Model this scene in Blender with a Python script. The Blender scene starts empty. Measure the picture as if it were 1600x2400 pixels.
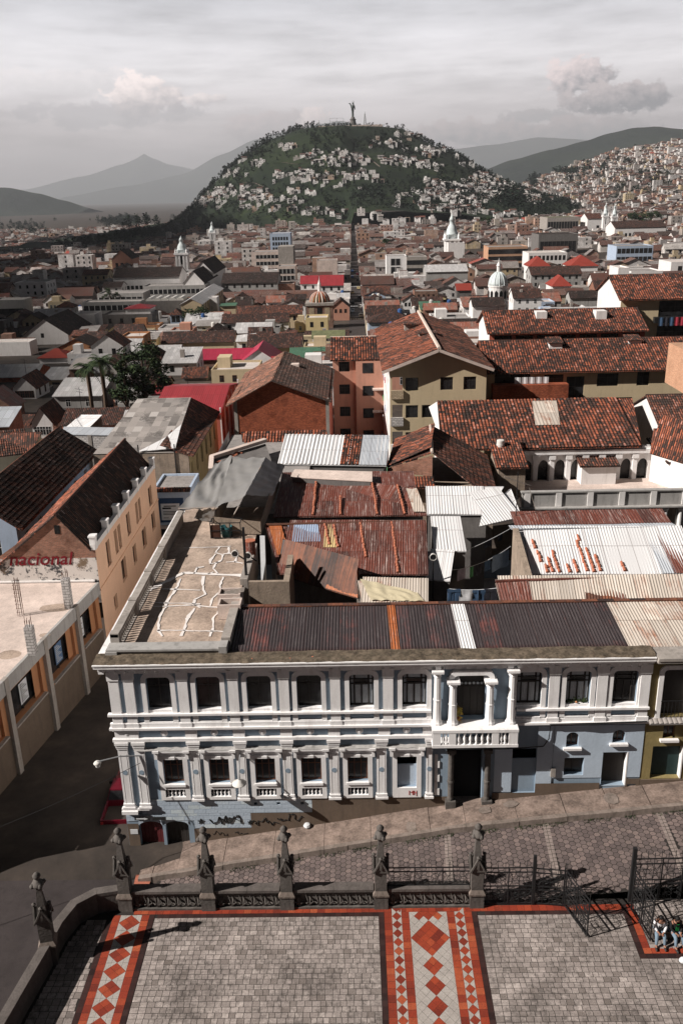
import bpy, bmesh, math, random
from mathutils import Vector, Matrix, noise as mnoise
rng = random.Random(7)
SC = bpy.context.scene
COL = SC.collection
rad = math.radians
# ---------------------------------------------------------------- camera (30 m above the church forecourt)
FPX, PIT, YAW, ROL, CH = 2056.0, rad(19.9), rad(1.1), rad(1.41), 30.0
FWD = Vector((-math.sin(YAW)*math.cos(PIT), math.cos(YAW)*math.cos(PIT), -math.sin(PIT)))
_r0 = Vector((math.cos(YAW), math.sin(YAW), 0)); _u0 = _r0.cross(FWD)
CR = _r0*math.cos(ROL) - _u0*math.sin(ROL)
CU = _r0*math.sin(ROL) + _u0*math.cos(ROL)
cam = bpy.data.cameras.new('camera'); camo = bpy.data.objects.new('camera', cam); COL.objects.link(camo)
camo.matrix_world = Matrix(((CR.x, CU.x, -FWD.x, 0), (CR.y, CU.y, -FWD.y, 0), (CR.z, CU.z, -FWD.z, CH), (0, 0, 0, 1)))
cam.sensor_fit = 'AUTO'; cam.sensor_width = 36.0; cam.lens = FPX/2400*36.0
cam.clip_start = 0.5; cam.clip_end = 60000
SC.camera = camo
# ---------------------------------------------------------------- colour management, light
SC.view_settings.view_transform = 'Standard'; SC.view_settings.look = 'None'
SC.view_settings.exposure = 0.55; SC.view_settings.gamma = 1.0; SC.view_settings.use_curve_mapping = False
SC.render.engine = 'CYCLES'
SC.cycles.use_denoising = True
try: SC.cycles.denoiser = 'OPENIMAGEDENOISE'
except Exception: pass
SC.cycles.max_bounces = 6; SC.cycles.diffuse_bounces = 4; SC.cycles.glossy_bounces = 2
SC.cycles.transmission_bounces = 3; SC.cycles.volume_bounces = 0; SC.cycles.caustics_reflective = False; SC.cycles.caustics_refractive = False
SUN_EL, SUN_AZ = rad(36), rad(18)       # the sun stands left of the view, a little behind the camera
SUN_DIR = Vector((math.cos(SUN_EL)*math.cos(SUN_AZ), math.cos(SUN_EL)*math.sin(SUN_AZ), -math.sin(SUN_EL)))
sl = bpy.data.lights.new('sun', 'SUN'); so = bpy.data.objects.new('sun', sl); COL.objects.link(so)
sl.energy = 5.0; sl.angle = rad(0.5); sl.color = (1.0, 0.93, 0.86)
so.rotation_euler = SUN_DIR.to_track_quat('-Z', 'Y').to_euler(); so.location = (-60, -20, 90)
def ray(px, py): return FWD + CR*((px-800)/FPX) - CU*((py-1200)/FPX)
def az(px, py, z):
 d = ray(px, py); return Vector((0, 0, CH)) + d*((z-CH)/d.z)
def ay(px, py, y):
 d = ray(px, py); return Vector((0, 0, CH)) + d*(y/d.y)
def ax(px, py, x):
 d = ray(px, py); return Vector((0, 0, CH)) + d*(x/d.x)
# ---------------------------------------------------------------- node helper
class NT:
 def __init__(self, tree):
  self.t = tree; self.N = tree.nodes; self.L = tree.links
 def n(self, typ, ins=None, **props):
  nd = self.N.new(typ)
  for k, v in props.items(): setattr(nd, k, v)
  for k, v in (ins or {}).items():
   s = nd.inputs[k]
   if isinstance(v, bpy.types.NodeSocket): self.L.new(v, s)
   else: s.default_value = v
  return nd
 def m(self, op, a, b=0.0, c=0.0, clamp=False):
  nd = self.n('ShaderNodeMath', {0: a, 1: b, 2: c}, operation=op, use_clamp=clamp); return nd.outputs[0]
 def mix(self, f, a, b, mode='MIX'):
  nd = self.N.new('ShaderNodeMix'); nd.data_type = 'RGBA'; nd.blend_type = mode
  for k, v in ((0, f), (6, a), (7, b)):
   s = nd.inputs[k]
   if isinstance(v, bpy.types.NodeSocket): self.L.new(v, s)
   else: s.default_value = (v if k == 0 else (tuple(v)+(1,))[:4])
  return nd.outputs[2]
 def ramp(self, f, stops, interp='LINEAR'):
  nd = self.n('ShaderNodeValToRGB', {0: f}); r = nd.color_ramp; r.interpolation = interp
  while len(r.elements) < len(stops): r.elements.new(0.5)
  for e, (p, c) in zip(r.elements, stops):
   e.position = p; e.color = (c, c, c, 1) if not hasattr(c, '__len__') else (tuple(c)+(1,))[:4]
  return nd.outputs[0]
 def noise(self, vec, scale, detail=4, rough=0.6, out=0):
  return self.n('ShaderNodeTexNoise', {'Vector': vec, 'Scale': scale, 'Detail': detail, 'Roughness': rough}).outputs[out]
 def mapping(self, vec, scale=(1, 1, 1), loc=(0, 0, 0)):
  return self.n('ShaderNodeMapping', {'Vector': vec, 'Scale': scale, 'Location': loc}).outputs[0]
MATS = {}
def newmat(name):
 m = bpy.data.materials.new(name); m.use_nodes = True
 nt = NT(m.node_tree); b = nt.N['Principled BSDF']; MATS[name] = m
 return m, nt, b
def finish(nt, b, col, rough=0.85, bump=None, bs=0.3, bd=0.02, spec=0.25, metal=0.0):
 if isinstance(col, bpy.types.NodeSocket): nt.L.new(col, b.inputs['Base Color'])
 else: b.inputs['Base Color'].default_value = (*col, 1)
 if isinstance(rough, bpy.types.NodeSocket): nt.L.new(rough, b.inputs['Roughness'])
 else: b.inputs['Roughness'].default_value = rough
 b.inputs['Specular IOR Level'].default_value = spec; b.inputs['Metallic'].default_value = metal
 if bump is not None:
  nd = nt.n('ShaderNodeBump', {'Height': bump, 'Strength': bs, 'Distance': bd}); nt.L.new(nd.outputs[0], b.inputs['Normal'])
def plain(name, col, var=0.25, scale=0.8, rough=0.85, dirt=0.0, dirtcol=(0.05, 0.045, 0.04), bump=0.15, spec=0.2, metal=0.0, fine=9.0):
 """painted or plastered surface: slow tone drift, fine speckle, streaky stains"""
 m, nt, b = newmat(name)
 co = nt.n('ShaderNodeTexCoord').outputs['Object']
 n1 = nt.noise(co, scale, 5, 0.65); n2 = nt.noise(co, fine, 3, 0.6)
 f = nt.m('ADD', nt.m('MULTIPLY', n1, 0.65), nt.m('MULTIPLY', n2, 0.35))
 lo = tuple(c*(1-var) for c in col); hi = tuple(min(0.9, c*(1+var*0.8)) for c in col)
 c = nt.ramp(f, [(0.3, lo), (0.7, hi)])
 if dirt:
  st = nt.noise(nt.mapping(co, (1.6, 1.6, 0.22)), 1.4, 5, 0.7)
  c = nt.mix(nt.m('MULTIPLY', nt.ramp(st, [(0.5, 0.0), (0.75, 1.0)]), dirt), c, dirtcol)
 finish(nt, b, c, rough, n2, bump, 0.02, spec, metal)
 return m
def uvcells(nt, pu, pv, stagger=0.0):
 uv = nt.n('ShaderNodeUVMap').outputs[0]
 s = nt.n('ShaderNodeSeparateXYZ', {0: uv})
 cv = nt.m('FLOOR', nt.m('DIVIDE', s.outputs[1], pv))
 u = s.outputs[0]
 if stagger: u = nt.m('ADD', u, nt.m('MULTIPLY', nt.m('MODULO', cv, 2.0), pu*stagger))
 cu = nt.m('FLOOR', nt.m('DIVIDE', u, pu))
 return uv, s, cu, cv
def rand2(nt, a, b, k=0.0):
 v = nt.n('ShaderNodeCombineXYZ', {0: a, 1: b, 2: k}).outputs[0]
 return nt.n('ShaderNodeTexWhiteNoise', {'Vector': v}, noise_dimensions='3D')
def tiles(name, warm=(0.34, 0.105, 0.058), mid=(0.17, 0.065, 0.044), dark=(0.035, 0.028, 0.026), lich=0.5, bump=False, pu=0.24, pv=0.42):
 m, nt, b = newmat(name)
 uv, s, cu, cv = uvcells(nt, pu, pv)
 r = rand2(nt, cu, cv).outputs[0]
 oc = nt.n('ShaderNodeTexCoord').outputs['Object']
 c = nt.ramp(r, [(0.0, tuple(x*1.4 for x in dark)), (0.18, mid), (0.55, warm), (0.85, tuple(x*1.25 for x in warm)), (1.0, tuple(min(.7, x*1.1+0.12) for x in warm))])
 big = nt.noise(oc, 0.35, 4, 0.7); sm = nt.noise(oc, 5.0, 4, 0.7)
 lf = nt.m('ADD', nt.m('MULTIPLY', big, 0.9), nt.m('ADD', nt.m('MULTIPLY', sm, 0.45), nt.m('MULTIPLY', rand2(nt, cu, cv, 3.3).outputs[0], 0.28)))
 c = nt.mix(nt.ramp(lf, [(0.98-lich*0.42, 0.0), (1.12-lich*0.36, 0.92)]), c, dark)
 c = nt.mix(nt.m('MULTIPLY', nt.ramp(nt.noise(oc, 11, 2, .5), [(.62, 0), (.72, 1)]), 0.35), c, (0.3, 0.27, 0.2))
 h = sm
 if not bump and pu < .5:      # lichen dirt and painted-in shade darken the pan tiles between the barrels
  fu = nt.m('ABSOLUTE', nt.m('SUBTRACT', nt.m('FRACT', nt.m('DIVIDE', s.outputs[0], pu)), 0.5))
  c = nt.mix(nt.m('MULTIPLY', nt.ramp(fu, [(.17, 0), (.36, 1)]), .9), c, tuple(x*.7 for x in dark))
 if bump:
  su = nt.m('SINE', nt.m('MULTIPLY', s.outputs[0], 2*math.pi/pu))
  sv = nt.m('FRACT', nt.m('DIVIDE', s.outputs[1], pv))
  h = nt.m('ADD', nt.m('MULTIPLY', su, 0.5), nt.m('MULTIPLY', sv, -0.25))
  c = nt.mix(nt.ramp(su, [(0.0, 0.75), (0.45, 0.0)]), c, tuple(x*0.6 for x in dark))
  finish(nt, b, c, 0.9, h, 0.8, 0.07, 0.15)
 else: finish(nt, b, c, 0.9, h, 0.4, 0.02, 0.15)
 return m
def sheet(name, base=(0.55, 0.55, 0.56), rust=0.3, rustcol=(0.14, 0.045, 0.028), pale=(0.75, 0.73, 0.72), panel=0.85, row=2.4, bump=0.0, varn=0.3, rough=0.55, pitch=0.14, paleamt=.3):
 """corrugated sheets: every sheet its own tone, rust running down the flutes"""
 m, nt, b = newmat(name)
 uv, s, cu, cv = uvcells(nt, panel, row)
 r = rand2(nt, cu, cv)
 lo = tuple(x*(1-varn) for x in base); hi = tuple(min(.85, x*(1+varn)) for x in base)
 c = nt.ramp(r.outputs[0], [(0.0, lo), (0.7, base), (1.0, hi)])
 st = nt.noise(nt.mapping(uv, (7.5, 0.3, 1)), 1.0, 7, 0.8)
 bl = nt.noise(uv, 0.7, 5, 0.7)
 rsel = rand2(nt, cu, cv, 7.7).outputs[0]
 f = nt.m('ADD', nt.m('ADD', nt.m('MULTIPLY', st, 0.6), nt.m('MULTIPLY', bl, 0.5)), nt.m('MULTIPLY', rsel, 0.28))
 rc = nt.mix(nt.noise(uv, 3.0, 4, .7), rustcol, tuple(min(.6, x*2.6) for x in rustcol))
 c = nt.mix(nt.ramp(f, [(0.98-rust*0.62, 0.0), (1.1-rust*0.5, 0.95)]), c, rc)
 c = nt.mix(nt.m('MULTIPLY', nt.ramp(nt.noise(nt.mapping(uv, (11, 0.45, 1), (3, 7, 0)), 1.0, 6, .85), [(.53, 0), (.62, 1)]), paleamt), c, pale)
 # lap joints
 ed = nt.m('ABSOLUTE', nt.m('SUBTRACT', nt.m('FRACT', nt.m('DIVIDE', s.outputs[0], panel)), 0.5))
 ev = nt.m('ABSOLUTE', nt.m('SUBTRACT', nt.m('FRACT', nt.m('DIVIDE', s.outputs[1], row)), 0.5))
 c = nt.mix(nt.m('MULTIPLY', nt.m('MAXIMUM', nt.ramp(ed, [(.47, 0), (.49, 1)]), nt.ramp(ev, [(.485, 0), (.495, 1)])), .55), c, tuple(x*.35 for x in rustcol))
 h = st
 if bump:
  h = nt.m('SINE', nt.m('MULTIPLY', s.outputs[0], 2*math.pi/pitch))
  finish(nt, b, c, rough, h, bump, 0.03, 0.3)
 else: finish(nt, b, c, rough, st, 0.1, 0.01, 0.3)
 return m
def bricks(name, c1, c2, mortar=(0.32, 0.3, 0.28), bw=0.24, bh=0.08, ms=0.012, dirt=0.5, bump=0.5):
 m, nt, b = newmat(name)
 uv = nt.n('ShaderNodeUVMap').outputs[0]
 br = nt.n('ShaderNodeTexBrick', {'Vector': uv, 'Color1': (0, 0, 0, 1), 'Color2': (1, 1, 1, 1), 'Mortar': (0.5, 0.5, 0.5, 1), 'Scale': 1.0,
              'Mortar Size': ms, 'Mortar Smooth': 0.2, 'Bias': 0.0, 'Brick Width': bw, 'Row Height': bh}, offset=0.5)
 n = nt.noise(uv, 0.6, 5, .7); nf = nt.noise(uv, 9, 3, .6)
 f = nt.m('ADD', nt.m('MULTIPLY', br.outputs[0], 0.6), nt.m('MULTIPLY', nf, 0.4))
 c = nt.ramp(f, [(0.15, c1), (0.6, c2), (0.9, tuple(min(.7, x*1.35) for x in c2))])
 c = nt.mix(br.outputs[1], c, mortar)
 c = nt.mix(nt.m('MULTIPLY', nt.ramp(n, [(.48, 0), (.7, 1)]), dirt), c, tuple(x*0.3 for x in c1))
 finish(nt, b, c, 0.9, nt.m('SUBTRACT', nf, br.outputs[1]), bump, 0.02, 0.15)
 return m
def idmat(name, stops, rough=0.85, blot=0.5, blotcol=(0.06, 0.055, 0.05), bscale=0.6, spec=0.2, bump=0.2):
 """loose units (setts, pavers, tiles): UV carries a random number for each unit"""
 m, nt, b = newmat(name)
 uv = nt.n('ShaderNodeUVMap').outputs[0]
 r = nt.n('ShaderNodeTexWhiteNoise', {'Vector': uv}, noise_dimensions='2D').outputs[0]
 oc = nt.n('ShaderNodeTexCoord').outputs['Object']
 c = nt.ramp(r, stops)
 n = nt.noise(oc, bscale, 5, .7); nf = nt.noise(oc, 14, 4, .7); nm = nt.noise(oc, 4.0, 4, .7)
 f = nt.m('ADD', nt.m('MULTIPLY', n, .55), nt.m('ADD', nt.m('MULTIPLY', nm, .3), nt.m('MULTIPLY', r, .2)))
 c = nt.mix(nt.m('MULTIPLY', nt.ramp(f, [(.48, 0), (.66, 1)]), blot), c, blotcol)
 c = nt.mix(nt.m('MULTIPLY', nt.ramp(nf, [(.35, 1), (.55, 0)]), .3), c, tuple(x*.6 for x in blotcol))
 finish(nt, b, c, rough, nf, bump, 0.01, spec)
 return m
# ---------------------------------------------------------------- sky
def build_world():
 w = bpy.data.worlds.new('World'); SC.world = w; w.use_nodes = True
 nt = NT(w.node_tree); bg = nt.N['Background']
 sky = nt.n('ShaderNodeTexSky', sky_type='NISHITA', sun_disc=False, sun_elevation=SUN_EL, air_density=1.4, dust_density=3.0, ozone_density=1.0)
 # sky_rotation: the sun's compass direction seen from above
 sky.sun_rotation = math.atan2(-SUN_DIR.x, -SUN_DIR.y)
 d = nt.n('ShaderNodeTexCoord').outputs['Generated']
 s = nt.n('ShaderNodeSeparateXYZ', {0: d}); X, Y, Z = s.outputs
 azm = nt.m('ARCTAN2', X, Y)
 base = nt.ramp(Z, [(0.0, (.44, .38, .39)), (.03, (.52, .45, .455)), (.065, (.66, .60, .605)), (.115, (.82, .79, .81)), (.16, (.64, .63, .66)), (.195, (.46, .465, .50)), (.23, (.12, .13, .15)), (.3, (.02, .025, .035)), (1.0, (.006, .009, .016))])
 # the bank of bright cloud stands ahead; the sky behind is dimmed to deepen the shadows
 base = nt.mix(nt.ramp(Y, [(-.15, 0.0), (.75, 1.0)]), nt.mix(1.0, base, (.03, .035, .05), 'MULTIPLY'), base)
 p = nt.n('ShaderNodeCombineXYZ', {0: nt.m('MULTIPLY', azm, 2.4), 1: nt.m('MULTIPLY', Z, 15.0), 2: 0.0}).outputs[0]
 n1 = nt.noise(p, 1.3, 6, .6); n2 = nt.noise(nt.mapping(p, (1, 1, 1), (5.2, 1.7, 0)), 3.2, 6, .62)
 f = nt.m('ADD', nt.m('MULTIPLY', n1, .6), nt.m('MULTIPLY', n2, .4))
 veil = nt.ramp(f, [(.36, .68), (.5, .98), (.62, 1.16)])
 c = nt.mix(1.0, base, veil, 'MULTIPLY')
 pn = nt.n('ShaderNodeCombineXYZ', {0: azm, 1: nt.m('MULTIPLY', Z, 1.35), 2: 0.0}).outputs[0]
 q1 = nt.noise(pn, 38, 8, .6); q2 = nt.noise(nt.mapping(pn, (1, 1, 1), (3.1, 4.4, 0)), 95, 7, .6)
 def puff(c, px, py, wpx, hpx, lit, shade, amt=0.9, dens=1.15):
  v = ray(px, py).normalized(); a0 = math.atan2(v.x, v.y); z0 = v.z
  ex = nt.m('DIVIDE', nt.m('SUBTRACT', azm, a0), wpx/2150.0); ez = nt.m('DIVIDE', nt.m('SUBTRACT', Z, z0), hpx/2250.0)
  dist = nt.m('SQRT', nt.m('ADD', nt.m('MULTIPLY', ex, ex), nt.m('MULTIPLY', ez, ez)))
  field = nt.m('SUBTRACT', nt.m('ADD', nt.m('MULTIPLY', q1, dens), nt.m('MULTIPLY', q2, .55)), nt.m('MULTIPLY', dist, .52))
  mk = nt.m('MULTIPLY', nt.ramp(field, [(.33, 0), (.45, 1)]), amt)
  body = nt.ramp(nt.m('ADD', nt.m('MULTIPLY', nt.m('SUBTRACT', ez, nt.m('MULTIPLY', ex, .55)), .3), nt.m('MULTIPLY', q2, 1.0)), [(.28, shade), (.75, lit)])
  return nt.mix(mk, c, body)
 W1, G1 = (1.0, .88, .85), (.52, .48, .49)
 W2, G2 = (.62, .54, .54), (.22, .22, .24)
 c = puff(c, 150, 190, 260, 26, (.85, .8, .81), (.7, .67, .68), .7)
 c = puff(c, 335, 228, 95, 48, (1.05, .92, .89), G1, 1.0)
 c = puff(c, 480, 232, 50, 16, W1, G1, .7)
 c = puff(c, 260, 268, 200, 30, (.4, .38, .4), (.36, .35, .37), .5)
 c = puff(c, 1355, 178, 75, 52, (.86, .73, .72), (.28, .275, .295), 1.0)
 c = puff(c, 1440, 228, 130, 34, (.56, .49, .49), (.2, .2, .22), 1.0)
 c = puff(c, 1240, 275, 90, 20, (.40, .37, .38), (.3, .3, .315), .7)
 c = puff(c, 640, 296, 120, 42, (.6, .52, .52), (.38, .355, .37), .8)
 c = puff(c, 735, 285, 36, 40, (.9, .78, .76), (.6, .54, .54), .9)
 c = puff(c, 1120, 312, 260, 34, (.58, .5, .5), (.27, .27, .29), .9)
 c = puff(c, 1340, 310, 200, 34, (.5, .43, .43), (.25, .255, .275), .85)
 add = nt.mix(1.0, c, nt.mix(1.0, sky.outputs[0], (0.0018, 0.0018, 0.0018), 'MULTIPLY'), 'ADD')
 # Nishita gives the light of the upper sky, the cloud deck covers it near the horizon
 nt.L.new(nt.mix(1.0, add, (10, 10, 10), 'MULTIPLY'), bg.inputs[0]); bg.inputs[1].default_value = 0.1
build_world()
# ---------------------------------------------------------------- mesh builder
class MB:
 def __init__(self): self.v = []; self.f = []; self.uv = []; self.mi = []; self.smooth = False
 def face(self, pts, mi=0, uv=None):
  b = len(self.v); self.v.extend(tuple(p) for p in pts); n = len(pts)
  self.f.append(tuple(range(b, b+n))); self.mi.append(mi)
  if uv is None:
   a = Vector(pts[0]); e = (Vector(pts[1])-a)
   if e.length < 1e-6: e = Vector(pts[2])-a
   e = e.normalized()
   nrm = Vector((0, 0, 0))
   for i in range(n):
    p, q = Vector(pts[i]), Vector(pts[(i+1) % n]); nrm += p.cross(q)
   nrm = nrm.normalized() if nrm.length > 1e-9 else Vector((0, 0, 1))
   if abs(nrm.z) < 0.95:              # upright-ish: v runs up
    e = Vector((0, 0, 1)).cross(nrm).normalized()
   w = nrm.cross(e)
   uv = [(Vector(p).dot(e), Vector(p).dot(w)) for p in pts]
  self.uv.append(uv)
 def box(self, x0, x1, y0, y1, z0, z1, mi=0, skip=''):
  P = lambda x, y, z: (x, y, z)
  if 'f' not in skip: self.face([P(x0, y0, z0), P(x1, y0, z0), P(x1, y0, z1), P(x0, y0, z1)], mi)
  if 'b' not in skip: self.face([P(x1, y1, z0), P(x0, y1, z0), P(x0, y1, z1), P(x1, y1, z1)], mi)
  if 'l' not in skip: self.face([P(x0, y1, z0), P(x0, y0, z0), P(x0, y0, z1), P(x0, y1, z1)], mi)
  if 'r' not in skip: self.face([P(x1, y0, z0), P(x1, y1, z0), P(x1, y1, z1), P(x1, y0, z1)], mi)
  if 't' not in skip: self.face([P(x0, y0, z1), P(x1, y0, z1), P(x1, y1, z1), P(x0, y1, z1)], mi)
  if 'u' not in skip: self.face([P(x0, y1, z0), P(x1, y1, z0), P(x1, y0, z0), P(x0, y0, z0)], mi)
 def prism(self, poly, z0, z1, mi=0, top=True, mt=None):
  n = len(poly)
  for i in range(n):
   a, b = poly[i], poly[(i+1) % n]
   self.face([(a[0], a[1], z0), (b[0], b[1], z0), (b[0], b[1], z1), (a[0], a[1], z1)], mi)
  if top: self.face([(p[0], p[1], z1) for p in poly], mi if mt is None else mt)
 def slab(self, pts, t, mi=0, mt=None, axis=(0, 0, -1)):
  """a sheet through pts with thickness t along axis"""
  A = Vector(axis)*t; q = [tuple(Vector(p)+A) for p in pts]; n = len(pts)
  self.face(pts, mi if mt is None else mt); self.face(list(reversed(q)), mi)
  for i in range(n):
   j = (i+1) % n; self.face([pts[i], q[i], q[j], pts[j]], mi)
 def bar(self, p, q, w, h=None, mi=0):
  """square bar from p to q"""
  p, q = Vector(p), Vector(q); d = (q-p)
  if d.length < 1e-6: return
  d.normalize(); h = h or w
  s = d.cross(Vector((0, 0, 1)))
  s = s.normalized() if s.length > 1e-3 else Vector((1, 0, 0))
  t = s.cross(d).normalized()
  c = [s*(w/2)+t*(h/2), s*(-w/2)+t*(h/2), s*(-w/2)-t*(h/2), s*(w/2)-t*(h/2)]
  for i in range(4):
   j = (i+1) % 4; self.face([p+c[i], p+c[j], q+c[j], q+c[i]], mi)
  self.face([p+x for x in reversed(c)], mi); self.face([q+x for x in c], mi)
 def tube(self, pts, r, n=8, mi=0, caps=True):
  pts = [Vector(p) for p in pts]; rs = r if hasattr(r, '__len__') else [r]*len(pts)
  base = len(self.v); prev = None
  for i, p in enumerate(pts):
   d = (pts[min(i+1, len(pts)-1)]-pts[max(i-1, 0)]).normalized()
   s = d.cross(Vector((0, 0, 1))) if prev is None else prev - d*prev.dot(d)
   if s.length < 1e-3: s = d.cross(Vector((1, 0, 0)))
   s.normalize(); t = d.cross(s); prev = s
   for k in range(n):
    a = 2*math.pi*k/n; self.v.append(tuple(p+(s*math.cos(a)+t*math.sin(a))*rs[i]))
  for i in range(len(pts)-1):
   for k in range(n):
    a, b = base+i*n+k, base+i*n+(k+1) % n
    self.f.append((a, a+n, b+n, b)); self.mi.append(mi); self.uv.append([(k*.1, i*.3), (k*.1, i*.3+.3), (k*.1+.1, i*.3+.3), (k*.1+.1, i*.3)])
  if caps:
   self.f.append(tuple(base+k for k in range(n))); self.mi.append(mi); self.uv.append([(0, 0)]*n)
   e = base+(len(pts)-1)*n; self.f.append(tuple(e+n-1-k for k in range(n))); self.mi.append(mi); self.uv.append([(0, 0)]*n)
 def lathe(self, prof, c, n=16, mi=0, axis='z', sy=1.0):
  base = len(self.v)
  for r, z in prof:
   for k in range(n):
    a = 2*math.pi*k/n; x, y = r*math.cos(a), r*math.sin(a)*sy
    if axis == 'z': self.v.append((c[0]+x, c[1]+y, c[2]+z))
    elif axis == 'y': self.v.append((c[0]+x, c[1]+z, c[2]+y))
    else: self.v.append((c[0]+z, c[1]+x, c[2]+y))
  for i in range(len(prof)-1):
   for k in range(n):
    a, b = base+i*n+k, base+i*n+(k+1) % n
    q = (a, b, b+n, a+n) if axis != 'y' else (a, a+n, b+n, b)
    self.f.append(q); self.mi.append(mi)
    u0, u1 = k/n*6.28*max(prof[i][0], .01), (k+1)/n*6.28*max(prof[i][0], .01); v0, v1 = prof[i][1], prof[i+1][1]
    self.uv.append([(u0, v0), (u1, v0), (u1, v1), (u0, v1)])
  self.f.append(tuple(base+n-1-k for k in range(n))); self.mi.append(mi); self.uv.append([(0, 0)]*n)
  e = base+(len(prof)-1)*n; self.f.append(tuple(e+k for k in range(n))); self.mi.append(mi); self.uv.append([(0, 0)]*n)
 def grid(self, fn, nu, nv, uvfn, mi=0):
  base = len(self.v); uvs = []
  for j in range(nv+1):
   for i in range(nu+1):
    self.v.append(tuple(fn(i, j))); uvs.append(uvfn(i, j))
  for j in range(nv):
   for i in range(nu):
    a = j*(nu+1)+i; q = (a, a+1, a+nu+2, a+nu+1)
    self.f.append(tuple(base+k for k in q)); self.mi.append(mi); self.uv.append([uvs[k] for k in q])
 def roof(self, a, b, c, d, style='flat', mi=0, t=0.12, pu=0.24, pv=0.42, amp=0.05, sag=0.06, mu=None):
  """roof slope: a,b eave left to right (seen from outside), c,d ridge right to left"""
  a, b, c, d = map(Vector, (a, b, c, d)); U = (b-a); W = U.length; u = U.normalized()
  nrm = (b-a).cross(d-a) if (d-a).length > 1e-6 else (b-a).cross(c-a)
  nrm = nrm.normalized(); nrm = nrm if nrm.z > 0 else -nrm
  w = nrm.cross(u); hd, hc = (d-a).dot(w), (c-a).dot(w); H = max(hd, hc); ud, uc = (d-a).dot(u), (c-a).dot(u)
  mu = mi if mu is None else mu
  low = [tuple(p-Vector((0, 0, t))) for p in (a, b, c, d)]
  self.face(list(reversed(low)), mu)
  for p, q, r, s in ((a, b, low[1], low[0]), (b, c, low[2], low[1]), (c, d, low[3], low[2]), (d, a, low[0], low[3])): self.face([s, r, q, p], mu)
  if style == 'flat':
   self.face([a, b, c, d], mi, [(0, 0), (W, 0), (uc, hc), (ud, hd)]); return
  npu = 4; nu = max(2, int(round(W/pu))*npu)
  if nu > 1400: nu = 1400
  steps = max(1, int(round(H/pv)))
  rows = []
  if style == 'tile':
   for k in range(steps): rows += [(k*H/steps, 1.0), ((k+1)*H/steps-0.004, 0.0)]
  else: rows = [(H*k/max(1, int(H/1.2)), 0.0) for k in range(max(1, int(H/1.2))+1)]
  seed = rng.random()*100
  rect = abs(ud) < .3 and abs(uc-W) < .3
  def lim(x):
   v = H
   if ud > 0.3 and x < ud: v = min(v, hd*x/ud)
   if uc < W-0.3 and x > uc: v = min(v, hc*(W-x)/(W-uc))
   return max(v, 0.0)
  cph = 2*math.pi/npu
  def fn(i, j):
   x = W*i/nu; y, step = rows[j]
   ym = lim(x) if not rect else H
   y = min(y, ym)
   xx = x + ((ud*(1-x/W) + (uc-W)*(x/W))*(y/H) if rect else 0)
   col = i//npu
   if style == 'tile':
    k = (i % npu)
    dz = amp*(0.0, 0.8, 1.0, 0.8)[k] + 0.035*step + (0.012*(mnoise.noise(Vector((col*1.7, int(y/pv)*1.3, seed)))) if k else 0)
   else:
    dz = amp*(0.5+0.5*math.sin(i*cph)) + 0.008*mnoise.noise(Vector((col*.3, y, seed)))
   dz += sag*mnoise.noise(Vector((x*.35, y*.35, seed)))
   return a+u*xx+w*y+nrm*max(dz, 0.004)
  ku, kv = ((.24*nu/npu/W), .42*steps/H) if style == 'tile' else (1, 1)
  self.grid(fn, nu, len(rows)-1, lambda i, j: (W*i/nu*ku, rows[j][0]*kv), mi)
 def wall(self, p, u, w, h, holes=(), depth=0.15, mi=0, mr=None, gable=None):
  """upright wall from p along unit u; holes (u0,u1,v0,v1[,depth]); gable = (apex_u, apex_h) adds a triangle on top"""
  p, u = Vector(p), Vector(u); up = Vector((0, 0, 1)); inn = up.cross(u)   # points inside
  mr = mi if mr is None else mr
  P = lambda a, b, k=0.0: tuple(p+u*a+up*b+inn*k)
  us = sorted({0.0, w, *[min(max(x, 0), w) for hh in holes for x in hh[:2]]}); vs = sorted({0.0, h, *[min(max(x, 0), h) for hh in holes for x in hh[2:4]]})
  for i in range(len(us)-1):
   for j in range(len(vs)-1):
    cu, cv = (us[i]+us[i+1])/2, (vs[j]+vs[j+1])/2
    if any(x[0] < cu < x[1] and x[2] < cv < x[3] for x in holes): continue
    q = ((us[i], vs[j]), (us[i+1], vs[j]), (us[i+1], vs[j+1]), (us[i], vs[j+1]))
    self.face([P(*a) for a in q], mi, [(a[0]+p.x*.37, a[1]) for a in q])
  for x in holes:
   d = x[4] if len(x) > 4 else depth
   a, b, c, e = x[:4]
   for q in (((a, c), (b, c)), ((b, c), (b, e)), ((b, e), (a, e)), ((a, e), (a, c))):
    self.face([P(*q[0]), P(*q[0], d), P(*q[1], d), P(*q[1])][::-1], mr)
  if gable:
   self.face([P(0, h), P(w, h), P(gable[0], h+gable[1])], mi, [(p.x*.37, h), (w+p.x*.37, h), (gable[0]+p.x*.37, h+gable[1])])
 def build(self, name, mats, parent=None, smooth=False, local=False, loc=None):
  me = bpy.data.meshes.new(name)
  off = Vector((0, 0, 0)); pp = parent
  while pp is not None and not local: off += pp.location; pp = pp.parent
  if loc is not None: off = Vector(loc)
  me.from_pydata([tuple(Vector(v)-off) for v in self.v], [], self.f)
  for m in (mats if isinstance(mats, (list, tuple)) else [mats]): me.materials.append(MATS[m] if isinstance(m, str) else m)
  ul = me.uv_layers.new(name='UVMap')
  flat = []
  for q in self.uv:
   for c in q: flat += (c[0], c[1])
  ul.data.foreach_set('uv', flat)
  me.polygons.foreach_set('material_index', self.mi)
  if smooth or self.smooth: me.polygons.foreach_set('use_smooth', [True]*len(self.f))
  me.update()
  o = bpy.data.objects.new(name, me); COL.objects.link(o)
  if parent is not None: o.parent = parent
  if loc is not None: o.location = loc
  return o
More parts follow.
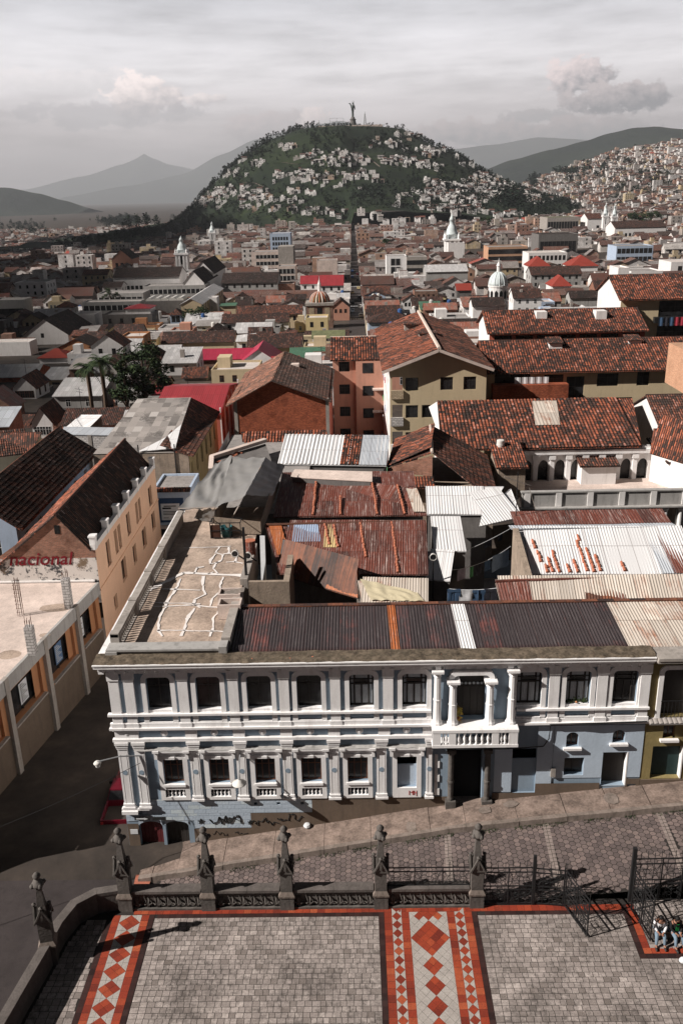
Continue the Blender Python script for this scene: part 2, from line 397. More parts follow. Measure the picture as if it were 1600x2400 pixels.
def tag(o, label=None, cat=None, group=None, kind=None):
 if label: o['label'] = label
 if cat: o['category'] = cat
 if group: o['group'] = group
 if kind: o['kind'] = kind
 return o
def thing(name, label, cat, loc=(0, 0, 0), rz=0.0, group=None):
 o = bpy.data.objects.new(name, None); COL.objects.link(o); o.location = loc; o.rotation_euler = (0, 0, rz); o.empty_display_size = .3
 return tag(o, label, cat, group)
def copy_tree(o, parent=None):
 c = o.copy(); COL.objects.link(c); c.parent = parent
 for ch in list(o.children): copy_tree(ch, c)
 return c
# windows shared by size: a frame with a dark pane, origin at the sill's middle, facing -Y
WCACHE = {}
def window(parent, pos, face, w, h, frame='frame_white', pane='glass', bars=1, deep=0.0, proud=0.03, name='window'):
 """face: 'f' front, 'l' left, 'r' right; deep > 0 sets it back into a reveal"""
 key = (round(w, 2), round(h, 2), frame, pane, bars, name)
 if key not in WCACHE:
  m = MB(); f = min(0.07, w*.09)
  for x0, x1, z0, z1 in ((-w/2, w/2, 0, f), (-w/2, w/2, h-f, h), (-w/2, -w/2+f, f, h-f), (w/2-f, w/2, f, h-f)): m.box(x0, x1, -proud, .02, z0, z1, 0)
  for k in range(bars):
   x = -w/2+w*(k+1)/(bars+1); m.box(x-f*.35, x+f*.35, -proud*.7, .02, f, h-f, 0)
  if h > 1.0 and bars: m.box(-w/2+f, w/2-f, -proud*.6, .019, h*.68-f*.3, h*.68+f*.3, 0)
  m.face([(-w/2, -.004, 0), (w/2, -.004, 0), (w/2, -.004, h), (-w/2, -.004, h)], 1)
  o = m.build(name, [frame, pane], None, local=True); me = o.data; bpy.data.objects.remove(o); WCACHE[key] = me
 o = bpy.data.objects.new(name, WCACHE[key]); COL.objects.link(o); o.parent = parent
 off = Vector((0, 0, 0)); pp = parent
 while pp is not None: off += pp.location; pp = pp.parent
 rz = {'f': 0, 'l': -math.pi/2, 'r': math.pi/2}[face]
 inn = {'f': Vector((0, 1, 0)), 'l': Vector((1, 0, 0)), 'r': Vector((-1, 0, 0))}[face]
 o.location = Vector(pos)+inn*deep-off; o.rotation_euler = (0, 0, rz)
 return o
# ---------------------------------------------------------------- materials
plain('plaster_white', (.74, .72, .71), .1, .5, .8, .35, (.3, .27, .25))
plain('trim_white', (.80, .79, .79), .09, .8, .75, .5, (.40, .37, .36))
plain('facade_blue', (.245, .315, .39), .14, .7, .8, .25, (.16, .2, .25))
plain('facade_blue_light', (.44, .52, .61), .1, .7, .8, .25, (.3, .36, .42), bump=.4)
plain('base_brown', (.14, .105, .08), .2, .7, .9, .4)
plain('plaster_cream', (.55, .45, .30), .1, .5, .85, .3, (.3, .24, .16))
plain('plaster_yellow', (.62, .50, .27), .12, .5, .85, .3, (.3, .24, .15))
plain('plaster_peach', (.80, .52, .36), .09, .5, .85, .2, (.45, .3, .2))
plain('plaster_pink', (.50, .26, .19), .1, .5, .85, .25)
plain('plaster_red', (.42, .12, .08), .15, .6, .85, .3)
plain('plaster_grey', (.36, .35, .34), .18, .6, .9, .45)
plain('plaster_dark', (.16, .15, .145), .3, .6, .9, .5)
plain('plaster_bluewash', (.40, .48, .60), .12, .5, .85, .3)
plain('coping_stone', (.12, .105, .098), .4, 1.5, .95, .5, bump=.8)
plain('plaster_orange', (.42, .20, .10), .12, .5, .85, .25)
plain('plaster_olive', (.25, .20, .09), .2, .9, .9, .3, bump=.6)
plain('plaster_rough', (.30, .24, .19), .35, 1.6, .95, .5, bump=1.0)
plain('concrete', (.33, .30, .275), .3, .6, .9, .5)
plain('concrete_pale', (.60, .50, .45), .38, .5, .9, .35, (.28, .22, .19))
plain('concrete_moss', (.12, .095, .07), .85, 2.4, .95, .6, (.035, .035, .025), bump=.9)
plain('terrace_floor', (.42, .33, .27), .6, .45, .95, .55, (.12, .095, .08), bump=.8)
plain('sealant_white', (.74, .70, .68), .12, 1.5, .7)
plain('stone_post', (.105, .095, .088), .45, 1.5, .9, .6, bump=.9)
plain('asphalt', (.048, .040, .040), .4, .35, .95, .5, (.02, .018, .018), bump=.6, fine=30)
plain('sidewalk', (.21, .16, .135), .75, 1.1, .95, .75, (.07, .05, .042), bump=1.0)
plain('kerb_stone', (.19, .155, .135), .45, 1.6, .95, .6, (.05, .045, .035), bump=1.0)
plain('brick_paving', (.36, .13, .085), .25, 2.5, .9, .4)
plain('grout', (.03, .026, .024), .3, 2, .95)
plain('void_dark', (.012, .011, .011), .3, 2, .95)
plain('iron', (.014, .014, .015), .2, 3, .6, spec=.3)
plain('iron_rust', (.10, .045, .03), .4, 3, .8)
plain('wood_dark', (.07, .032, .022), .3, 2, .7)
plain('wood_grey', (.34, .30, .27), .3, 2, .85)
plain('door_red', (.11, .02, .022), .25, 2, .6, spec=.3)
plain('door_green', (.02, .04, .04), .25, 2, .6)
plain('frame_white', (.68, .67, .66), .1, 2, .6)
plain('frame_dark', (.04, .035, .032), .2, 2, .6)
plain('frame_brown', (.12, .05, .03), .2, 2, .6)
plain('curtain', (.42, .44, .46), .2, 2, .9)
plain('tarp', (.20, .195, .19), .14, .8, .42, .1, spec=.5)
plain('plastic_sheet', (.52, .46, .32), .2, 1, .35, spec=.5)
plain('steel_grey', (.33, .34, .35), .15, 1, .4, spec=.5, metal=.3)
plain('tank_white', (.62, .6, .57), .12, 1.5, .6)
plain('tank_blue', (.04, .10, .26), .15, 2, .5)
plain('teal_paint', (.03, .10, .11), .2, 2, .5)
plain('clay', (.42, .15, .09), .35, 3, .9, .5)
plain('ridge_mortar', (.58, .48, .42), .2, 2, .9, .4)
sheet('red_metal', (.30, .034, .042), .12, (.12, .04, .03), (.4, .12, .12), panel=.8, row=3.2, bump=.35, varn=.16, pitch=.27)
sheet('magenta_metal', (.36, .026, .06), .1, (.16, .03, .04), (.45, .15, .2), panel=.8, row=2.2, bump=.35, varn=.14, pitch=.27)
plain('orange_red_roof', (.25, .042, .03), .16, .6, .7, .3)
plain('green_metal', (.07, .15, .10), .3, .8, .6, .5)
plain('green_roof_moss', (.15, .16, .085), .4, .7, .9, .6)
plain('flatroof_grey', (.28, .26, .25), .35, .25, .95, .6)
plain('flatroof_pale', (.55, .5, .47), .25, .3, .95, .5, (.25, .22, .2))
plain('dome_white', (.58, .64, .65), .12, .8, .6, .35)
plain('bronze', (.10, .12, .115), .25, .2, .5, .3)
plain('car_red', (.09, .003, .01), .1, 1, .25, spec=.6)
plain('rubber', (.018, .018, .018), .2, 4, .9)
plain('chrome', (.5, .5, .5), .1, 3, .25, metal=.8)
plain('glass_lamp', (.75, .75, .74), .08, 3, .3, spec=.5)
plain('paint_red_letters', (.16, .012, .018), .4, 3, .9)
plain('paint_black', (.02, .02, .02), .3, 4, .9)
plain('paint_red_graffiti', (.35, .03, .03), .3, 4, .9)
plain('poster_blue', (.09, .16, .28), .2, 3, .6)
plain('poster_white', (.62, .64, .66), .1, 3, .6)
plain('sign_navy', (.03, .06, .13), .2, 3, .5)
plain('bark', (.10, .07, .05), .35, 3, .95)
plain('skin', (.30, .15, .10), .1, 8, .6); plain('hair_black', (.01, .009, .009), .2, 8, .6)
plain('jeans', (.16, .22, .28), .3, 6, .9); plain('jacket_white', (.62, .62, .64), .15, 6, .8); plain('jacket_black', (.012, .012, .013), .2, 6, .8)
plain('shirt_green', (.01, .20, .05), .15, 6, .8); plain('shoe', (.03, .028, .028), .2, 8, .6)
for i, c in enumerate([(.62, .62, .64), (.05, .09, .16), (.35, .04, .06), (.03, .03, .04), (.2, .28, .4), (.1, .3, .14), (.3, .27, .33)]): plain('cloth_%d' % i, c, .25, 4, .9)
def _glass():
 m, nt, b = newmat('glass')
 oc = nt.n('ShaderNodeTexCoord').outputs['Object']
 c = nt.ramp(nt.noise(oc, 1.1, 3, .6), [(.35, (.008, .008, .009)), (.7, (.035, .035, .038))])
 finish(nt, b, c, .22, None, spec=.35)
_glass()
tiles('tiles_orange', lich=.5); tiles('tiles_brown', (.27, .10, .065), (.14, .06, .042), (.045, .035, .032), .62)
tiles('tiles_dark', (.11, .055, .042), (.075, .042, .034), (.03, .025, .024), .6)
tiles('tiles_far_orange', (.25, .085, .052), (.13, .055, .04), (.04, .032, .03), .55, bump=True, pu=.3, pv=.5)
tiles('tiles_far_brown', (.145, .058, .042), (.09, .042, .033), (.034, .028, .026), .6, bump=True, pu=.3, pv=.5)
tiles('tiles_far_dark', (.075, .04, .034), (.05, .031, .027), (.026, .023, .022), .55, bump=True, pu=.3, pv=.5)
tiles('tiles_grey', (.29, .265, .25), (.26, .24, .228), (.12, .11, .105), .3, pu=.9, pv=1.5)
sheet('sheet_white', (.66, .66, .67), .06, panel=.95, row=2.6, varn=.08)
sheet('sheet_zinc', (.42, .45, .49), .16, varn=.15)
sheet('sheet_rusty', (.13, .055, .045), .62, (.085, .026, .018), varn=.55, pale=(.5, .42, .39), paleamt=.75)
sheet('sheet_dark', (.052, .041, .043), .36, (.10, .035, .03), (.2, .18, .18), panel=.9, row=30, varn=.22)
sheet('sheet_brown', (.055, .034, .030), .55, (.12, .045, .025), (.12, .07, .05), varn=.3)
sheet('sheet_pale', (.52, .46, .40), .36, (.16, .07, .04), varn=.2)
sheet('sheet_blue', (.30, .38, .52), .1, varn=.12); sheet('sheet_yellow', (.55, .42, .2), .35, varn=.12)
sheet('sheet_orange', (.36, .13, .05), .7, (.2, .06, .02), varn=.3)
sheet('sheet_far', (.50, .49, .49), .2, bump=.7, pitch=.4, varn=.2); sheet('sheet_far_rust', (.24, .14, .11), .6, bump=.7, pitch=.4, varn=.3)
bricks('brick_red', (.30, .065, .03), (.50, .125, .055), (.10, .06, .045), dirt=.65)
bricks('brick_old', (.20, .075, .045), (.30, .12, .075), (.22, .19, .16), dirt=.7)
bricks('block_grey', (.42, .40, .39), (.5, .48, .47), (.16, .15, .145), .42, .2, .02, .35)
bricks('block_facade', (.43, .51, .60), (.46, .54, .63), (.30, .37, .45), .62, .27, .012, .25, .7)
idmat('setts', [(0, (.085, .068, .066)), (.5, (.15, .118, .112)), (1, (.25, .19, .175))], .8, .35)
idmat('pavers', [(0, (.16, .135, .122)), (.3, (.30, .26, .243)), (.7, (.43, .375, .35)), (1, (.58, .51, .475))], .85, .85, (.07, .06, .055), .5)
idmat('tile_red', [(0, (.13, .022, .014)), (.45, (.27, .04, .02)), (.8, (.36, .06, .025)), (1, (.48, .12, .05))], .55, .25, (.08, .02, .015), .5, .35)
idmat('tile_black', [(0, (.022, .012, .012)), (1, (.05, .02, .018))], .5, .2)
idmat('tile_pale', [(0, (.34, .31, .285)), (1, (.46, .42, .39))], .75, .4, (.16, .14, .13), .8)
def _leaf(name, a, b_, c_):
 m, nt, b = newmat(name)
 uv = nt.n('ShaderNodeUVMap').outputs[0]
 r = nt.n('ShaderNodeTexWhiteNoise', {'Vector': uv}, noise_dimensions='2D').outputs[0]
 finish(nt, b, nt.ramp(r, [(0, a), (.6, b_), (1, c_)]), .75, None, spec=.15)
_leaf('leaf', (.012, .022, .012), (.028, .048, .02), (.06, .085, .03))
_leaf('leaf_hill', (.005, .009, .008), (.009, .017, .011), (.017, .029, .016))
_leaf('leaf_yellow', (.2, .17, .03), (.4, .32, .05), (.5, .3, .06))
# far masses: one UV number per building
def _multi(name, stops, bump=None):
 m, nt, b = newmat(name)
 uv = nt.n('ShaderNodeUVMap').outputs[0]
 r = nt.n('ShaderNodeTexWhiteNoise', {'Vector': uv}, noise_dimensions='2D').outputs[0]
 c = nt.ramp(r, stops, 'CONSTANT')
 oc = nt.n('ShaderNodeTexCoord').outputs['Object']
 c = nt.mix(nt.m('MULTIPLY', nt.ramp(nt.noise(oc, .25, 5, .7), [(.4, 0), (.65, 1)]), .5), c, (.07, .06, .055))
 finish(nt, b, c, .9)
_multi('far_wall', [(0, (.72, .70, .69)), (.44, (.42, .38, .34)), (.54, (.30, .27, .25)), (.64, (.32, .16, .11)), (.74, (.5, .4, .25)), (.82, (.2, .18, .18)), (.9, (.45, .27, .19))])
_multi('far_roof', [(0, (.095, .04, .031)), (.3, (.13, .055, .038)), (.5, (.07, .035, .03)), (.64, (.045, .034, .031)), (.76, (.26, .245, .24)), (.87, (.48, .45, .43)), (.93, (.22, .21, .2)), (.985, (.42, .07, .05))])
_multi('hill_wall', [(0, (.86, .84, .83)), (.7, (.74, .7, .68)), (.88, (.45, .3, .2)), (.95, (.38, .36, .34))])
def _ground():
 m, nt, b = newmat('earth')
 oc = nt.n('ShaderNodeTexCoord').outputs['Object']
 n = nt.noise(oc, .02, 6, .7); n2 = nt.noise(oc, .35, 5, .7)
 c = nt.ramp(nt.m('ADD', nt.m('MULTIPLY', n, .5), nt.m('MULTIPLY', n2, .5)), [(.35, (.022, .019, .017)), (.5, (.05, .04, .034)), (.62, (.09, .07, .056)), (.7, (.13, .11, .095))])
 finish(nt, b, c, .95)
 m, nt, b = newmat('hill_grass')
 oc = nt.n('ShaderNodeTexCoord').outputs['Object']
 n = nt.noise(oc, .012, 6, .65); n2 = nt.noise(oc, .09, 6, .7)
 c = nt.ramp(nt.m('ADD', nt.m('MULTIPLY', n, .55), nt.m('MULTIPLY', n2, .45)), [(.36, (.005, .010, .007)), (.5, (.011, .019, .009)), (.62, (.022, .034, .012)), (.70, (.06, .05, .032))])
 finish(nt, b, c, .95, n2, .6, 1.0)
 m, nt, b = newmat('mountain')
 oc = nt.n('ShaderNodeTexCoord').outputs['Object']
 n = nt.noise(oc, .0016, 8, .7)
 finish(nt, b, nt.ramp(n, [(.35, (.012, .018, .018)), (.55, (.022, .03, .024)), (.7, (.045, .048, .04))]), .95, n, .8, 60.0)
_ground()
# ---------------------------------------------------------------- terrain
def sst(a, b, x):
 t = min(1, max(0, (x-a)/(b-a))); return t*t*(3-2*t)
def gz(x, y):
 z = -2.5 - 0.045*max(0, min(y, 430)-38) - 0.003*max(0, min(y, 1100)-430)
 z += min(150, max(0, x-230)*.06+max(0, x-480)*.25)*sst(700, 2400, y)*(1-sst(3300, 4600, y)) + max(0, x-60)*.02*sst(150, 500, y)
 z -= (max(0, -x-110)*0.07*sst(150, 1200, y))*(1-.55*sst(600, 1600, -x))
 return z
HILLC = (-2.0, 2060.0)
_PL = [(0, 187), (.15, 187), (.30, 182), (.415, 167), (.51, 150), (.68, 113), (.80, 75), (.91, 31), (1.0, 4), (1.12, -14)]
_PR = [(0, 187), (.15, 186), (.28, 181), (.39, 163), (.45, 148), (.605, 119), (.71, 95), (.825, 70), (.95, 50), (1.1, 32), (1.25, 16), (1.42, 2), (1.6, -14)]
def hz(x, y):
 dx, dy = x-HILLC[0], y-HILLC[1]; pr = _PL if dx < 0 else _PR
 r = math.hypot(dx/(378 if dx < 0 else 395), dy/560)
 r += .03*mnoise.noise(Vector((x*.008, y*.008, 1.3)))*(1 if r > .3 else 0.2)
 h = pr[-1][1] if r > .1 else 187
 for (a, p), (b, q) in zip(pr, pr[1:]):
  if a <= r <= b: h = p+(q-p)*(r-a)/(b-a); break
 if r > .3: h += 5*mnoise.noise(Vector((x*.014, y*.014, 4)))+2.5*mnoise.noise(Vector((x*.04, y*.04, 2)))
 return h-24
def surf(x, y): return max(gz(x, y), hz(x, y) if abs(x) < 620 and 1400 < y < 2800 else -999)
def make_ground():
 ys = [-60, 0, 20, 34.5, 37, 40, 60, 90, 130]+[130+k*30 for k in range(1, 92)]+[2900+400*k for k in range(1, 14)]+[9000, 12000, 16000, 22000, 30000, 46000]
 xs = sorted({s*v for s in (-1, 1) for v in [0, 30, 60, 100, 150, 200, 260, 330, 400, 480, 560, 650, 760, 900, 1050, 1250, 1500, 1900, 2500, 3500, 5000, 8000, 12000, 20000, 34000]})
 m = MB()
 def fn(i, j):
  x, y = xs[i], ys[j]; z = gz(max(-1800, min(x, 1500)), y)
  if y < 37: z = -4.2
  return (x, y, z)
 m.grid(fn, len(xs)-1, len(ys)-1, lambda i, j: (xs[i], ys[j]))
 m.smooth = True
 tag(m.build('ground', 'earth'), kind='structure')
 h = MB(); NX, NY = 90, 80
 h.grid(lambda i, j: ((lambda x, y: (x, y, hz(x, y)))(-560+1180*i/NX, 1420+1300*j/NY)), NX, NY, lambda i, j: (i, j)); h.smooth = True
 tag(h.build('hill', 'hill_grass'), kind='structure')
 # far ranges, each with its own distance and depth
 def ridge(name, pts, dist, depth, base, rough, seed, fwd=.8):
  m = MB(); N = 90; R_ = 14
  P = []
  for px, py in pts:
   d = ray(px, py); s = dist/d.y; P.append((d.x*s, CH+d.z*s))
  x0, x1 = P[0][0], P[-1][0]
  def top(x):
   for (a, za), (b, zb) in zip(P, P[1:]):
    if a <= x <= b:
     t = (x-a)/(b-a); t = t*t*(3-2*t)*.5+t*.5; return za+(zb-za)*t
   return P[-1][1]
  def fn(i, j):
   x = x0+(x1-x0)*i/N; t = (j/R_)*2-1     # -1 front foot, 0 crest, 1 back foot
   f = max(0.0, 1-abs(t))**1.15
   y = dist+t*depth*(fwd if t < 0 else 1)
   n = mnoise.fractal(Vector((x*rough, y*rough, seed)), .9, 2.1, 6)
   n2 = abs(mnoise.noise(Vector((x*rough*.8, seed, 0))))
   z = base+(top(x)-base)*(f*(1-.25*n2*(1-f)))+n*(top(x)-base)*(.03+.09*(1-f)*f*4)
   return (x, y, z)
  m.grid(fn, N, R_, lambda i, j: (i, j)); m.smooth = True
  tag(m.build(name, 'mountain'), kind='structure')
 ridge('mountain', [(-700, 470), (-200, 452), (60, 444), (200, 412), (290, 385), (322, 372), (340, 361), (358, 372), (400, 388), (470, 400), (560, 430), (800, 460)], 40000, 5000, -300, .0003, 2.0)
 ridge('mountain', [(150, 462), (300, 436), (430, 408), (520, 362), (600, 326), (680, 306), (760, 290), (800, 284), (850, 300), (980, 340), (1120, 372), (1300, 420), (1420, 450)], 30000, 6000, -300, .0003, 5.0)
 ridge('mountain', [(1040, 440), (1130, 400), (1200, 374), (1290, 350), (1370, 330), (1430, 312), (1485, 299), (1530, 297), (1590, 303), (1680, 318), (1900, 300), (2200, 330)], 6800, 2400, -60, .0011, 9.0)
 ridge('mountain', [(900, 420), (1060, 350), (1150, 340), (1260, 322), (1400, 330), (1600, 350), (1900, 380)], 30000, 5000, -200, .0003, 13.0)
 ridge('mountain', [(-700, 420), (-300, 428), (-60, 436), (20, 442), (90, 455), (150, 470), (210, 488)], 8500, 2200, -200, .0009, 17.0)
make_ground()
def make_haze():
 m = MB(); m.box(-36000, 36000, -400, 48000, -420, 2150)
 o = m.build('haze', []); tag(o, kind='stuff')
 mt = bpy.data.materials.new('haze_air'); mt.use_nodes = True; nt = NT(mt.node_tree)
 for nd in list(nt.N):
  if nd.type != 'OUTPUT_MATERIAL': nt.N.remove(nd)
 out = [n for n in nt.N if n.type == 'OUTPUT_MATERIAL'][0]
 v = nt.n('ShaderNodeVolumePrincipled', {'Color': (.84, .88, .95, 1), 'Density': HAZE, 'Anisotropy': .15})
 nt.L.new(v.outputs[0], out.inputs['Volume']); o.data.materials.append(mt)
HAZE = 0.000042
make_haze()
idmat('pale_sett', [(0, (.2, .165, .15)), (1, (.34, .28, .255))], .85, .5)
# ---------------------------------------------------------------- forecourt, streets
def zs(x): return -.05+(.172 if x < 4.7 else .106)*(x-4.7)            # the side street climbs to the right
def zst(y): return -3.1-.045*max(0, y-38)      # the long street falls away from the camera
WALLPATH = [(-14.4, 12), (-13.75, 24.2), (-13.2, 28.0), (-13.08, 29.1), (-12.72, 30.2), (-11.95, 30.85), (-10.95, 31.05)]
def xleft(y):
 for (a, b), (c, d) in zip(WALLPATH, WALLPATH[1:]):
  if b <= y <= d: return a+(c-a)*(y-b)/(d-b)
 return -14.4 if y < 12 else -10.9
def unit(m, pts, z, mi, gap=.010, tilt=.003):
 """one loose paving unit: shrunk outline, a little tilt, UV = its own random number"""
 cx = sum(p[0] for p in pts)/len(pts); cy = sum(p[1] for p in pts)/len(pts); r = (rng.random()*50, rng.random()*50)
 tx, ty, dz = rng.uniform(-tilt, tilt)*4, rng.uniform(-tilt, tilt)*4, rng.uniform(-tilt, tilt)
 q = []
 for x, y in pts:
  l = math.hypot(x-cx, y-cy) or 1; k = max(0, 1-gap*1.4/l); X, Y = cx+(x-cx)*k, cy+(y-cy)*k
  zz = z(X, Y) if callable(z) else z
  q.append((X, Y, zz+dz+tx*(X-cx)+ty*(Y-cy)))
 m.face(q, mi, [r]*len(q))
def make_plaza():
 b = MB(); poly = [(-14.2, 8), (26, 8), (26, 31.25), (-10.9, 31.25)]+[(x, y) for x, y in reversed(WALLPATH[1:-1])]
 b.prism(poly, -4.5, -.012, 0)
 plaza = tag(b.build('plaza', 'grout'), kind='structure')
 pv = MB(); rd = MB(); bk = MB(); pl = MB()
 R = lambda x0, x1, y0, y1: [(x0, y0), (x1, y0), (x1, y1), (x0, y1)]
 # strips: (x0, x1 at y=31), built straight
 YT = 30.42
 def col(m, x0, x1, y0, y1, step=.33):
  n = max(1, round((y1-y0)/step))
  for k in range(n): unit(m, R(x0, x1, y0+(y1-y0)*k/n, y0+(y1-y0)*(k+1)/n), 0, 0, .005)
 def row(m, x0, x1, y0, y1, step=.33):
  n = max(1, round((x1-x0)/step))
  for k in range(n): unit(m, R(x0+(x1-x0)*k/n, x0+(x1-x0)*(k+1)/n, y0, y1), 0, 0, .005)
 row(rd, -10.3, 11.35, YT+.16, YT+.50); row(bk, -9.2, .62, YT-.06, YT+.16, .27); row(bk, 5.3, 11.35, YT-.06, YT+.16, .27)
 # the wide strip
 x = .62; y0 = 14.0
 for w, k in ((.24, 'b'), (.34, 'r'), (.42, 'd'), (.34, 'r'), (1.66, 'c'), (.34, 'r'), (.42, 'd'), (.34, 'r'), (.24, 'b')):
  if k == 'b': col(bk, x, x+w, y0, YT+.16, .3)
  if k == 'r': col(rd, x, x+w, y0, YT+.16)
  if k == 'd':
   n = int((YT+.16-y0)/.47); p = (YT+.16-y0)/n
   for i in range(n):
    a, c = y0+i*p, x+w/2; m_ = a+p/2
    unit(rd, [(c, a), (x+w, m_), (c, a+p), (x, m_)], 0, 0, .004)
    for s in (x, x+w): unit(pl, [(s, m_), (c, a+p), (s, m_+p)] if s == x else [(s, m_), (s, m_+p), (c, a+p)], 0, 0, .004)
  if k == 'c':
   t = w/8.0; cx = x+w/2           # diagonal tiles with half-diagonal t
   tv = t*1.16
   top = YT+.16
   def isred(i, j):
    # i, j diagonal indices; rows measured from the top edge
    s = j+i; d = abs(i-j)       # s: down, d: across
    a, c = i, j
    if -2 < a < 2 and -2 < c < 2 and s <= 0: return True
    for c0, half in ((6, 2), (12, 1), (16, 1), (20, 1), (26, 2), (32, 1), (36, 1), (40, 1), (46, 2), (52, 1), (56, 1)):
     h = c0/2.0
     if abs(i+.5-h-.0) < half and abs(j+.5-h) < half: return True
    return False
   for i in range(-6, 70):
    for j in range(-6, 70):
     ux, vy = (i-j)*t, top-(i+j+1)*tv
     if abs(ux) > w/2+.01 or vy < y0 or vy > top+.001: continue
     q = [(cx+ux, vy-tv), (cx+ux+t, vy), (cx+ux, vy+tv), (cx+ux-t, vy)]
     if abs(ux)+t > w/2+.01:
      q = [p for p in q if abs(p[0]-cx) <= w/2+.02]
     q = [p for p in q if p[1] <= top+.01]
     if len(q) >= 3: unit(rd if isred(i, j) else pl, q, 0, 0, .004)
  x += w
 xr = x
 # the narrow strip on the left
 x = -11.42
 for w, k in ((.24, 'b'), (.34, 'r'), (.94, 'd'), (.34, 'r'), (.24, 'b')):
  yt = 30.55
  if k == 'b': col(bk, x, x+w, y0, yt-(.5 if x < -11 else 0), .3)
  if k == 'r': col(rd, x, x+w, y0, yt)
  if k == 'd':
   p = .86; n = int((yt-y0)/p); c = x+w/2
   for i in range(n):
    a = yt-(i+1)*p; m_ = a+p/2
    D = lambda u, v: (c+u*w/2, m_+v*p/2)
    for q in ([(0, -1), (.5, -.5), (0, 0), (-.5, -.5)], [(.5, -.5), (1, 0), (.5, .5), (0, 0)], [(0, 0), (.5, .5), (0, 1), (-.5, .5)], [(-.5, -.5), (0, 0), (-.5, .5), (-1, 0)]):
     unit(rd, [D(*z) for z in q], 0, 0, .004)
    for s in (-1, 1):
     for q in ([(s, 0), (s*.5, .5), (s*.5, 1), (s, 1)], [(s*.5, .5), (0, 1), (s*.5, 1)], [(s, 0), (s*.5, -.5), (s*.5, -1), (s, -1)], [(s*.5, -.5), (0, -1), (s*.5, -1)]):
      q = [D(*z) for z in q]
      if s < 0: q.reverse()
      ar = sum(q[k_][0]*q[(k_+1) % len(q)][1]-q[(k_+1) % len(q)][0]*q[k_][1] for k_ in range(len(q)))
      unit(pl, q if ar > 0 else q[::-1], 0, 0, .004)
  x += w
 # the dark strip turning the corner beside the open gate
 col(bk, 11.35, 11.6, 28.2, 30.9, .3); col(rd, 11.6, 11.92, 28.45, 30.9); row(bk, 11.35, 20, 27.95, 28.2, .3); row(rd, 11.6, 20, 28.2, 28.5)
 # stone pavers in courses
 def field(x0, x1, y0, y1, h=.255):
  y = y1; k = 0
  while y > y0:
   xx = (x0(y) if callable(x0) else x0); xe = x1(y) if callable(x1) else x1
   hh = h*rng.uniform(.92, 1.08)
   if callable(x0) and x0(y) > xe: break
   unit(pv, R(xx, xx+.34, y-hh, y), 0, 0); xx += .34
   while xx < xe-.02:
    w = rng.uniform(.22, .35)
    if xx+w > xe-.16: w = xe-xx
    unit(pv, R(xx, min(xx+w, xe), y-hh, y), 0, 0); xx += w
   y -= hh
 field(-9.3, .62, 13.5, YT-.06)
 field(xr, 11.35, 13.5, YT-.06); field(11.35, 20, 13.5, 27.95); field(11.92, 20, 28.5, 31.2)
 def leftfield():
  y = 30.3
  while y > 13.5:
   xx, xe = xleft(y)+.3, -11.42
   while xx < xe-.1:
    w = min(rng.uniform(.28, .42), xe-xx); unit(pv, R(xx, xx+w, y-.29, y), 0, 0); xx += w
   y -= .29
 leftfield()
 for m, n, mt in ((pv, 'stone_pavers', 'pavers'), (rd, 'red_tiles', 'tile_red'), (bk, 'dark_tiles', 'tile_black'), (pl, 'pale_tiles', 'tile_pale')):
  m.build(n, mt, plaza)
make_plaza()
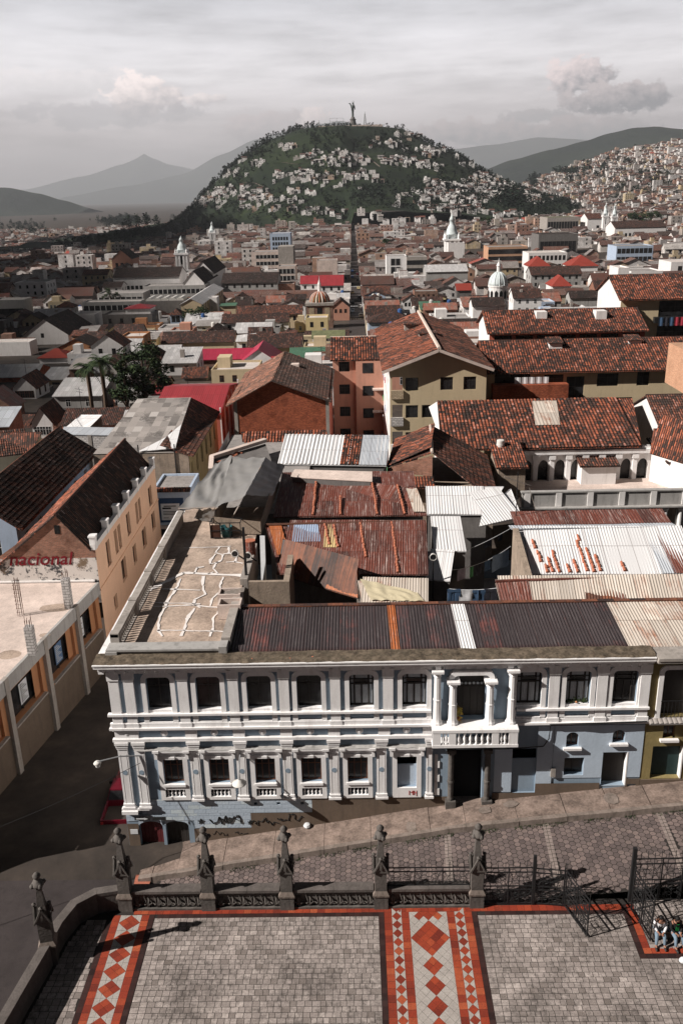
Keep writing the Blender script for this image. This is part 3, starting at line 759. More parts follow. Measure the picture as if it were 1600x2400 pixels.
def make_streets():
 a = MB(); NY = 60
 a.grid(lambda i, j: ((lambda x, y: (x, y, zst(y)-.02*abs(x+16)*.3-.0001))(-19.6+7.4*i/6, 36+150*j/NY)), 6, NY, lambda i, j: (i, j))
 a.face([(-45, 2, -3.104), (-9.5, 2, -3.104), (-9.5, 36.2, -3.104), (-45, 36.2, -3.104)])
 a.face([(-45, 36.2, -3.104), (-19.5, 36.2, -3.104), (-19.5, 41, -3.16), (-45, 41, -3.16)])
 tag(a.build('street', 'asphalt'), kind='structure')
 # pavement along the left houses, stepped kerb
 p = MB()
 for k in range(24):
  y0, y1 = 41.0+k*6, 47.0+k*6; z = zst((y0+y1)/2)
  xa = -19.25 if y0 > 56 else -20.6+(y0-41)*.09
  p.box(xa-2.6, xa, y0, y1, z-1, z+.17)
 tag(p.build('pavement', 'sidewalk'), kind='structure')
 # setts of the side street
 s = MB(); r = .172; dx = r*1.5; dy = r*math.sqrt(3)
 zf = lambda x, y: zs(x)-.26-.01*abs(y-33.4)
 base = MB(); base.grid(lambda i, j: ((lambda x, y: (x, y, zf(x, y)-.03))(-10.6+31*i/31, 31.25+5.2*j/5)), 31, 5, lambda i, j: (i, j))
 st = tag(base.build('cobbled_street', 'grout'), kind='structure')
 i = 0; x = -10.3
 while x < 20:
  y = 31.4+(dy/2 if i % 2 else 0)
  while y < 36.6:
   if any(abs(x-X0-.06*(y-34)) < .15 for X0 in (4.1, 9.0, 14.6)): y += dy; continue
   unit(s, [(x+r*math.cos(k*math.pi/3), y+r*math.sin(k*math.pi/3)) for k in range(6)], zf, 0, .012, .006); y += dy
  x += dx; i += 1
 s.build('setts', 'setts', st)
 g = MB()
 for X0 in (4.1, 9.0, 14.6):
  y = 31.4
  while y < 36.3:
   h = rng.uniform(.2, .3); xx = X0+.06*(y-34)
   for sx in (-.17, .0): unit(g, [(xx+sx, y), (xx+sx+.17, y), (xx+sx+.17, y+h), (xx+sx, y+h)], lambda X, Y: zf(X, Y)+.012, 0, .012)
   y += h
 g.build('pale_setts', 'pale_sett', st)
 # raised footway along the blue house, in slabs that step up the hill
 f = MB(); xs_ = [-11.6, -10.9, -9.6, -7.2, -4.6, -2.0, .4, 3.4, 5.2, 7.8, 10.2, 12.4, 14.4, 17.5, 20.5]
 def yo(x): return 35.85+.02*(x+11)*.7 if x < 6 else 36.1
 K = MB()
 for a_, b_ in zip(xs_, xs_[1:]):
  za, zb = zs(a_), zs(b_); zt = lambda x: zs(x)+.02*math.sin(a_*7)
  f.face([(a_, yo(a_)+.24, zt(a_)), (b_-.02, yo(b_)+.24, zt(b_)), (b_-.02, 38.2, zt(b_)), (a_, 38.2, zt(a_))])
  f.face([(b_-.02, yo(b_)+.24, zt(b_)), (b_-.02, yo(b_)+.24, zt(b_)-.3), (b_-.02, 38.2, zt(b_)-.3), (b_-.02, 38.2, zt(b_))])
  n = max(1, int((b_-a_)/.9))
  for k in range(n):
   x0, x1 = a_+(b_-a_)*k/n, a_+(b_-a_)*(k+1)/n-.012; j = rng.uniform(-.025, .02)
   P = [(x0, yo(x0)+j), (x1, yo(x1)+j), (x1, yo(x1)+.25), (x0, yo(x0)+.25)]
   T = [(q[0], q[1], zs(q[0])+.015+rng.uniform(-.012, .012)) for q in P]
   B = [(q[0], q[1]-(.05 if i_ < 2 else 0), zs(q[0])-.62) for i_, q in enumerate(P)]
   K.face(T)
   for i_ in range(4):
    j_ = (i_+1) % 4; K.face([B[i_], B[j_], T[j_], T[i_]])
 sw = tag(f.build('sidewalk', 'sidewalk'), kind='structure'); K.build('kerb', 'kerb_stone', sw)
 pt = MB()
 for (x0, x1, y0, y1) in ((2.1, 2.75, 36.2, 37.1), (5.9, 6.6, 36.9, 37.5), (12.2, 13.0, 36.6, 37.6), (7.2, 8.0, 37.1, 37.8)):
  n = 9; cx, cy = (x0+x1)/2, (y0+y1)/2
  pt.face([((lambda X, Y: (X, Y, zs(X)+.022))(cx+(x1-x0)/2*math.cos(6.283*k/n)*rng.uniform(.7, 1.1), cy+(y1-y0)/2*math.sin(6.283*k/n)*rng.uniform(.7, 1.1))) for k in range(n)])
 pt.build('cement_patch', 'kerb_stone', sw)
 bp = MB(); bp.face([(-11.75, 35.0, -3.0), (-11.0, 35.0, -3.0), (-10.9, 38.0, -2.9), (-11.9, 38.0, -2.95)]); bp.build('brick_patch', 'brick_paving', sw)
 # grass growing in the gutter
 gr = MB()
 for k in range(2600):
  x = rng.uniform(-9, 17); y = yo(x)-rng.random()**2*.28-.02
  if mnoise.noise(Vector((x*.9, 3, 1))) < -.12: continue
  z = zf(x, y); h = rng.uniform(.03, .11); a = rng.random()*6.28; w = .02
  gr.face([(x-w*math.cos(a), y-w*math.sin(a), z), (x+w*math.cos(a), y+w*math.sin(a), z), (x+rng.uniform(-.04, .04), y+rng.uniform(-.04, .04), z+h)], 0, [(rng.random()*9, rng.random())]*3)
 tag(gr.build('grass', 'leaf'), kind='stuff')
 # low stone wall on the left of the forecourt
make_streets()
# ---------------------------------------------------------------- stone fence
def make_fence():
 w = MB(); P = WALLPATH; t = .19
 def off(i, s):
  a = Vector(P[max(i-1, 0)]); b = Vector(P[min(i+1, len(P)-1)]); d = (b-a).normalized(); n = Vector((-d.y, d.x)); return Vector(P[i])+n*s
 sub = []
 for (a, b) in zip(range(len(P)-1), range(1, len(P))):
  n = 6 if a == 0 else 3 if a == 1 else 1
  for k in range(n): sub.append(((a, b), k/n, (k+1)/n))
 cop = MB()
 for (a, b), s0, s1 in sub:
  L0, L1, R0, R1 = off(a, t), off(b, t), off(a, -t), off(b, -t)
  q = [R0.lerp(R1, s0), R0.lerp(R1, s1), L0.lerp(L1, s1), L0.lerp(L1, s0)]
  q = [(p.x, p.y) for p in q]
  w.prism(q, -4.4, .93, 0)
  c = Vector((sum(p[0] for p in q)/4, sum(p[1] for p in q)/4))
  cop.prism([tuple(c+(Vector(p)-c)*Vector((1.0, 1.0)).x*(1.0)+((Vector(p)-c).normalized()*.05)) for p in [tuple(c.lerp(Vector(p), .985)) for p in q]], .932, 1.1+rng.uniform(-.006, .006), 0)
 root = thing('stone_wall', 'low dark stone wall with coping curving round the corner of the forecourt', 'wall', (-13, 29, 0))
 w.build('wall_body', 'stone_post', root); cop.build('coping', 'coping_stone', root)
 def post(x, y, label, z0=0.0, rz=0.0):
  r = thing('gate_pier', label, 'stone pier', (x, y, z0), rz, 'gothic stone piers of the forecourt fence')
  m = MB(); m.box(-.31, .31, -.31, .31, -.3, .72); m.build('base', 'stone_post', r, local=True)
  m = MB()
  q0 = [(-.36, -.36, .72), (.36, -.36, .72), (.36, .36, .72), (-.36, .36, .72)]; q1 = [(-.36, -.36, .80), (.36, -.36, .80), (.36, .36, .80), (-.36, .36, .80)]; q2 = [(-.265, -.265, .97), (.265, -.265, .97), (.265, .265, .97), (-.265, .265, .97)]
  m.face(q0[::-1])
  for A, B in ((q0, q1), (q1, q2)):
   for i in range(4): j = (i+1) % 4; m.face([A[i], A[j], B[j], B[i]])
  m.face(q2); m.build('collar', 'kerb_stone', r, local=True)
  m = MB(); m.box(-.26, .26, -.26, .26, .97, 2.02)
  for z in (1.32, 1.68): m.box(-.266, .266, -.266, .266, z, z+.012)
  m.build('shaft', 'stone_post', r, local=True)
  m = MB()                                  # four gablets round the foot of the spire
  for k in range(4):
   a = k*math.pi/2; c, s = math.cos(a), math.sin(a); T = lambda X, Y, Z: (X*c-Y*s, X*s+Y*c, Z)
   m.face([T(-.31, -.31, 2.0), T(.31, -.31, 2.0), T(0, -.31, 2.66)])
   m.face([T(-.31, -.31, 2.0), T(0, -.31, 2.66), T(0, 0, 2.66), T(-.31, 0, 2.0)]); m.face([T(.31, -.31, 2.0), T(.31, 0, 2.0), T(0, 0, 2.66), T(0, -.31, 2.66)])
   m.bar(T(-.33, -.33, 2.0), T(0, -.33, 2.70), .07); m.bar(T(.33, -.33, 2.0), T(0, -.33, 2.70), .07)
   m.lathe([(.0, -.09), (.085, -.03), (.09, .03), (0, .1)], T(0, -.30, 2.76), 7)
   m.box(*sorted((T(-.36, -.05, 0)[0], T(-.24, .05, 0)[0])), *sorted((T(-.36, -.05, 0)[1], T(-.24, .05, 0)[1])), 2.2, 2.62)
  m.face([(-.31, -.31, 2.0), (-.31, .31, 2.0), (.31, .31, 2.0), (.31, -.31, 2.0)])
  m.build('gablet', 'stone_post', r, local=True)
  m = MB(); A = [(-.2, -.2, 2.3), (.2, -.2, 2.3), (.2, .2, 2.3), (-.2, .2, 2.3)]; B = [(-.09, -.09, 3.55), (.09, -.09, 3.55), (.09, .09, 3.55), (-.09, .09, 3.55)]
  for i in range(4): j = (i+1) % 4; m.face([A[i], A[j], B[j], B[i]])
  m.face(B); m.build('spire', 'stone_post', r, local=True)
  m = MB(); m.lathe([(.06, 3.5), (.13, 3.56), (.11, 3.62), (.24, 3.72), (.27, 3.80), (.2, 3.9), (.09, 3.98), (.08, 4.04), (.15, 4.12), (.17, 4.2), (.1, 4.3), (.02, 4.34)], (0, 0, 0), 10)
  for k in range(4):
   a = k*math.pi/2+.5; m.lathe([(0, -.1), (.09, -.06), (.11, 0), (.06, .08), (0, .12)], (.24*math.cos(a), .24*math.sin(a), 3.78), 6)
  m.smooth = True; m.build('finial', 'stone_post', r, local=True)
  return r
 post(-13.2, 28.15, 'solitary dark gothic pier on the curved wall by the asphalt street', 0.25, rad(12))
 post(-10.67, 31.05, 'gothic stone pier where the curved wall meets the straight fence by the red pickup')
 post(-6.95, 31.05, 'gothic stone pier in front of the black graffiti, second along the straight fence')
 post(-3.44, 31.05, 'gothic stone pier in the middle of the straight fence, carved panels on both sides')
 post(.74, 31.05, 'gothic stone pier where the iron railing begins, at one corner of the diamond tile strip')
 post(4.98, 31.05, 'gothic stone pier between the low railing and the tall iron gate panels')
 # carved low walls between the piers
 names = ['carved parapet wall below the graffiti, next to the curved wall', 'carved parapet wall between the second and third straight-fence piers', 'carved parapet wall ending where the iron railing begins', 'carved parapet wall carrying the iron railing at the diamond strip']
 for (x0, x1), lb in zip(((-10.36, -7.26), (-6.64, -3.75), (-3.13, .43), (1.05, 4.67)), names):
  r = thing('parapet_wall', lb, 'wall', ((x0+x1)/2, 31.05, 0), 0, 'carved parapet walls of the forecourt fence')
  m = MB(); m.box(x0, x1, 31.0, 31.28, -3, .86); m.box(x0, x1, 30.80, 30.999, -.2, .10); m.build('wall_body', 'stone_post', r)
  m = MB(); n = max(2, int((x1-x0)/1.3))
  for k in range(n):
   a, b = x0+(x1-x0)*k/n, x0+(x1-x0)*(k+1)/n-.012; m.box(a, b, 30.86, 31.36, .862, 1.0+rng.uniform(-.006, .006))
  m.build('coping', 'coping_stone', r)
  m = MB(); n = int((x1-x0)/.42)          # pointed leaves carved in the panel
  for k in range(n):
   c = x0+(x1-x0)*(k+.5)/n; hw = (x1-x0)/n/2*.92
   for s in (-1, 1):
    m.face([(c, 30.84, .14), (c+s*hw, 30.97, .84), (c+s*hw*.35, 30.88, .5)][::s]); m.face([(c, 30.84, .14), (c+s*hw*.35, 30.88, .5), (c, 30.99, .62)][::s])
    m.tube([(c+s*hw*.1, 30.92, .12), (c+s*hw*.5, 30.86, .3), (c+s*hw*.86, 30.9, .33), (c+s*hw*.95, 30.95, .2)], [.035, .04, .03, .015], 5)
  m.build('carved_leaves', 'stone_post', r)
 # wrought iron
 def iron(name, label, p, q, z0, z1, posts=(), spikes=True, group=None, tall=(), scroll=True, diag=False):
  p, q = Vector(p), Vector(q); L = (q-p).length; u = (q-p)/L; P = lambda s, z: (p.x+u.x*s, p.y+u.y*s, z)
  r = thing(name, label, 'iron fence' if 'leaf' not in name else 'gate', (p.x, p.y, z0), 0, group); H = z1-z0
  m = MB()
  for z in ([z0+.03, z0+H*.40, z0+H*.50, z0+H*.88, z1] if H > 1.5 else [z0+.02, z0+H*.78, z1]): m.bar(P(0, z), P(L, z), .035, .05)
  m.build('rail', 'iron', r)
  m = MB(); n = int(L/.30)
  for k in range(n+1):
   s = L*k/max(n, 1); m.bar(P(s, z0), P(s, z1+(.36 if spikes and k % 2 == 0 else .24 if spikes else 0)), .02)
   if spikes: m.lathe([(.0, -.05), (.028, 0), (0, .1)], P(s, z1+(.36 if k % 2 == 0 else .24)), 4)
  m.build('bars', 'iron', r)
  if scroll:
   m = MB(); nn = max(1, round(L/1.15)); cw = L/nn
   bands = ((z0+H*.06, z0+H*.38), (z0+H*.52, z0+H*.86)) if H > 1.5 else ((z0+H*.05, z0+H*.75),)
   for k in range(nn):
    c = cw*(k+.5)
    for a, b in bands:
     mz, hh = (a+b)/2, (b-a)/2
     for s in (-1, 1):
      for t in (-1, 1):
       m.tube([P(c+s*(cw*.42), mz+t*hh), P(c+s*cw*.30, mz+t*hh*.2), P(c+s*cw*.14, mz+t*hh*.1), P(c+s*cw*.09, mz+t*hh*.45), P(c+s*cw*.17, mz+t*hh*.62), P(c+s*cw*.24, mz+t*hh*.45)], .012, 4, caps=False)
      m.bar(P(c+s*cw*.45, a), P(c+s*cw*.2, b), .014); m.bar(P(c+s*cw*.45, b), P(c+s*cw*.2, a), .014)
     m.tube([P(c+cw*.1*math.cos(g*.7854), mz+hh*.32*math.sin(g*.7854)) for g in range(9)], .012, 4, caps=False)
    for z in (z0+H*.19, z0+H*.27, z0+H*.64, z0+H*.75) if H > 1.5 else ():
     m.bar(P(c-cw*.3, z), P(c+cw*.3, z), .016)
    if nn > 1 and k: m.bar(P(cw*k, z0), P(cw*k, z1), .05)
   m.build('scrollwork', 'iron', r)
  for s, h, t in posts:
   m = MB(); m.bar(P(s, z0), P(s, z0+h), t, t); m.build('post', 'iron', r)
  return r
 iron('iron_railing', 'low wrought iron railing on the carved parapet behind the diamond tile strip', (1.0, 31.1), (4.72, 31.1), 1.0, 1.98, ())
 iron('iron_fence', 'wrought iron gate side panel with a tall post, beside the last stone pier', (5.26, 30.95), (7.48, 30.95), .05, 2.05, ((0, 2.1, .07), (2.22, 2.65, .13)))
 iron('iron_fence', 'narrow wrought iron panel between the tall post and the bent open leaf', (7.56, 30.95), (8.82, 30.8), .05, 2.0, ((1.24, 2.1, .06),))
 iron('gate_leaf', 'iron gate leaf standing open across the red and black tiles', (8.86, 30.75), (9.42, 29.05), .08, 2.0, ((0, 1.95, .05), (1.78, 1.95, .05)))
 iron('gate_leaf', 'iron gate leaf standing open beside the two seated people', (11.72, 30.5), (12.0, 28.75), .1, 2.3, ((0, 2.3, .06), (1.75, 2.2, .05)))
 iron('iron_fence', 'tall iron fence behind the two seated people with a thick end post', (11.78, 30.95), (16.9, 31.05), .15, 2.45, ((0, 2.9, .16), (2.2, 2.4, .07)))
 sh = thing('stone_step', 'long dark stone step behind the two seated people', 'step', (12.2, 29.2, 0)); m = MB(); m.box(12.15, 16.9, 28.95, 29.4, 0.004, .36); m.build('step_body', 'stone_post', sh)
 m = MB(); m.box(12.1, 16.9, 28.9, 29.45, .362, .43); m.build('step_top', 'kerb_stone', sh)
make_fence()
# ---------------------------------------------------------------- people sitting on the step
def person(x, y, rz, label, top, sleeve, legs, hair, lean=0.0, z0=.0):
 r = thing('person', label, 'person', (x, y, z0), rz)
 # body faces -Y; seat at z .43
 def skin(name, verts, edges, radii, mat, parent, lvl=1):
  me = bpy.data.meshes.new(name); me.from_pydata(verts, edges, []); o = bpy.data.objects.new(name, me); COL.objects.link(o); o.parent = parent
  md = o.modifiers.new('skin', 'SKIN'); md.use_smooth_shade = True
  for v, q in zip(me.skin_vertices[0].data, radii): v.radius = (q, q)
  me.skin_vertices[0].data[0].use_root = True
  sb = o.modifiers.new('sub', 'SUBSURF'); sb.levels = lvl; sb.render_levels = lvl
  me.materials.append(MATS[mat]); return o
 L = lean
 V = [(0, .05, .52), (0, .04+L*.1, .70), (0, .0+L*.3, .92), (0, -.03+L*.5, 1.04), (0, -.07+L*.5, 1.13), (0, -.10+L*.5, 1.20), (0, -.11+L*.5, 1.28),
         (-.19, -.0+L*.45, 1.0), (-.25, -.09+L*.3, .78), (-.12, -.30, .66), (-.06, -.36, .64),
         (.19, -.0+L*.45, 1.0), (.25, -.09+L*.3, .78), (.13, -.30, .62), (.07, -.37, .62),
         (-.10, .0, .50), (-.15, -.42, .53), (-.16, -.50, .10), (-.17, -.64, .06),
         (.10, .0, .50), (.16, -.42, .54), (.19, -.46, .10), (.21, -.60, .06)]
 E = [(0, 1), (1, 2), (2, 3), (3, 4), (4, 5), (5, 6), (3, 7), (7, 8), (8, 9), (9, 10), (3, 11), (11, 12), (12, 13), (13, 14), (0, 15), (15, 16), (16, 17), (17, 18), (0, 19), (19, 20), (20, 21), (21, 22)]
 Rr = [.15, .14, .16, .12, .055, .085, .075, .075, .055, .042, .035, .075, .055, .042, .035, .10, .075, .052, .045, .10, .075, .052, .045]
 body = skin('body', V, E, Rr, 'skin', r)
 g = 1.16
 def sub(name, ids, mat, k=g, par=r):
  mp = {a: i for i, a in enumerate(ids)}
  return skin(name, [V[i] for i in ids], [(mp[a], mp[b]) for a, b in E if a in mp and b in mp], [Rr[i]*k for i in ids], mat, par)
 sub('jacket', [2, 1, 0, 3, 7, 8, 9, 11, 12, 13], sleeve, 1.22)
 m = MB(); m.box(-.07, .07, -.178+L*.3, -.16+L*.3, .66, 1.0); m.build('shirt_front', top, r, local=True)
 sub('trousers', [0, 15, 16, 17, 19, 20, 21], legs, 1.18)
 for s, (sx, sy) in ((-1, (-.17, -.60)), (1, (.20, -.56))):
  m = MB(); m.lathe([(.0, -.16), (.045, -.13), (.055, -.02), (.05, .08), (0, .12)], (sx, sy, .055), 8, axis='y'); m.smooth = True; m.build('shoe', 'shoe', r, local=True)
 hx, hy = 0, -.10+L*.5
 m = MB(); m.lathe([(.0, -.02), (.09, .0), (.108, .06), (.10, .11), (.06, .155), (0, .165)], (hx, hy+.025, 1.20), 12)
 if hair == 'long': m.lathe([(.03, -.22), (.085, -.2), (.1, -.05), (.105, .06), (.05, .12)], (hx, hy+.06, 1.20), 10)
 m.smooth = True; m.build('hair', 'hair_black', r, local=True)
 m = MB()
 for s in (-1, 1): m.lathe([(0, -.01), (.012, 0), (0, .01)], (hx+s*.033, hy-.083, 1.245), 6); m.lathe([(0, -.02), (.018, 0), (0, .02)], (hx+s*.086, hy, 1.235), 6)
 m.face([(hx-.012, hy-.082, 1.212), (hx+.012, hy-.082, 1.212), (hx, hy-.108, 1.214)]); m.box(hx-.025, hx+.025, hy-.083, hy-.078, 1.182, 1.19)
 m.build('face', 'skin', r, local=True)
 # hands with five fingers resting on the knees
 for s, c in ((-1, V[10]), (1, V[14])):
  m = MB(); c = Vector(c); m.lathe([(0, -.05), (.03, -.035), (.038, 0), (.03, .035), (0, .045)], c, 8, axis='y', sy=.5)
  for k in range(4): m.tube([c+Vector((-.024+.016*k, -.03, .004)), c+Vector((-.026+.017*k, -.065-.008*(k in (1, 2)), -.008)), c+Vector((-.026+.017*k, -.085-.008*(k in (1, 2)), -.035))], [.009, .008, .006], 6)
  m.tube([c+Vector((-s*.03, 0, 0)), c+Vector((-s*.052, -.025, -.01)), c+Vector((-s*.05, -.05, -.02))], [.011, .01, .007], 6)
  m.smooth = True; m.build('hand', 'skin', r, local=True)
 return r
person(12.4, 28.98, rad(-8), 'person with black hair in a white jacket and pale jeans sitting beside the gate leaf', 'jacket_black', 'jacket_white', 'jeans', 'short', -.12)
person(13.02, 28.92, rad(10), 'person with long black hair in a green top and black jacket sitting on the step', 'shirt_green', 'jacket_black', 'jeans', 'long', -.1)
bg = MB(); bg.lathe([(0, 0), (.1, .01), (.15, .08), (.12, .17), (.05, .2), (.06, .25), (0, .26)], (13.0, 27.75, .004), 9)
bg.v = [(x+.02*mnoise.noise(Vector((x*20, y*20, z*20))), y+.02*mnoise.noise(Vector((x*20, z*20, 3))), z) for x, y, z in bg.v]; bg.smooth = True
tag(bg.build('plastic_bag', 'poster_white'), 'crumpled white plastic bag lying on the paving in front of the two people', 'bag')
# ---------------------------------------------------------------- the blue and white corner house
FY = 38.0
def rring(m, x0, x1, z0, z1, w, ro, y0, y1, mi=0, open_bottom=True):
 """window surround with rounded upper corners, front at y0"""
 def arc(a, b, t, r):
  pts = [(a, z0)]
  for k in range(7): g = math.pi-k*math.pi/12; pts.append((a+r+r*math.cos(g), t-r+r*math.sin(g)))
  for k in range(7): g = math.pi/2-k*math.pi/12; pts.append((b-r+r*math.cos(g), t-r+r*math.sin(g)))
  pts.append((b, z0)); return pts
 O = arc(x0, x1, z1, ro); I = arc(x0+w, x1-w, z1-w, max(.05, ro-w*.75))
 for i in range(len(O)-1):
  a, b, c, d = O[i], O[i+1], I[i+1], I[i]
  m.face([(d[0], y0, d[1]), (c[0], y0, c[1]), (b[0], y0, b[1]), (a[0], y0, a[1])], mi)
  m.face([(a[0], y0, a[1]), (b[0], y0, b[1]), (b[0], y1, b[1]), (a[0], y1, a[1])], mi)
  m.face([(c[0], y0, c[1]), (d[0], y0, d[1]), (d[0], y1+.25, d[1]), (c[0], y1+.25, c[1])], mi)
def baluster(m, x, y, z0, h, r=.055, n=7, mi=0):
 m.lathe([(r*.9, 0), (r*.9, h*.08), (r*.45, h*.14), (r, h*.38), (r*.8, h*.55), (r*.4, h*.75), (r*.75, h*.88), (r*.9, h)], (x, y, z0), n, mi)
ZRIDGE = ay(900, 1418, 42.7).z
def make_blue_house():
 X0, X1 = -12.5, 14.25
 R = thing('colonial_house', 'pale blue corner house with white pilasters, balcony and a cracked roof terrace', 'house', (0, FY, 0))
 up = [-10.05, -7.58, -5.05, -2.56, .05, 2.67, 8.33, 10.75, 13.05]
 lo = [-9.72, -7.35, -4.98, -2.60, -.22]; blind = 2.30
 H = []
 for c in up: H.append((c-.6-X0, c+.6-X0, 5.84+4, 7.72+4, .28))
 H.append((4.72-X0, 6.2-X0, 5.02+4, 7.55+4, .55))                 # balcony door
 for c in lo: H.append((c-.52-X0, c+.52-X0, 1.42+4, 2.92+4, .26))
 for c in lo: H.append((c-.52-X0, c+.52-X0, .60+4, 1.06+4, .22))
 H.append((blind-.5-X0, blind+.5-X0, 1.02+4, 2.9+4, .2))
 H.append((4.70-X0, 6.18-X0, -.3+4, 3.24+4, .8))                  # carriage door
 H.append((7.68-X0, 8.92-X0, .55+4, 3.26+4, .2))                 # shut shop
 H += [(10.36-X0, 10.98-X0, 3.34+4, 4.2+4, .3), (12.68-X0, 13.3-X0, 3.56+4, 4.3+4, .3), (10.34-X0, 11.34-X0, 1.62+4, 2.68+4, .35), (12.28-X0, 13.52-X0, .95+4, 2.98+4, .45)]
 H += [(-11.86-X0, -10.62-X0, -2.6+4, -.98+4, .35), (-10.46-X0, -9.24-X0, -2.55+4, -.98+4, .35)]
 for c in (-5.6, -4.4, -3.15, -2.1): H.append((c-.09-X0, c+.09-X0, .0+4, .16+4, .2))
 m = MB(); m.wall((X0, FY, -4), (1, 0, 0), X1-X0, 12.3, H, .2, 0)
 m.wall((X0, 84, -6), (0, -1, 0), 46, 14.3, [(k*2.5+.9, k*2.5+2.0, 11.0, 13.3) for k in range(18)]+[(k*2.5+.9, k*2.5+2.0, 6.4, 8.4) for k in range(18)], .25, 1)
 m.wall((X1, FY, -4), (0, 1, 0), 6, 12.3, [], .2, 0); m.wall((X1, 60.5, -4), (-1, 0, 0), X1-X0, 8, [], .2, 0)
 m.build('wall', ['facade_blue', 'plaster_white'], R)
 m = MB(); m.face([(X0+.3, 60, 8.2), (-4, 60, 8.2), (-4, 84, 7.9), (X0+.3, 84, 7.9)]); m.build('rear_roof', 'flatroof_grey', R)
 m = MB(); m.face([(X0+.5, FY+.85, -4), (X1-.2, FY+.85, -4), (X1-.2, FY+.85, 8.2), (X0+.5, FY+.85, 8.2)]); m.build('dark_interior', 'void_dark', R)
 # lighter plaster skins on the lower storey and basement
 m = MB(); m.wall((X0+.9, FY-.03, -.50), (1, 0, 0), 9.9, .92, [(c-.09-X0-.9, c+.09-X0-.9, .5, .66) for c in (-5.6, -4.4, -3.15, -2.1)], .03)
 m.wall((-8.9, FY-.03, -1.45), (1, 0, 0), 3.0, .948, []); m.wall((X0+.02, FY-.03, -.95), (1, 0, 0), 3.58, .448, [])
 m.build('block_coursing', 'block_facade', R)
 m = MB(); m.wall((9.75, FY-.03, 1.45), (1, 0, 0), 4.5, 3.14, [(10.36-9.75, 10.98-9.75, 1.89, 2.75), (12.68-9.75, 13.3-9.75, 2.11, 2.85), (10.34-9.75, 11.34-9.75, .17, 1.23), (12.28-9.75, 13.52-9.75, -.5, 1.53)], .03)
 m.wall((6.78, FY-.025, .62), (1, 0, 0), .9, 2.7, []); m.wall((8.92, FY-.05, .3), (1, 0, 0), .8, 4.3, [])
 m.build('rough_plaster', 'facade_blue_light', R)
 for x, k, z, w, h, hl in ((-5.9, .042, -3.2, 10.45, 2.7, []), (-2.65, .041, -.52, 7.2, .92, []), (-8.95, .041, -3.2, 3.05, 1.74, []), (6.72, .06, -.6, 2.2, 1.2, []), (8.92, .062, -.6, 3.3, 1.75, []), (13.55, .06, .2, .7, 1.2, [(.1, .55, .55, .85)]), (X0+.02, .041, -3.3, .6, 2.2, [])):
  m = MB(); m.wall((x, FY-k, z), (1, 0, 0), w, h, hl); m.build('brown_base', 'base_brown', R)
 # cornice with modillions and the mossy ledge on top
 m = MB(); m.box(X0-.05, X1, FY-.12, FY, 8.0, 8.2); m.box(X0-.35, X1, FY-.40, FY+.2, 8.301, 8.50); m.box(X0-.5, X1, FY-.56, FY+.2, 8.502, 8.66); m.box(X0-.54, X1, FY-.60, FY+.1, 8.662, 8.72)
 m.box(X0-.62, X0, FY+.2, 60, 8.462, 8.6); m.build('cornice', 'trim_white', R)
 x = X0-.2
 mod = MB(); mod.box(-.13, .13, FY-.36, FY, 8.12, 8.30); o0 = None; k = 0
 while x < X1-.1:
  if o0 is None: o0 = MB(); o0.box(-.14, .14, -.38, -.004, 8.13, 8.3); o0 = o0.build('modillion', 'trim_white', R, local=True); o0.location = (x, 0, 0)
  else: c = o0.copy(); COL.objects.link(c); c.parent = R; c.location = (x, 0, 0)
  x += .50; k += 1
 m = MB(); n = 120
 m.grid(lambda i, j: ((lambda x, y: (x, y, (8.67 if j == 0 else 8.775+.06*(j/6))+.045*mnoise.noise(Vector((x*1.7, y*3, 0)))+.03*mnoise.noise(Vector((x*6, y*7, 2)))))(X0-.54+(X1-X0+.54)*i/n, FY-.595+1.02*j/6)), n, 6, lambda i, j: (i*.2, j*.2)); m.build('mossy_ledge', 'concrete_moss', R)
 m = MB()
 for b in range(9):
  x, y = rng.uniform(X0, X1), FY+rng.uniform(-.6, .5); s = rng.uniform(.05, .16); m.lathe([(0, 0), (s*.7, .02), (s*.6, .06), (0, .09)], (x, y, 8.72), 5)
 m.build('loose_debris', 'clay', R)
 # pilasters
 pil = [(-12.25, .5), (-11.5, .5)]+[(-8.82+.0, .5), (-6.32, .5), (-3.8, .5), (-1.26, .5), (1.36, .5), (9.55, .5), (11.9, .5), (14.0, .48)]
 for c, w in pil:
  m = MB(); m.box(c-w/2, c+w/2, FY-.14, FY-.001, 5.72, 8.10); m.box(c-w/2-.04, c+w/2+.04, FY-.19, FY-.002, 7.62, 8.112)
  for k in range(3): m.lathe([(.02, 0), (.02, .02)], (c-.12+.12*k, FY-.192, 7.85), 6, axis='y')
  m.box(c-w/2, c+w/2, FY-.15, FY-.001, 5.16, 5.58); m.box(c-w/2-.06, c+w/2+.06, FY-.2, FY-.002, 4.92, 5.158); m.build('pilaster', 'trim_white', R)
 for c, w in [(-12.2, .5), (-11.35, .5)]+[(x, .5) for x in (-8.55, -6.17, -3.8, -1.42, 1.0, )]+[(3.45, .3)]:
  m = MB(); b = -.02 if c < -11 else .42
  m.box(c-w/2, c+w/2, FY-.14, FY-.001, b, 3.62)
  for dx in (-w*.32, w*.32): m.box(c+dx-.012, c+dx+.012, FY-.15, FY-.139, b+.3, 3.3)
  for z, e in ((3.62, .03), (3.74, .06), (3.9, .10)): m.box(c-w/2-e, c+w/2+e, FY-.15-e, FY-.002, z, z+.118 if z < 3.9 else 4.06)
  for z, e in ((b, .08), (b+.18, .04)): m.box(c-w/2-e, c+w/2+e, FY-.16-e, FY-.003, z, z+.12)
  m.lathe([(.13, -.012), (.13, .01)], (c, FY-.142, 2.2), 12, axis='y', mi=1, sy=1.1)
  m.build('pilaster', ['trim_white', 'facade_blue'], R)
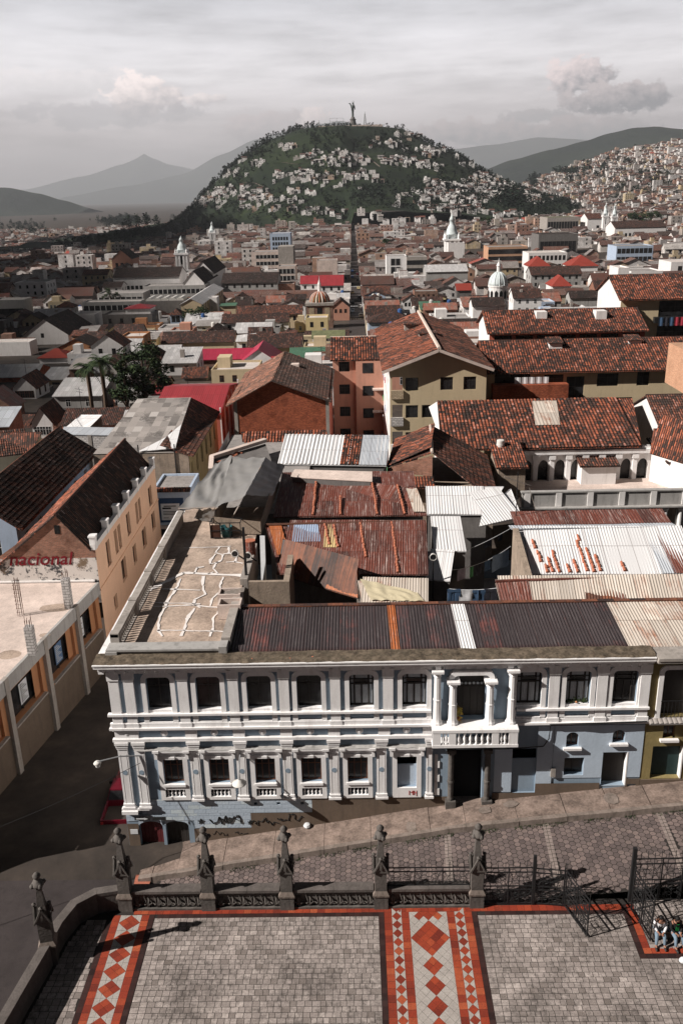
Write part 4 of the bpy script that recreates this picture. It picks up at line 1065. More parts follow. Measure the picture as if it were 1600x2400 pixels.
 # string courses and frieze
 m = MB(); m.box(X0-.2, 3.5, FY-.24, FY-.003, 5.60, 5.715); m.box(7.75, X1+.05, FY-.24, FY-.003, 5.60, 5.715); m.build('sill_course', 'trim_white', R)
 m = MB(); m.box(X0-.2, 3.55, FY-.26, FY-.004, 4.80, 4.915); m.box(X0-.15, 3.55, FY-.16, FY-.004, 4.915, 5.15); m.box(7.7, X1+.1, FY-.26, FY-.004, 4.80, 4.915); m.box(7.7, X1, FY-.14, FY-.004, 4.915, 5.1); m.build('string_course', 'trim_white', R)
 m = MB(); m.box(X0-.12, 3.55, FY-.2, FY-.005, 4.08, 4.24); m.box(X0-.1, 3.55, FY-.1, FY-.005, 4.66, 4.798)
 for c in [-12.2, -11.6, -8.62, -6.2, -3.8, -1.38, 1.15, 3.4]: m.box(c-.3, c+.3, FY-.11, FY-.006, 4.24, 4.66)
 m.build('frieze', 'trim_white', R)
 for c in [-11.9, -10.0, -7.45, -5.0, -2.58, -.1, 2.28]:
  m = MB(); m.lathe([(.19, 0), (.19, .03), (.14, .05), (.15, .07), (.06, .075), (.07, .12), (0, .13)], (c, FY-.012, 4.48), 14, axis='y'); m.v = [(x, 2*(FY-.012)-y, z) for x, y, z in m.v]; m.f = [f[::-1] for f in m.f]; m.uv = [u[::-1] for u in m.uv]; m.build('rosette', 'trim_white', R)
 # upper windows
 for i, c in enumerate(up):
  m = MB(); rring(m, c-.84, c+.84, 5.72, 7.97, .23, .38, FY-.10, FY); m.box(c-.86, c-.6, FY-.12, FY-.004, 5.16, 5.6); m.box(c+.6, c+.86, FY-.12, FY-.004, 5.16, 5.6); m.box(c-.6, c+.6, FY-.03, FY+.27, 5.715, 5.845); m.box(c-.6, c+.6, FY-.13, FY-.004, 5.12, 5.2)
  m.build('window_surround', 'trim_white', R)
  if i < 4: w = window(R, (c, FY, 5.85), 'f', 1.2, 1.88, 'frame_dark', 'glass', 1, .24)
  else:
   m = MB(); y = FY+.2
   for a, b, z0, z1 in ((c-.6, c-.54, 5.84, 7.72), (c+.54, c+.6, 5.84, 7.72), (c-.02, c+.02, 5.95, 7.05), (c-.6, c+.6, 5.84, 5.92), (c-.6, c+.6, 7.05, 7.12), (c-.6, c+.6, 7.32, 7.36), (c-.6, c+.6, 7.66, 7.72), (c-.38, c-.34, 5.9, 7.7), (c+.34, c+.38, 5.9, 7.7)): m.box(a, b, y-.03, y+.03, z0, z1)
   fr = m.build('window', 'frame_dark', R)
   m = MB(); m.face([(c-.6, y+.02, 5.84), (c+.6, y+.02, 5.84), (c+.6, y+.02, 7.72), (c-.6, y+.02, 7.72)]); m.build('pane', 'glass', fr)
   if i < 8:
    m = MB()
    for a, b, z0, z1 in ((-.32, -.04, 5.96, 7.0), (.04, .32, 5.96, 7.0), (-.3, .3, 7.38, 7.64), (-.52, -.4, 5.95, 7.6), (.4, .52, 5.95, 7.6)):
     nn = 7; m.grid(lambda q, j: (c+a+(b-a)*q/nn, y+.012-.008*(q % 2), z0+(z1-z0)*j), nn, 1, lambda q, j: (q, j))
    m.build('curtain', 'curtain', fr)
 # flowers on one sill
 m = MB()
 for k in range(60): x, z, y = 10.75+rng.uniform(-.5, .5), 5.85+abs(rng.gauss(0, .12)), FY+.05+rng.uniform(-.05, .1); s = .05; m.face([(x-s, y, z), (x+s, y-.02, z), (x, y, z+s*1.6)], 0, [(rng.random()*9, 1)]*3)
 m.lathe([(0, -.07), (.07, 0), (0, .07)], (10.72, FY, 5.95), 8, 1); pl = m.build('flower_pot', ['leaf', 'plaster_orange'], None); tag(pl, 'flowering pot with an orange bloom on an upper window sill of the blue house', 'flower pot')
 # ground-floor windows with hoods and small balustrades
 for c in lo+[blind]:
  m = MB(); w = .52 if c != blind else .5; b0 = .42
  m.box(c-w-.24, c-w, FY-.10, FY, b0, 3.12); m.box(c+w, c+w+.24, FY-.10, FY, b0, 3.12); m.box(c-w, c+w, FY-.10, FY, 2.92, 3.12)
  if c != blind: m.box(c-w-.06, c+w+.06, FY-.17, FY+.22, 1.28, 1.415); m.box(c-w, c+w, FY-.10, FY, 1.07, 1.278); m.box(c-w, c+w, FY-.10, FY, b0, .598)
  else: m.box(c-w, c+w, FY-.10, FY, .42, 1.01)
  m.box(c-w-.28, c+w+.28, FY-.06, FY, 3.121, 3.42); m.box(c-w-.4, c+w+.4, FY-.24, FY, 3.421, 3.54)
  for s in (-1, 1): m.box(c+s*(w+.26)-.16, c+s*(w+.26)+.16, FY-.3, FY, 3.43, 3.56); m.box(c+s*(w+.28)-.08, c+s*(w+.28)+.08, FY-.22, FY, 3.02, 3.42)
  m.box(c-.14, c+.14, FY-.16, FY-.001, 2.96, 3.1)
  m.build('window_surround', 'trim_white', R)
  if c != blind:
   window(R, (c, FY, 1.43), 'f', 1.04, 1.48, 'frame_brown', 'glass', 2, .2)
   for k in range(5):
    m = MB(); baluster(m, c-.4+.2*k, FY+.02, .60, .46, .06); m.smooth = True; m.build('baluster', 'trim_white', R)
  else:
   m = MB(); m.box(c-.5, c+.5, FY+.12, FY+.19, 1.02, 2.32); m.build('blocked_panel', 'facade_blue_light', R)
 m = MB(); m.grid(lambda i, j: (X0+.9+(3.8-X0-.9)*i/90, FY-.25+.24*j/3, 3.562+.05*mnoise.noise(Vector((i*.6, j, 3)))+.02*(j)), 90, 3, lambda i, j: (i*.2, j*.1)); m.build('lead_ledge', 'plaster_grey', R)
 m = MB(); m.box(X0-.1, X0+1.35, FY-.22, FY, -.12, .0); m.box(X0-.1, X0+.75, FY-.3, FY, -.32, -.122); m.build('corner_plinth', 'trim_white', R)
 # basement doors
 for c, mt in ((-11.24, 'door_red'), (-9.85, 'frame_dark')):
  m = MB()
  for k in range(6): x = c-.62+1.24*k/6; m.box(x+.006, x+1.24/6-.006, FY+.24, FY+.28, -3, -.98)
  m.build('door', mt, R)
  m = MB(); pts = [(c-.62, -1.25)]+[(c-.62*math.cos(k*math.pi/8), -1.25+.28*math.sin(k*math.pi/8)) for k in range(1, 8)]+[(c+.62, -1.25)]
  top = [(c-.62, -.96), (c+.62, -.96)]
  m.face([(p[0], FY-.034, p[1]) for p in [(c-.62, -1.25)]+[]+pts[1:5]+[top[0]]]); m.face([(p[0], FY-.034, p[1]) for p in pts[4:]+[top[1], top[0]]]); m.build('door_arch', 'facade_blue_light', R)
 # balcony, four fluted columns and the tall door
 m = MB(); rring(m, 4.35, 6.58, 7.3, 7.95, .24, .4, FY-.30, FY); m.build('door_arch', 'trim_white', R)
 for x, y, z0, z1, r in ((3.78, FY-.28, 5.02, 8.08, .19), (4.55, FY-.30, 5.02, 7.5, .2), (6.38, FY-.30, 5.02, 7.5, .2), (7.45, FY-.28, 5.02, 8.08, .19)):
  m = MB(); hh = z1-z0; N = 20
  prof = [(r*1.45, 0), (r*1.45, .1), (r*1.2, .16), (r*1.1, .24)]+[(r*(1.06-.22*t), .24+(hh-.62)*t) for t in (0, .3, .44)]+[(r*1.08, .24+(hh-.62)*.45), (r*1.08, .24+(hh-.62)*.48)]+[(r*(1.0-.16*t), .24+(hh-.62)*t) for t in (.49, .75, 1)]+[(r*1.1, hh-.36), (r*.9, hh-.3), (r*1.25, hh-.16), (r*1.3, hh-.12)]
  b0 = len(m.v); m.lathe(prof, (x, y, z0), N)
  m.v = [((x+(vx-x)*(1-.06*((i-b0) % N % 2))), (y+(vy-y)*(1-.06*((i-b0) % N % 2))), vz) for i, (vx, vy, vz) in enumerate(m.v)]
  m.box(x-r*1.55, x+r*1.55, y-r*1.55, y+r*1.55, z1-.12, z1); m.build('column', 'trim_white', R)
 m = MB(); m.box(3.5, 7.75, FY-.95, FY, 4.86, 5.018); m.box(3.55, 7.7, FY-.85, FY, 4.05, 4.16) if False else None
 m.box(3.52, 7.73, FY-.62, FY-.005, 3.86, 4.0); m.box(3.7, 7.55, FY-.5, FY-.005, 3.72, 3.858)
 bal = m.build('balcony', 'trim_white', R)
 m = MB(); m.box(3.5, 7.75, FY-.95, FY-.75, 4.001, 4.16); m.build('balcony_rail', 'trim_white', bal)
 for c, w in ((3.72, .40), (4.5, .34), (6.62, .34), (7.5, .44)):
  m = MB(); m.box(c-w/2, c+w/2, FY-.93, FY-.77, 4.162, 4.858); m.build('balcony_pier', 'trim_white', bal)
 for x in [4.05, 4.2]+[4.82+.29*k for k in range(6)]+[6.92, 7.1]:
  m = MB(); baluster(m, x, FY-.85, 4.165, .69, .085); m.smooth = True; m.build('baluster', 'trim_white', bal)
 m = MB(); m.box(4.72, 6.2, FY+.42, FY+.48, 5.02, 7.55)
 for k in range(4): m.box(4.76+.37*k, 5.06+.37*k, FY+.39, FY+.42, 5.1, 6.7)
 m.build('door', 'frame_dark', R)
 m = MB()
 for k in range(7): m.lathe([(.07, 0), (.07, .02)], (4.85+.2*k, FY+.36, 6.9), 8, axis='y')
 m.build('transom_grille', 'curtain', R)
 m = MB()
 for k in range(160): a = rng.random()*6.28; rr = .2*math.sqrt(rng.random()); zc = 5.15 if k % 3 == 0 else 5.55; x, y, z = 4.86+rr*math.cos(a), FY-.12+rr*math.sin(a), zc+rng.uniform(-.18, .22); s = rng.uniform(.03, .06); m.face([(x-s, y, z), (x+s, y, z+.02), (x, y-.03, z+s*1.8)], 0, [(rng.random()*9, 2)]*3)
 m.lathe([(.1, 0), (.13, .2)], (4.86, FY-.1, 5.02), 8, 1); tag(m.build('potted_plant', ['leaf_yellow', 'clay'], None), 'potted plant with yellow flowers beside the balcony door of the blue house', 'plant')
 # carriage door with two worn stone columns
 for x in (4.55, 6.42):
  m = MB(); m.lathe([(.17, 0), (.17, .1), (.14, .2), (.155, 1.0), (.18, 1.05), (.18, 1.15), (.15, 1.2), (.145, 2.75), (.19, 2.8), (.19, 2.9)], (x, FY-.12, .3), 12); m.box(x-.22, x+.22, FY-.34, FY, 3.2, 3.36); m.box(x-.26, x+.26, FY-.38, FY, -.5, .3); m.smooth = False; m.build('stone_column', 'stone_post', R)
 m = MB(); m.box(4.7, 6.18, FY+.55, FY+.6, -.4, 3.24); m.build('door', 'void_dark', R)
 m = MB(); m.box(4.6, 6.3, FY-.3, FY+.6, -.62, -.22); m.box(4.65, 6.25, FY-.02, FY+.6, -.22, -.04); m.build('door_step', 'sidewalk', R)
 for k in range(6):
  m = MB(); m.box(3.72+.0, 3.72+(.16 if k % 2 else .26), FY-.05, FY, .5+k*.42, .9+k*.42); m.build('quoin', 'trim_white', R)
 m = MB(); m.box(7.68, 8.92, FY+.1, FY+.15, .55, 2.6); m.build('shop_shutter', 'facade_blue', R)
 # right part: small arched and square openings
 for x0, x1, z0, z1 in ((10.36, 10.98, 3.34, 4.2), (12.68, 13.3, 3.56, 4.3)):
  c, r = (x0+x1)/2, (x1-x0)/2
  m = MB(); m.box(x0-.15, x1+.15, FY-.2, FY+.2, z0-.13, z0-.003); m.build('window_sill', 'trim_white', R)
  m = MB()
  for s in (-1, 1):
   pts = [(c+s*r, z1-r)]+[(c+s*r*math.cos(k*math.pi/10), z1-r+r*math.sin(k*math.pi/10)) for k in range(1, 6)]+[(c+s*r, z1)]
   q = [(p[0], FY-.028, p[1]) for p in pts]; m.face(q if s < 0 else q[::-1])
  m.build('window_arch', 'facade_blue_light', R)
  window(R, (c, FY, z0), 'f', x1-x0, z1-z0, 'frame_brown', 'glass', 1, .25)
 window(R, (10.84, FY, 1.62), 'f', 1.0, 1.06, 'frame_dark', 'glass', 1, .3)
 m = MB(); m.box(12.28, 13.52, FY+.36, FY+.42, .9, 2.98); m.build('door', 'frame_dark', R)
 m = MB(); m.box(13.5, 13.56, FY-.04, FY+.3, .95, 2.98); m.build('door_jamb', 'trim_white', R)
 m = MB(); m.box(9.66, 9.9, FY-.16, FY-.06, 1.6, 2.1); m.build('meter_box', 'concrete', R)
 # cables strung along the wall
 m = MB(); m.tube([(3.6, FY-.3, 3.62), (5.0, FY-.2, 3.45), (7.2, FY-.15, 3.35), (9.2, FY-.12, 3.45), (9.45, FY-.12, 3.9), (9.5, FY-.12, 4.7), (11.2, FY-.3, 4.82), (14.2, FY-.3, 4.95)], .03, 5); m.tube([(9.4, FY-.28, 4.85), (11.6, FY-.3, 4.92), (14.3, FY-.28, 4.97)], .02, 4); m.build('cable', 'iron', R)
 # scrawls
 m = MB(); r2 = random.Random(3)
 def scr(x, z, w, h, n, wd=.028):
  px, pz = x, z+h/2
  for k in range(n):
   nx, nz = x+w*(k+1)/n+r2.uniform(-w/n, w/n)*.9, z+r2.uniform(0, h); mx, mz = (px+nx)/2+r2.uniform(-.08, .08), (pz+nz)/2+r2.uniform(-.1, .1)
   m.tube([(px, FY-.048, pz), (mx, FY-.048, mz), (nx, FY-.048, nz)], wd, 4); px, pz = nx, nz
 for k in range(5): a = k*2.513; m.tube([(-8.55+.17*math.cos(a+1.57), FY-.048, -1.0+.17*math.sin(a+1.57)), (-8.55+.17*math.cos(a+1.57+2.513), FY-.048, -1.0+.17*math.sin(a+1.57+2.513))], .018, 4)
 scr(-8.1, -1.2, 1.7, .55, 17); scr(-7.6, -1.15, 1.0, .4, 8, .02); scr(-5.95, -1.3, 1.5, .5, 15); scr(-4.5, -1.15, 1.3, .6, 13)
 scr(-8.0, -1.95, .9, .3, 9, .014); scr(-6.8, -1.9, .7, .25, 7, .014); scr(-5.5, -2.0, .5, .2, 5, .014)
 for k in range(5): a = k*2.513; m.tube([(-5.95+.15*math.cos(a+1.57), FY-.052, -1.1+.15*math.sin(a+1.57)), (-5.95+.15*math.cos(a+1.57+2.513), FY-.052, -1.1+.15*math.sin(a+1.57+2.513))], .018, 4)
 m.build('graffiti', 'paint_black', R)
 m = MB(); L = lambda *p: m.tube([(2.42+x*.13, FY-.108, .58+z*.13) for x, z in p], .014, 4)
 L((0, 0), (0, 2), (.7, 1), (1.4, 2), (1.4, 0)); L((1.9, 0), (1.9, 2)); L((1.9, 1), (2.9, 1)); L((2.9, 2), (2.9, -.6)); m.build('red_scrawl', 'paint_red_graffiti', R)
 # ---- roofs
 m = MB(); m.box(X0+.02, -6.85, FY+.4, FY+.75, 8.55, 8.98); m.box(X0-.05, -6.75, FY+.3, FY+1.1, 8.982, 9.08); m.box(X0-.08, X0+.5, FY+.25, FY+1.1, 8.5, 8.981); m.box(-6.95, -6.55, FY+.25, FY+1.15, 8.5, 9.2); m.build('terrace_parapet', 'plaster_grey', R)
 m = MB(); m.grid(lambda i, j: (X0+(5.7)*i/30, FY+.95+21.5*j/60, 8.62+.02*mnoise.noise(Vector((i*.5, j*.4, 0)))), 30, 60, lambda i, j: (i*.2, j*.36)); tf = m.build('terrace_floor', 'terrace_floor', R)
 # sealant poured along the cracks
 m = MB()
 def seal(pts, w0=.14):
  prev = None
  for (x, y), (x2, y2) in zip(pts, pts[1:]):
   n = max(2, int(math.hypot(x2-x, y2-y)/.3))
   for k in range(n+1):
    t = k/n; X, Y = x+(x2-x)*t+.07*mnoise.noise(Vector((x*3+t*4, y*2, 1))), y+(y2-y)*t+.07*mnoise.noise(Vector((y*3, t*4, 5))); w = w0*(.35+1.2*abs(mnoise.noise(Vector((X*2, Y*2, 7)))))
    d = Vector((x2-x, y2-y)).normalized(); nx, ny = -d.y*w/2, d.x*w/2
    a, b = (X-nx, Y-ny, 8.652), (X+nx, Y+ny, 8.652)
    if prev: m.face([prev[0], a, b, prev[1]])
    prev = (a, b)
 W = lambda px, py: tuple(az(px, py, 8.65)[:2])
 S = [[(340, 1388), (430, 1342), (575, 1349)], [(380, 1380), (470, 1383)], [(360, 1422), (450, 1418), (520, 1424)], [(350, 1412), (470, 1415)], [(370, 1477), (455, 1478), (535, 1480)], [(430, 1284), (505, 1282), (540, 1280)],
         [(424, 1356), (410, 1385), (392, 1408), (387, 1425), (374, 1447), (372, 1478), (380, 1490)], [(476, 1350), (475, 1372), (481, 1392), (456, 1405), (455, 1415), (470, 1424)], [(456, 1425), (440, 1448), (432, 1475), (424, 1490)], [(524, 1352), (515, 1372), (518, 1385), (498, 1402), (493, 1420)], [(512, 1432), (500, 1450), (500, 1470), (492, 1492)],
         [(515, 1282), (505, 1295), (523, 1300), (520, 1312), (508, 1318), (500, 1332), (510, 1345)], [(505, 1298), (495, 1310), (492, 1322), (512, 1317)], [(523, 1298), (560, 1296)], [(530, 1318), (545, 1316), (570, 1320)], [(535, 1282), (537, 1296)], [(556, 1300), (551, 1318)], [(455, 1345), (462, 1330), (478, 1328)], [(500, 1340), (488, 1345)]]
 for k, s in enumerate(S): seal([W(*p) for p in s], (.5, .2, .2, .14, .2, .14)[k] if k < 6 else .22)
 m.build('sealant_cracks', 'sealant_white', tf)
 # balustrade along the street edge
 BR = thing('roof_balustrade', 'weathered concrete balustrade along the terrace edge above the dark street', 'balustrade', (X0+.2, 50, 8.6))
 m = MB(); m.box(X0+.02, X0+.42, FY+1.1, FY+19.5, 9.36, 9.52); m.build('rail', 'concrete', BR)
 m = MB(); m.box(X0+.02, X0+.40, FY+1.1, FY+19.5, 8.45, 8.66); m.build('plinth', 'concrete', BR)
 y = FY+1.3; k = 0
 while y < FY+19.3:
  if k % 14 == 0:
   m = MB(); m.box(X0+.0, X0+.44, y-.2, y+.2, 8.662, 9.58); m.build('pier', 'concrete', BR); y += .38
  elif y < FY+13.2:
   m = MB(); baluster(m, X0+.22, y, 8.662, .7, .085); m.build('baluster', 'concrete', BR); y += .27
  else: m = MB(); m.box(X0+.08, X0+.34, y-.1, FY+19.4, 8.662, 9.358); m.build('solid_panel', 'concrete', BR); break
  k += 1
 # corrugated roof over the front range
 ze, zr, ye, yr = 8.74, ZRIDGE, FY+.4, FY+4.7
 m = MB(); m.roof((-6.4, ye, ze), (13.2, ye, ze), (13.2, yr, zr), (-6.4, yr, zr), 'corr', 0, .05, pu=.16, amp=.035, sag=.03); m.build('roof', 'sheet_dark', R)
 m = MB(); m.roof((1.55, ye-.01, ze+.03), (1.98, ye-.01, ze+.03), (1.9, yr, zr+.03), (1.5, yr, zr+.03), 'corr', 0, .02, pu=.16, amp=.035, sag=0); m.build('rusty_sheet', 'sheet_orange', R)
 m = MB(); m.roof((4.98, ye-.02, ze+.04), (5.72, ye-.02, ze+.04), (5.62, yr, zr+.04), (4.9, yr, zr+.04), 'corr', 0, .02, pu=.16, amp=.035, sag=0); m.build('pale_sheet', 'sheet_white', R)
 m = MB(); m.roof((13.2, ye, ze), (20, ye, ze), (20, yr, zr), (12.9, yr, zr), 'corr', 0, .05, pu=.16, amp=.035, sag=.03); m.build('grey_sheets', 'sheet_pale', R)
 m = MB(); m.roof((20, yr+2.2, ze-1.6), (-6.4, yr+2.2, ze-1.6), (-6.4, yr+.02, zr), (20, yr+.02, zr), 'flat', 0, .05); m.box(-6.5, 20, yr-.12, yr+.16, zr+.03, zr+.09); m.build('back_slope', 'sheet_brown', R)
 m = MB(); m.box(-6.9, -6.45, FY+.95, FY+6.5, 8.3, 9.35); m.build('dividing_wall', 'concrete', R)
 m = MB(); m.box(-6.3, 14, yr+1.9, yr+2.1, 0, 7.2); m.build('court_wall', 'plaster_dark', R)
 # two concrete flower boxes on the terrace
 for py_, lb in ((1400, 'farther concrete planter box on the terrace, holding sticks'), (1425, 'nearer concrete planter box with a cracked side on the terrace')):
  p = az(541, py_+18, 8.65); r = thing('planter', lb, 'planter', (p.x, p.y, 8.65)); m = MB()
  a, b, c, d = p.x-.62, p.x+.62, p.y-.45, p.y+.45
  for q in ((a, a+.1, c, d), (b-.1, b, c, d), (a+.1, b-.1, c, c+.1), (a+.1, b-.1, d-.1, d)): m.box(*q, 8.655, 9.5)
  m.build('box', 'concrete_pale', r); m = MB(); m.face([(a+.1, c+.1, 9.0), (b-.1, c+.1, 9.0), (b-.1, d-.1, 9.0), (a+.1, d-.1, 9.0)]); m.build('soil', 'void_dark', r)
  if py_ < 1410:
   m = MB()
   for k in range(4): m.bar((a+.1, c+.2+.15*k, 9.3), (b+.2, c+.25+.17*k, 9.58), .05)
   m.build('sticks', 'wood_grey', r)
 return R
make_blue_house()
def make_olive_house():
 R = thing('olive_house', 'olive brown house with a tall balcony door beside the blue house', 'house', (17.5, FY, 1))
 X0, X1 = 14.27, 22.0
 H = [(14.9-X0, 16.35-X0, 5.05+2, 7.75+2, .35), (15.2-X0, 15.83-X0, 3.76+2, 4.5+2, .3), (14.78-X0, 16.3-X0, 1.35+2, 3.28+2, .4), (17.4-X0, 18.8-X0, 5.05+2, 7.75+2, .35)]
 m = MB(); m.wall((X0, FY, -2), (1, 0, 0), X1-X0, 10.3, H, .2); m.wall((X1, FY, -2), (0, 1, 0), 6, 10.3, []); m.build('wall', 'plaster_olive', R)
 for c in (15.62, 18.1): m = MB(); rring(m, c-.95, c+.95, 5.0, 7.98, .23, .38, FY-.1, FY); m.build('door_surround', 'trim_white', R)
 for c in (15.62, 18.1):
  m = MB(); m.box(c-.72, c+.72, FY+.3, FY+.34, 5.05, 7.75); m.build('door', 'frame_dark', R)
  m = MB()
  for k in range(9): m.bar((c-.72+.18*k, FY-.12, 5.1), (c-.72+.18*k, FY-.12, 6.0), .02)
  m.bar((c-.75, FY-.12, 6.0), (c+.75, FY-.12, 6.0), .035); m.build('railing', 'iron', R)
 m = MB(); m.box(15.05, 15.98, FY-.2, FY+.15, 3.62, 3.755); m.build('window_sill', 'trim_white', R); window(R, (15.52, FY, 3.76), 'f', .63, .74, 'frame_brown', 'glass', 1, .25)
 m = MB(); m.box(14.78, 16.3, FY+.3, FY+.35, 1.3, 3.28); m.build('door', 'door_green', R); m = MB(); m.box(16.28, 16.34, FY-.04, FY+.3, 1.35, 3.28); m.build('door_jamb', 'trim_white', R)
 m = MB(); m.box(X0, X1, FY-.06, FY-.002, -.5, 1.3); m.build('brown_base', 'base_brown', R)
 m = MB(); m.box(X0+.02, X1, FY-.42, FY+.2, 8.301, 8.46); m.box(X0+.02, X1, FY-.74, FY+.2, 8.462, 8.6); m.box(X0+.02, X1, FY-.79, FY+.9, 8.602, 8.75); m.build('cornice', 'concrete', R)
 m = MB(); n = 20; m.roof((X0+.05, FY-.42, 4.86), (X1, FY-.42, 4.86), (X1, FY-.01, 4.99), (X0+.05, FY-.01, 4.99), 'tile', 0, .04, amp=.04, sag=0); m.build('tiled_ledge', 'tiles_grey', R)
 m = MB(); m.box(16.5, 18.6, FY-.5, FY, .9, 1.9); m.build('stair_wall', 'base_brown', R)
make_olive_house()
# ---------------------------------------------------------------- generic houses
FOOT = []      # footprints already built on
def house(name, label, cat, x0, x1, y0, y1, zb, ze, roof='gx', rise=2.0, wm='plaster_white', rm='tiles_brown', rs='flat', over=.45, wins=(), frame='frame_dark', bars=1, gm=None, group=None, holes=True, pu=.24, pv=.42, amp=.05, deep=.16, par=.5, foot=True, sm=None, caps=True):
 """wins: (face, first, last, n, z above ze (negative), w, h)"""
 R = thing(name, label, cat, ((x0+x1)/2, (y0+y1)/2, zb), 0, group)
 if foot: FOOT.append((x0, x1, y0, y1))
 H = ze-zb; hs = {'f': [], 'l': [], 'r': []}; spots = []
 for w_ in wins:
  face, a, b, n, dz, w, h = w_
  L = (x1-x0) if face == 'f' else (y1-y0)
  for k in range(n):
   u = a*L+(b-a)*L*((k+.5)/n)
   spots.append((face, u, ze+dz, w, h)); hs[face].append((u-w/2, u+w/2, H+dz, H+dz+h, deep))
 m = MB(); sm_i = 1 if sm else 0
 gh = rise if roof in ('gy',) else 0
 hl = [(y1-y0-b, y1-y0-a, c, d, e) for a, b, c, d, e in hs['l']]
 m.wall((x0, y0, zb), (1, 0, 0), x1-x0, H, hs['f'] if holes else [], deep, 0, gable=((x1-x0)/2, rise) if roof == 'gy' else None)
 m.wall((x1, y0, zb), (0, 1, 0), y1-y0, H, hs['r'] if holes else [], deep, sm_i, gable=((y1-y0)/2, rise) if roof == 'gx' else None)
 m.wall((x0, y1, zb), (0, -1, 0), y1-y0, H, hl if holes else [], deep, sm_i, gable=((y1-y0)/2, rise) if roof == 'gx' else None)
 m.wall((x1, y1, zb), (-1, 0, 0), x1-x0, H, [], deep, 0, gable=((x1-x0)/2, rise) if roof == 'gy' else None)
 if roof == 'flat': m.face([(x0, y0, ze-.02), (x1, y0, ze-.02), (x1, y1, ze-.02), (x0, y1, ze-.02)], 0)
 m.build('wall', [wm]+([sm] if sm else []), R)
 for face, u, z, w, h in spots:
  pos = {'f': (x0+u, y0, z), 'l': (x0, y0+u, z), 'r': (x1, y0+u, z)}[face]
  window(R, pos, face, w, h, frame, 'glass', bars, (deep-.04) if holes else 0)
 o = over; xc, yc = (x0+x1)/2, (y0+y1)/2
 kw = dict(pu=pu, pv=pv, amp=amp)
 m = MB()
 if roof == 'gx':
  d = o*rise/((y1-y0)/2); s = o*.6
  m.roof((x0-s, y0-o, ze-d), (x1+s, y0-o, ze-d), (x1+s, yc, ze+rise), (x0-s, yc, ze+rise), rs, **kw)
  m.roof((x1+s, y1+o, ze-d), (x0-s, y1+o, ze-d), (x0-s, yc, ze+rise), (x1+s, yc, ze+rise), 'flat', **kw)
  m.build('roof', rm, R)
  if rs == 'tile' and caps:
   m = MB(); m.tube([(x0-s, yc, ze+rise+.02), (x1+s, yc, ze+rise+.02)], .1, 6); m.build('ridge_cap', 'ridge_mortar' if caps == 2 else rm, R)
 elif roof == 'gy':
  d = o*rise/((x1-x0)/2); s = o*.6
  m.roof((x0-o, y1+s, ze-d), (x0-o, y0-s, ze-d), (xc, y0-s, ze+rise), (xc, y1+s, ze+rise), rs, **kw)
  m.roof((x1+o, y0-s, ze-d), (x1+o, y1+s, ze-d), (xc, y1+s, ze+rise), (xc, y0-s, ze+rise), rs, **kw)
  m.build('roof', rm, R)
  if rs == 'tile' and caps:
   m = MB(); m.tube([(xc, y0-s, ze+rise+.03), (xc, y1+s, ze+rise+.03)], .1, 6); m.build('ridge_cap', 'ridge_mortar' if caps == 2 else rm, R)
 elif roof == 'hip':
  k = min((x1-x0), (y1-y0))/2; d = o*rise/k
  A, B, C_, D = (x0-o, y0-o, ze-d), (x1+o, y0-o, ze-d), (x1+o, y1+o, ze-d), (x0-o, y1+o, ze-d)
  if x1-x0 >= y1-y0: P, Q = (x0+k, yc, ze+rise), (x1-k, yc, ze+rise); fs = ((A, B, Q, P), (B, C_, Q, Q), (C_, D, P, Q), (D, A, P, P))
  else: P, Q = (xc, y0+k, ze+rise), (xc, y1-k, ze+rise); fs = ((A, B, P, P), (B, C_, Q, P), (C_, D, Q, Q), (D, A, P, Q))
  for f in fs: m.roof(*f, 'flat', **kw)
  m.build('roof', rm, R)
 elif roof == 'shed':      # high side at the back
  m.roof((x0-o*.5, y0-o, ze-.1), (x1+o*.5, y0-o, ze-.1), (x1+o*.5, y1+o*.3, ze+rise), (x0-o*.5, y1+o*.3, ze+rise), rs, **kw); m.build('roof', rm, R)
  m = MB(); m.face([(x1, y0, ze-.2), (x1, y1, ze-.2), (x1, y1, ze+rise-.12)]); m.face([(x0, y1, ze-.2), (x0, y0, ze-.2), (x0, y1, ze+rise-.12)]); m.build('gable_infill', wm, R)
 else:
  t = .22
  for q in ((x0, x1, y0, y0+t), (x0, x1, y1-t, y1), (x0, x0+t, y0+t, y1-t), (x1-t, x1, y0+t, y1-t)): m.box(*q, ze-.02, ze+par)
  m.build('parapet', wm, R)
  m = MB(); m.face([(x0+t, y0+t, ze+.01), (x1-t, y0+t, ze+.01), (x1-t, y1-t, ze+.01), (x0+t, y1-t, ze+.01)]); m.build('roof_deck', rm, R)
 return R
def patch(R, Q, s0, s1, t0, t1, mat, lift=.05, style='corr', name='patch_sheet', pu=.16, amp=.035):
 a, b, c, d = map(Vector, Q); B = lambda s, t: (a*(1-s)+b*s)*(1-t)+(d*(1-s)+c*s)*t+Vector((0, 0, lift))
 m = MB(); m.roof(B(s0, t0), B(s1, t0), B(s1, t1), B(s0, t1), style, 0, .015, pu=pu, amp=amp, sag=0); return m.build(name, mat, R)
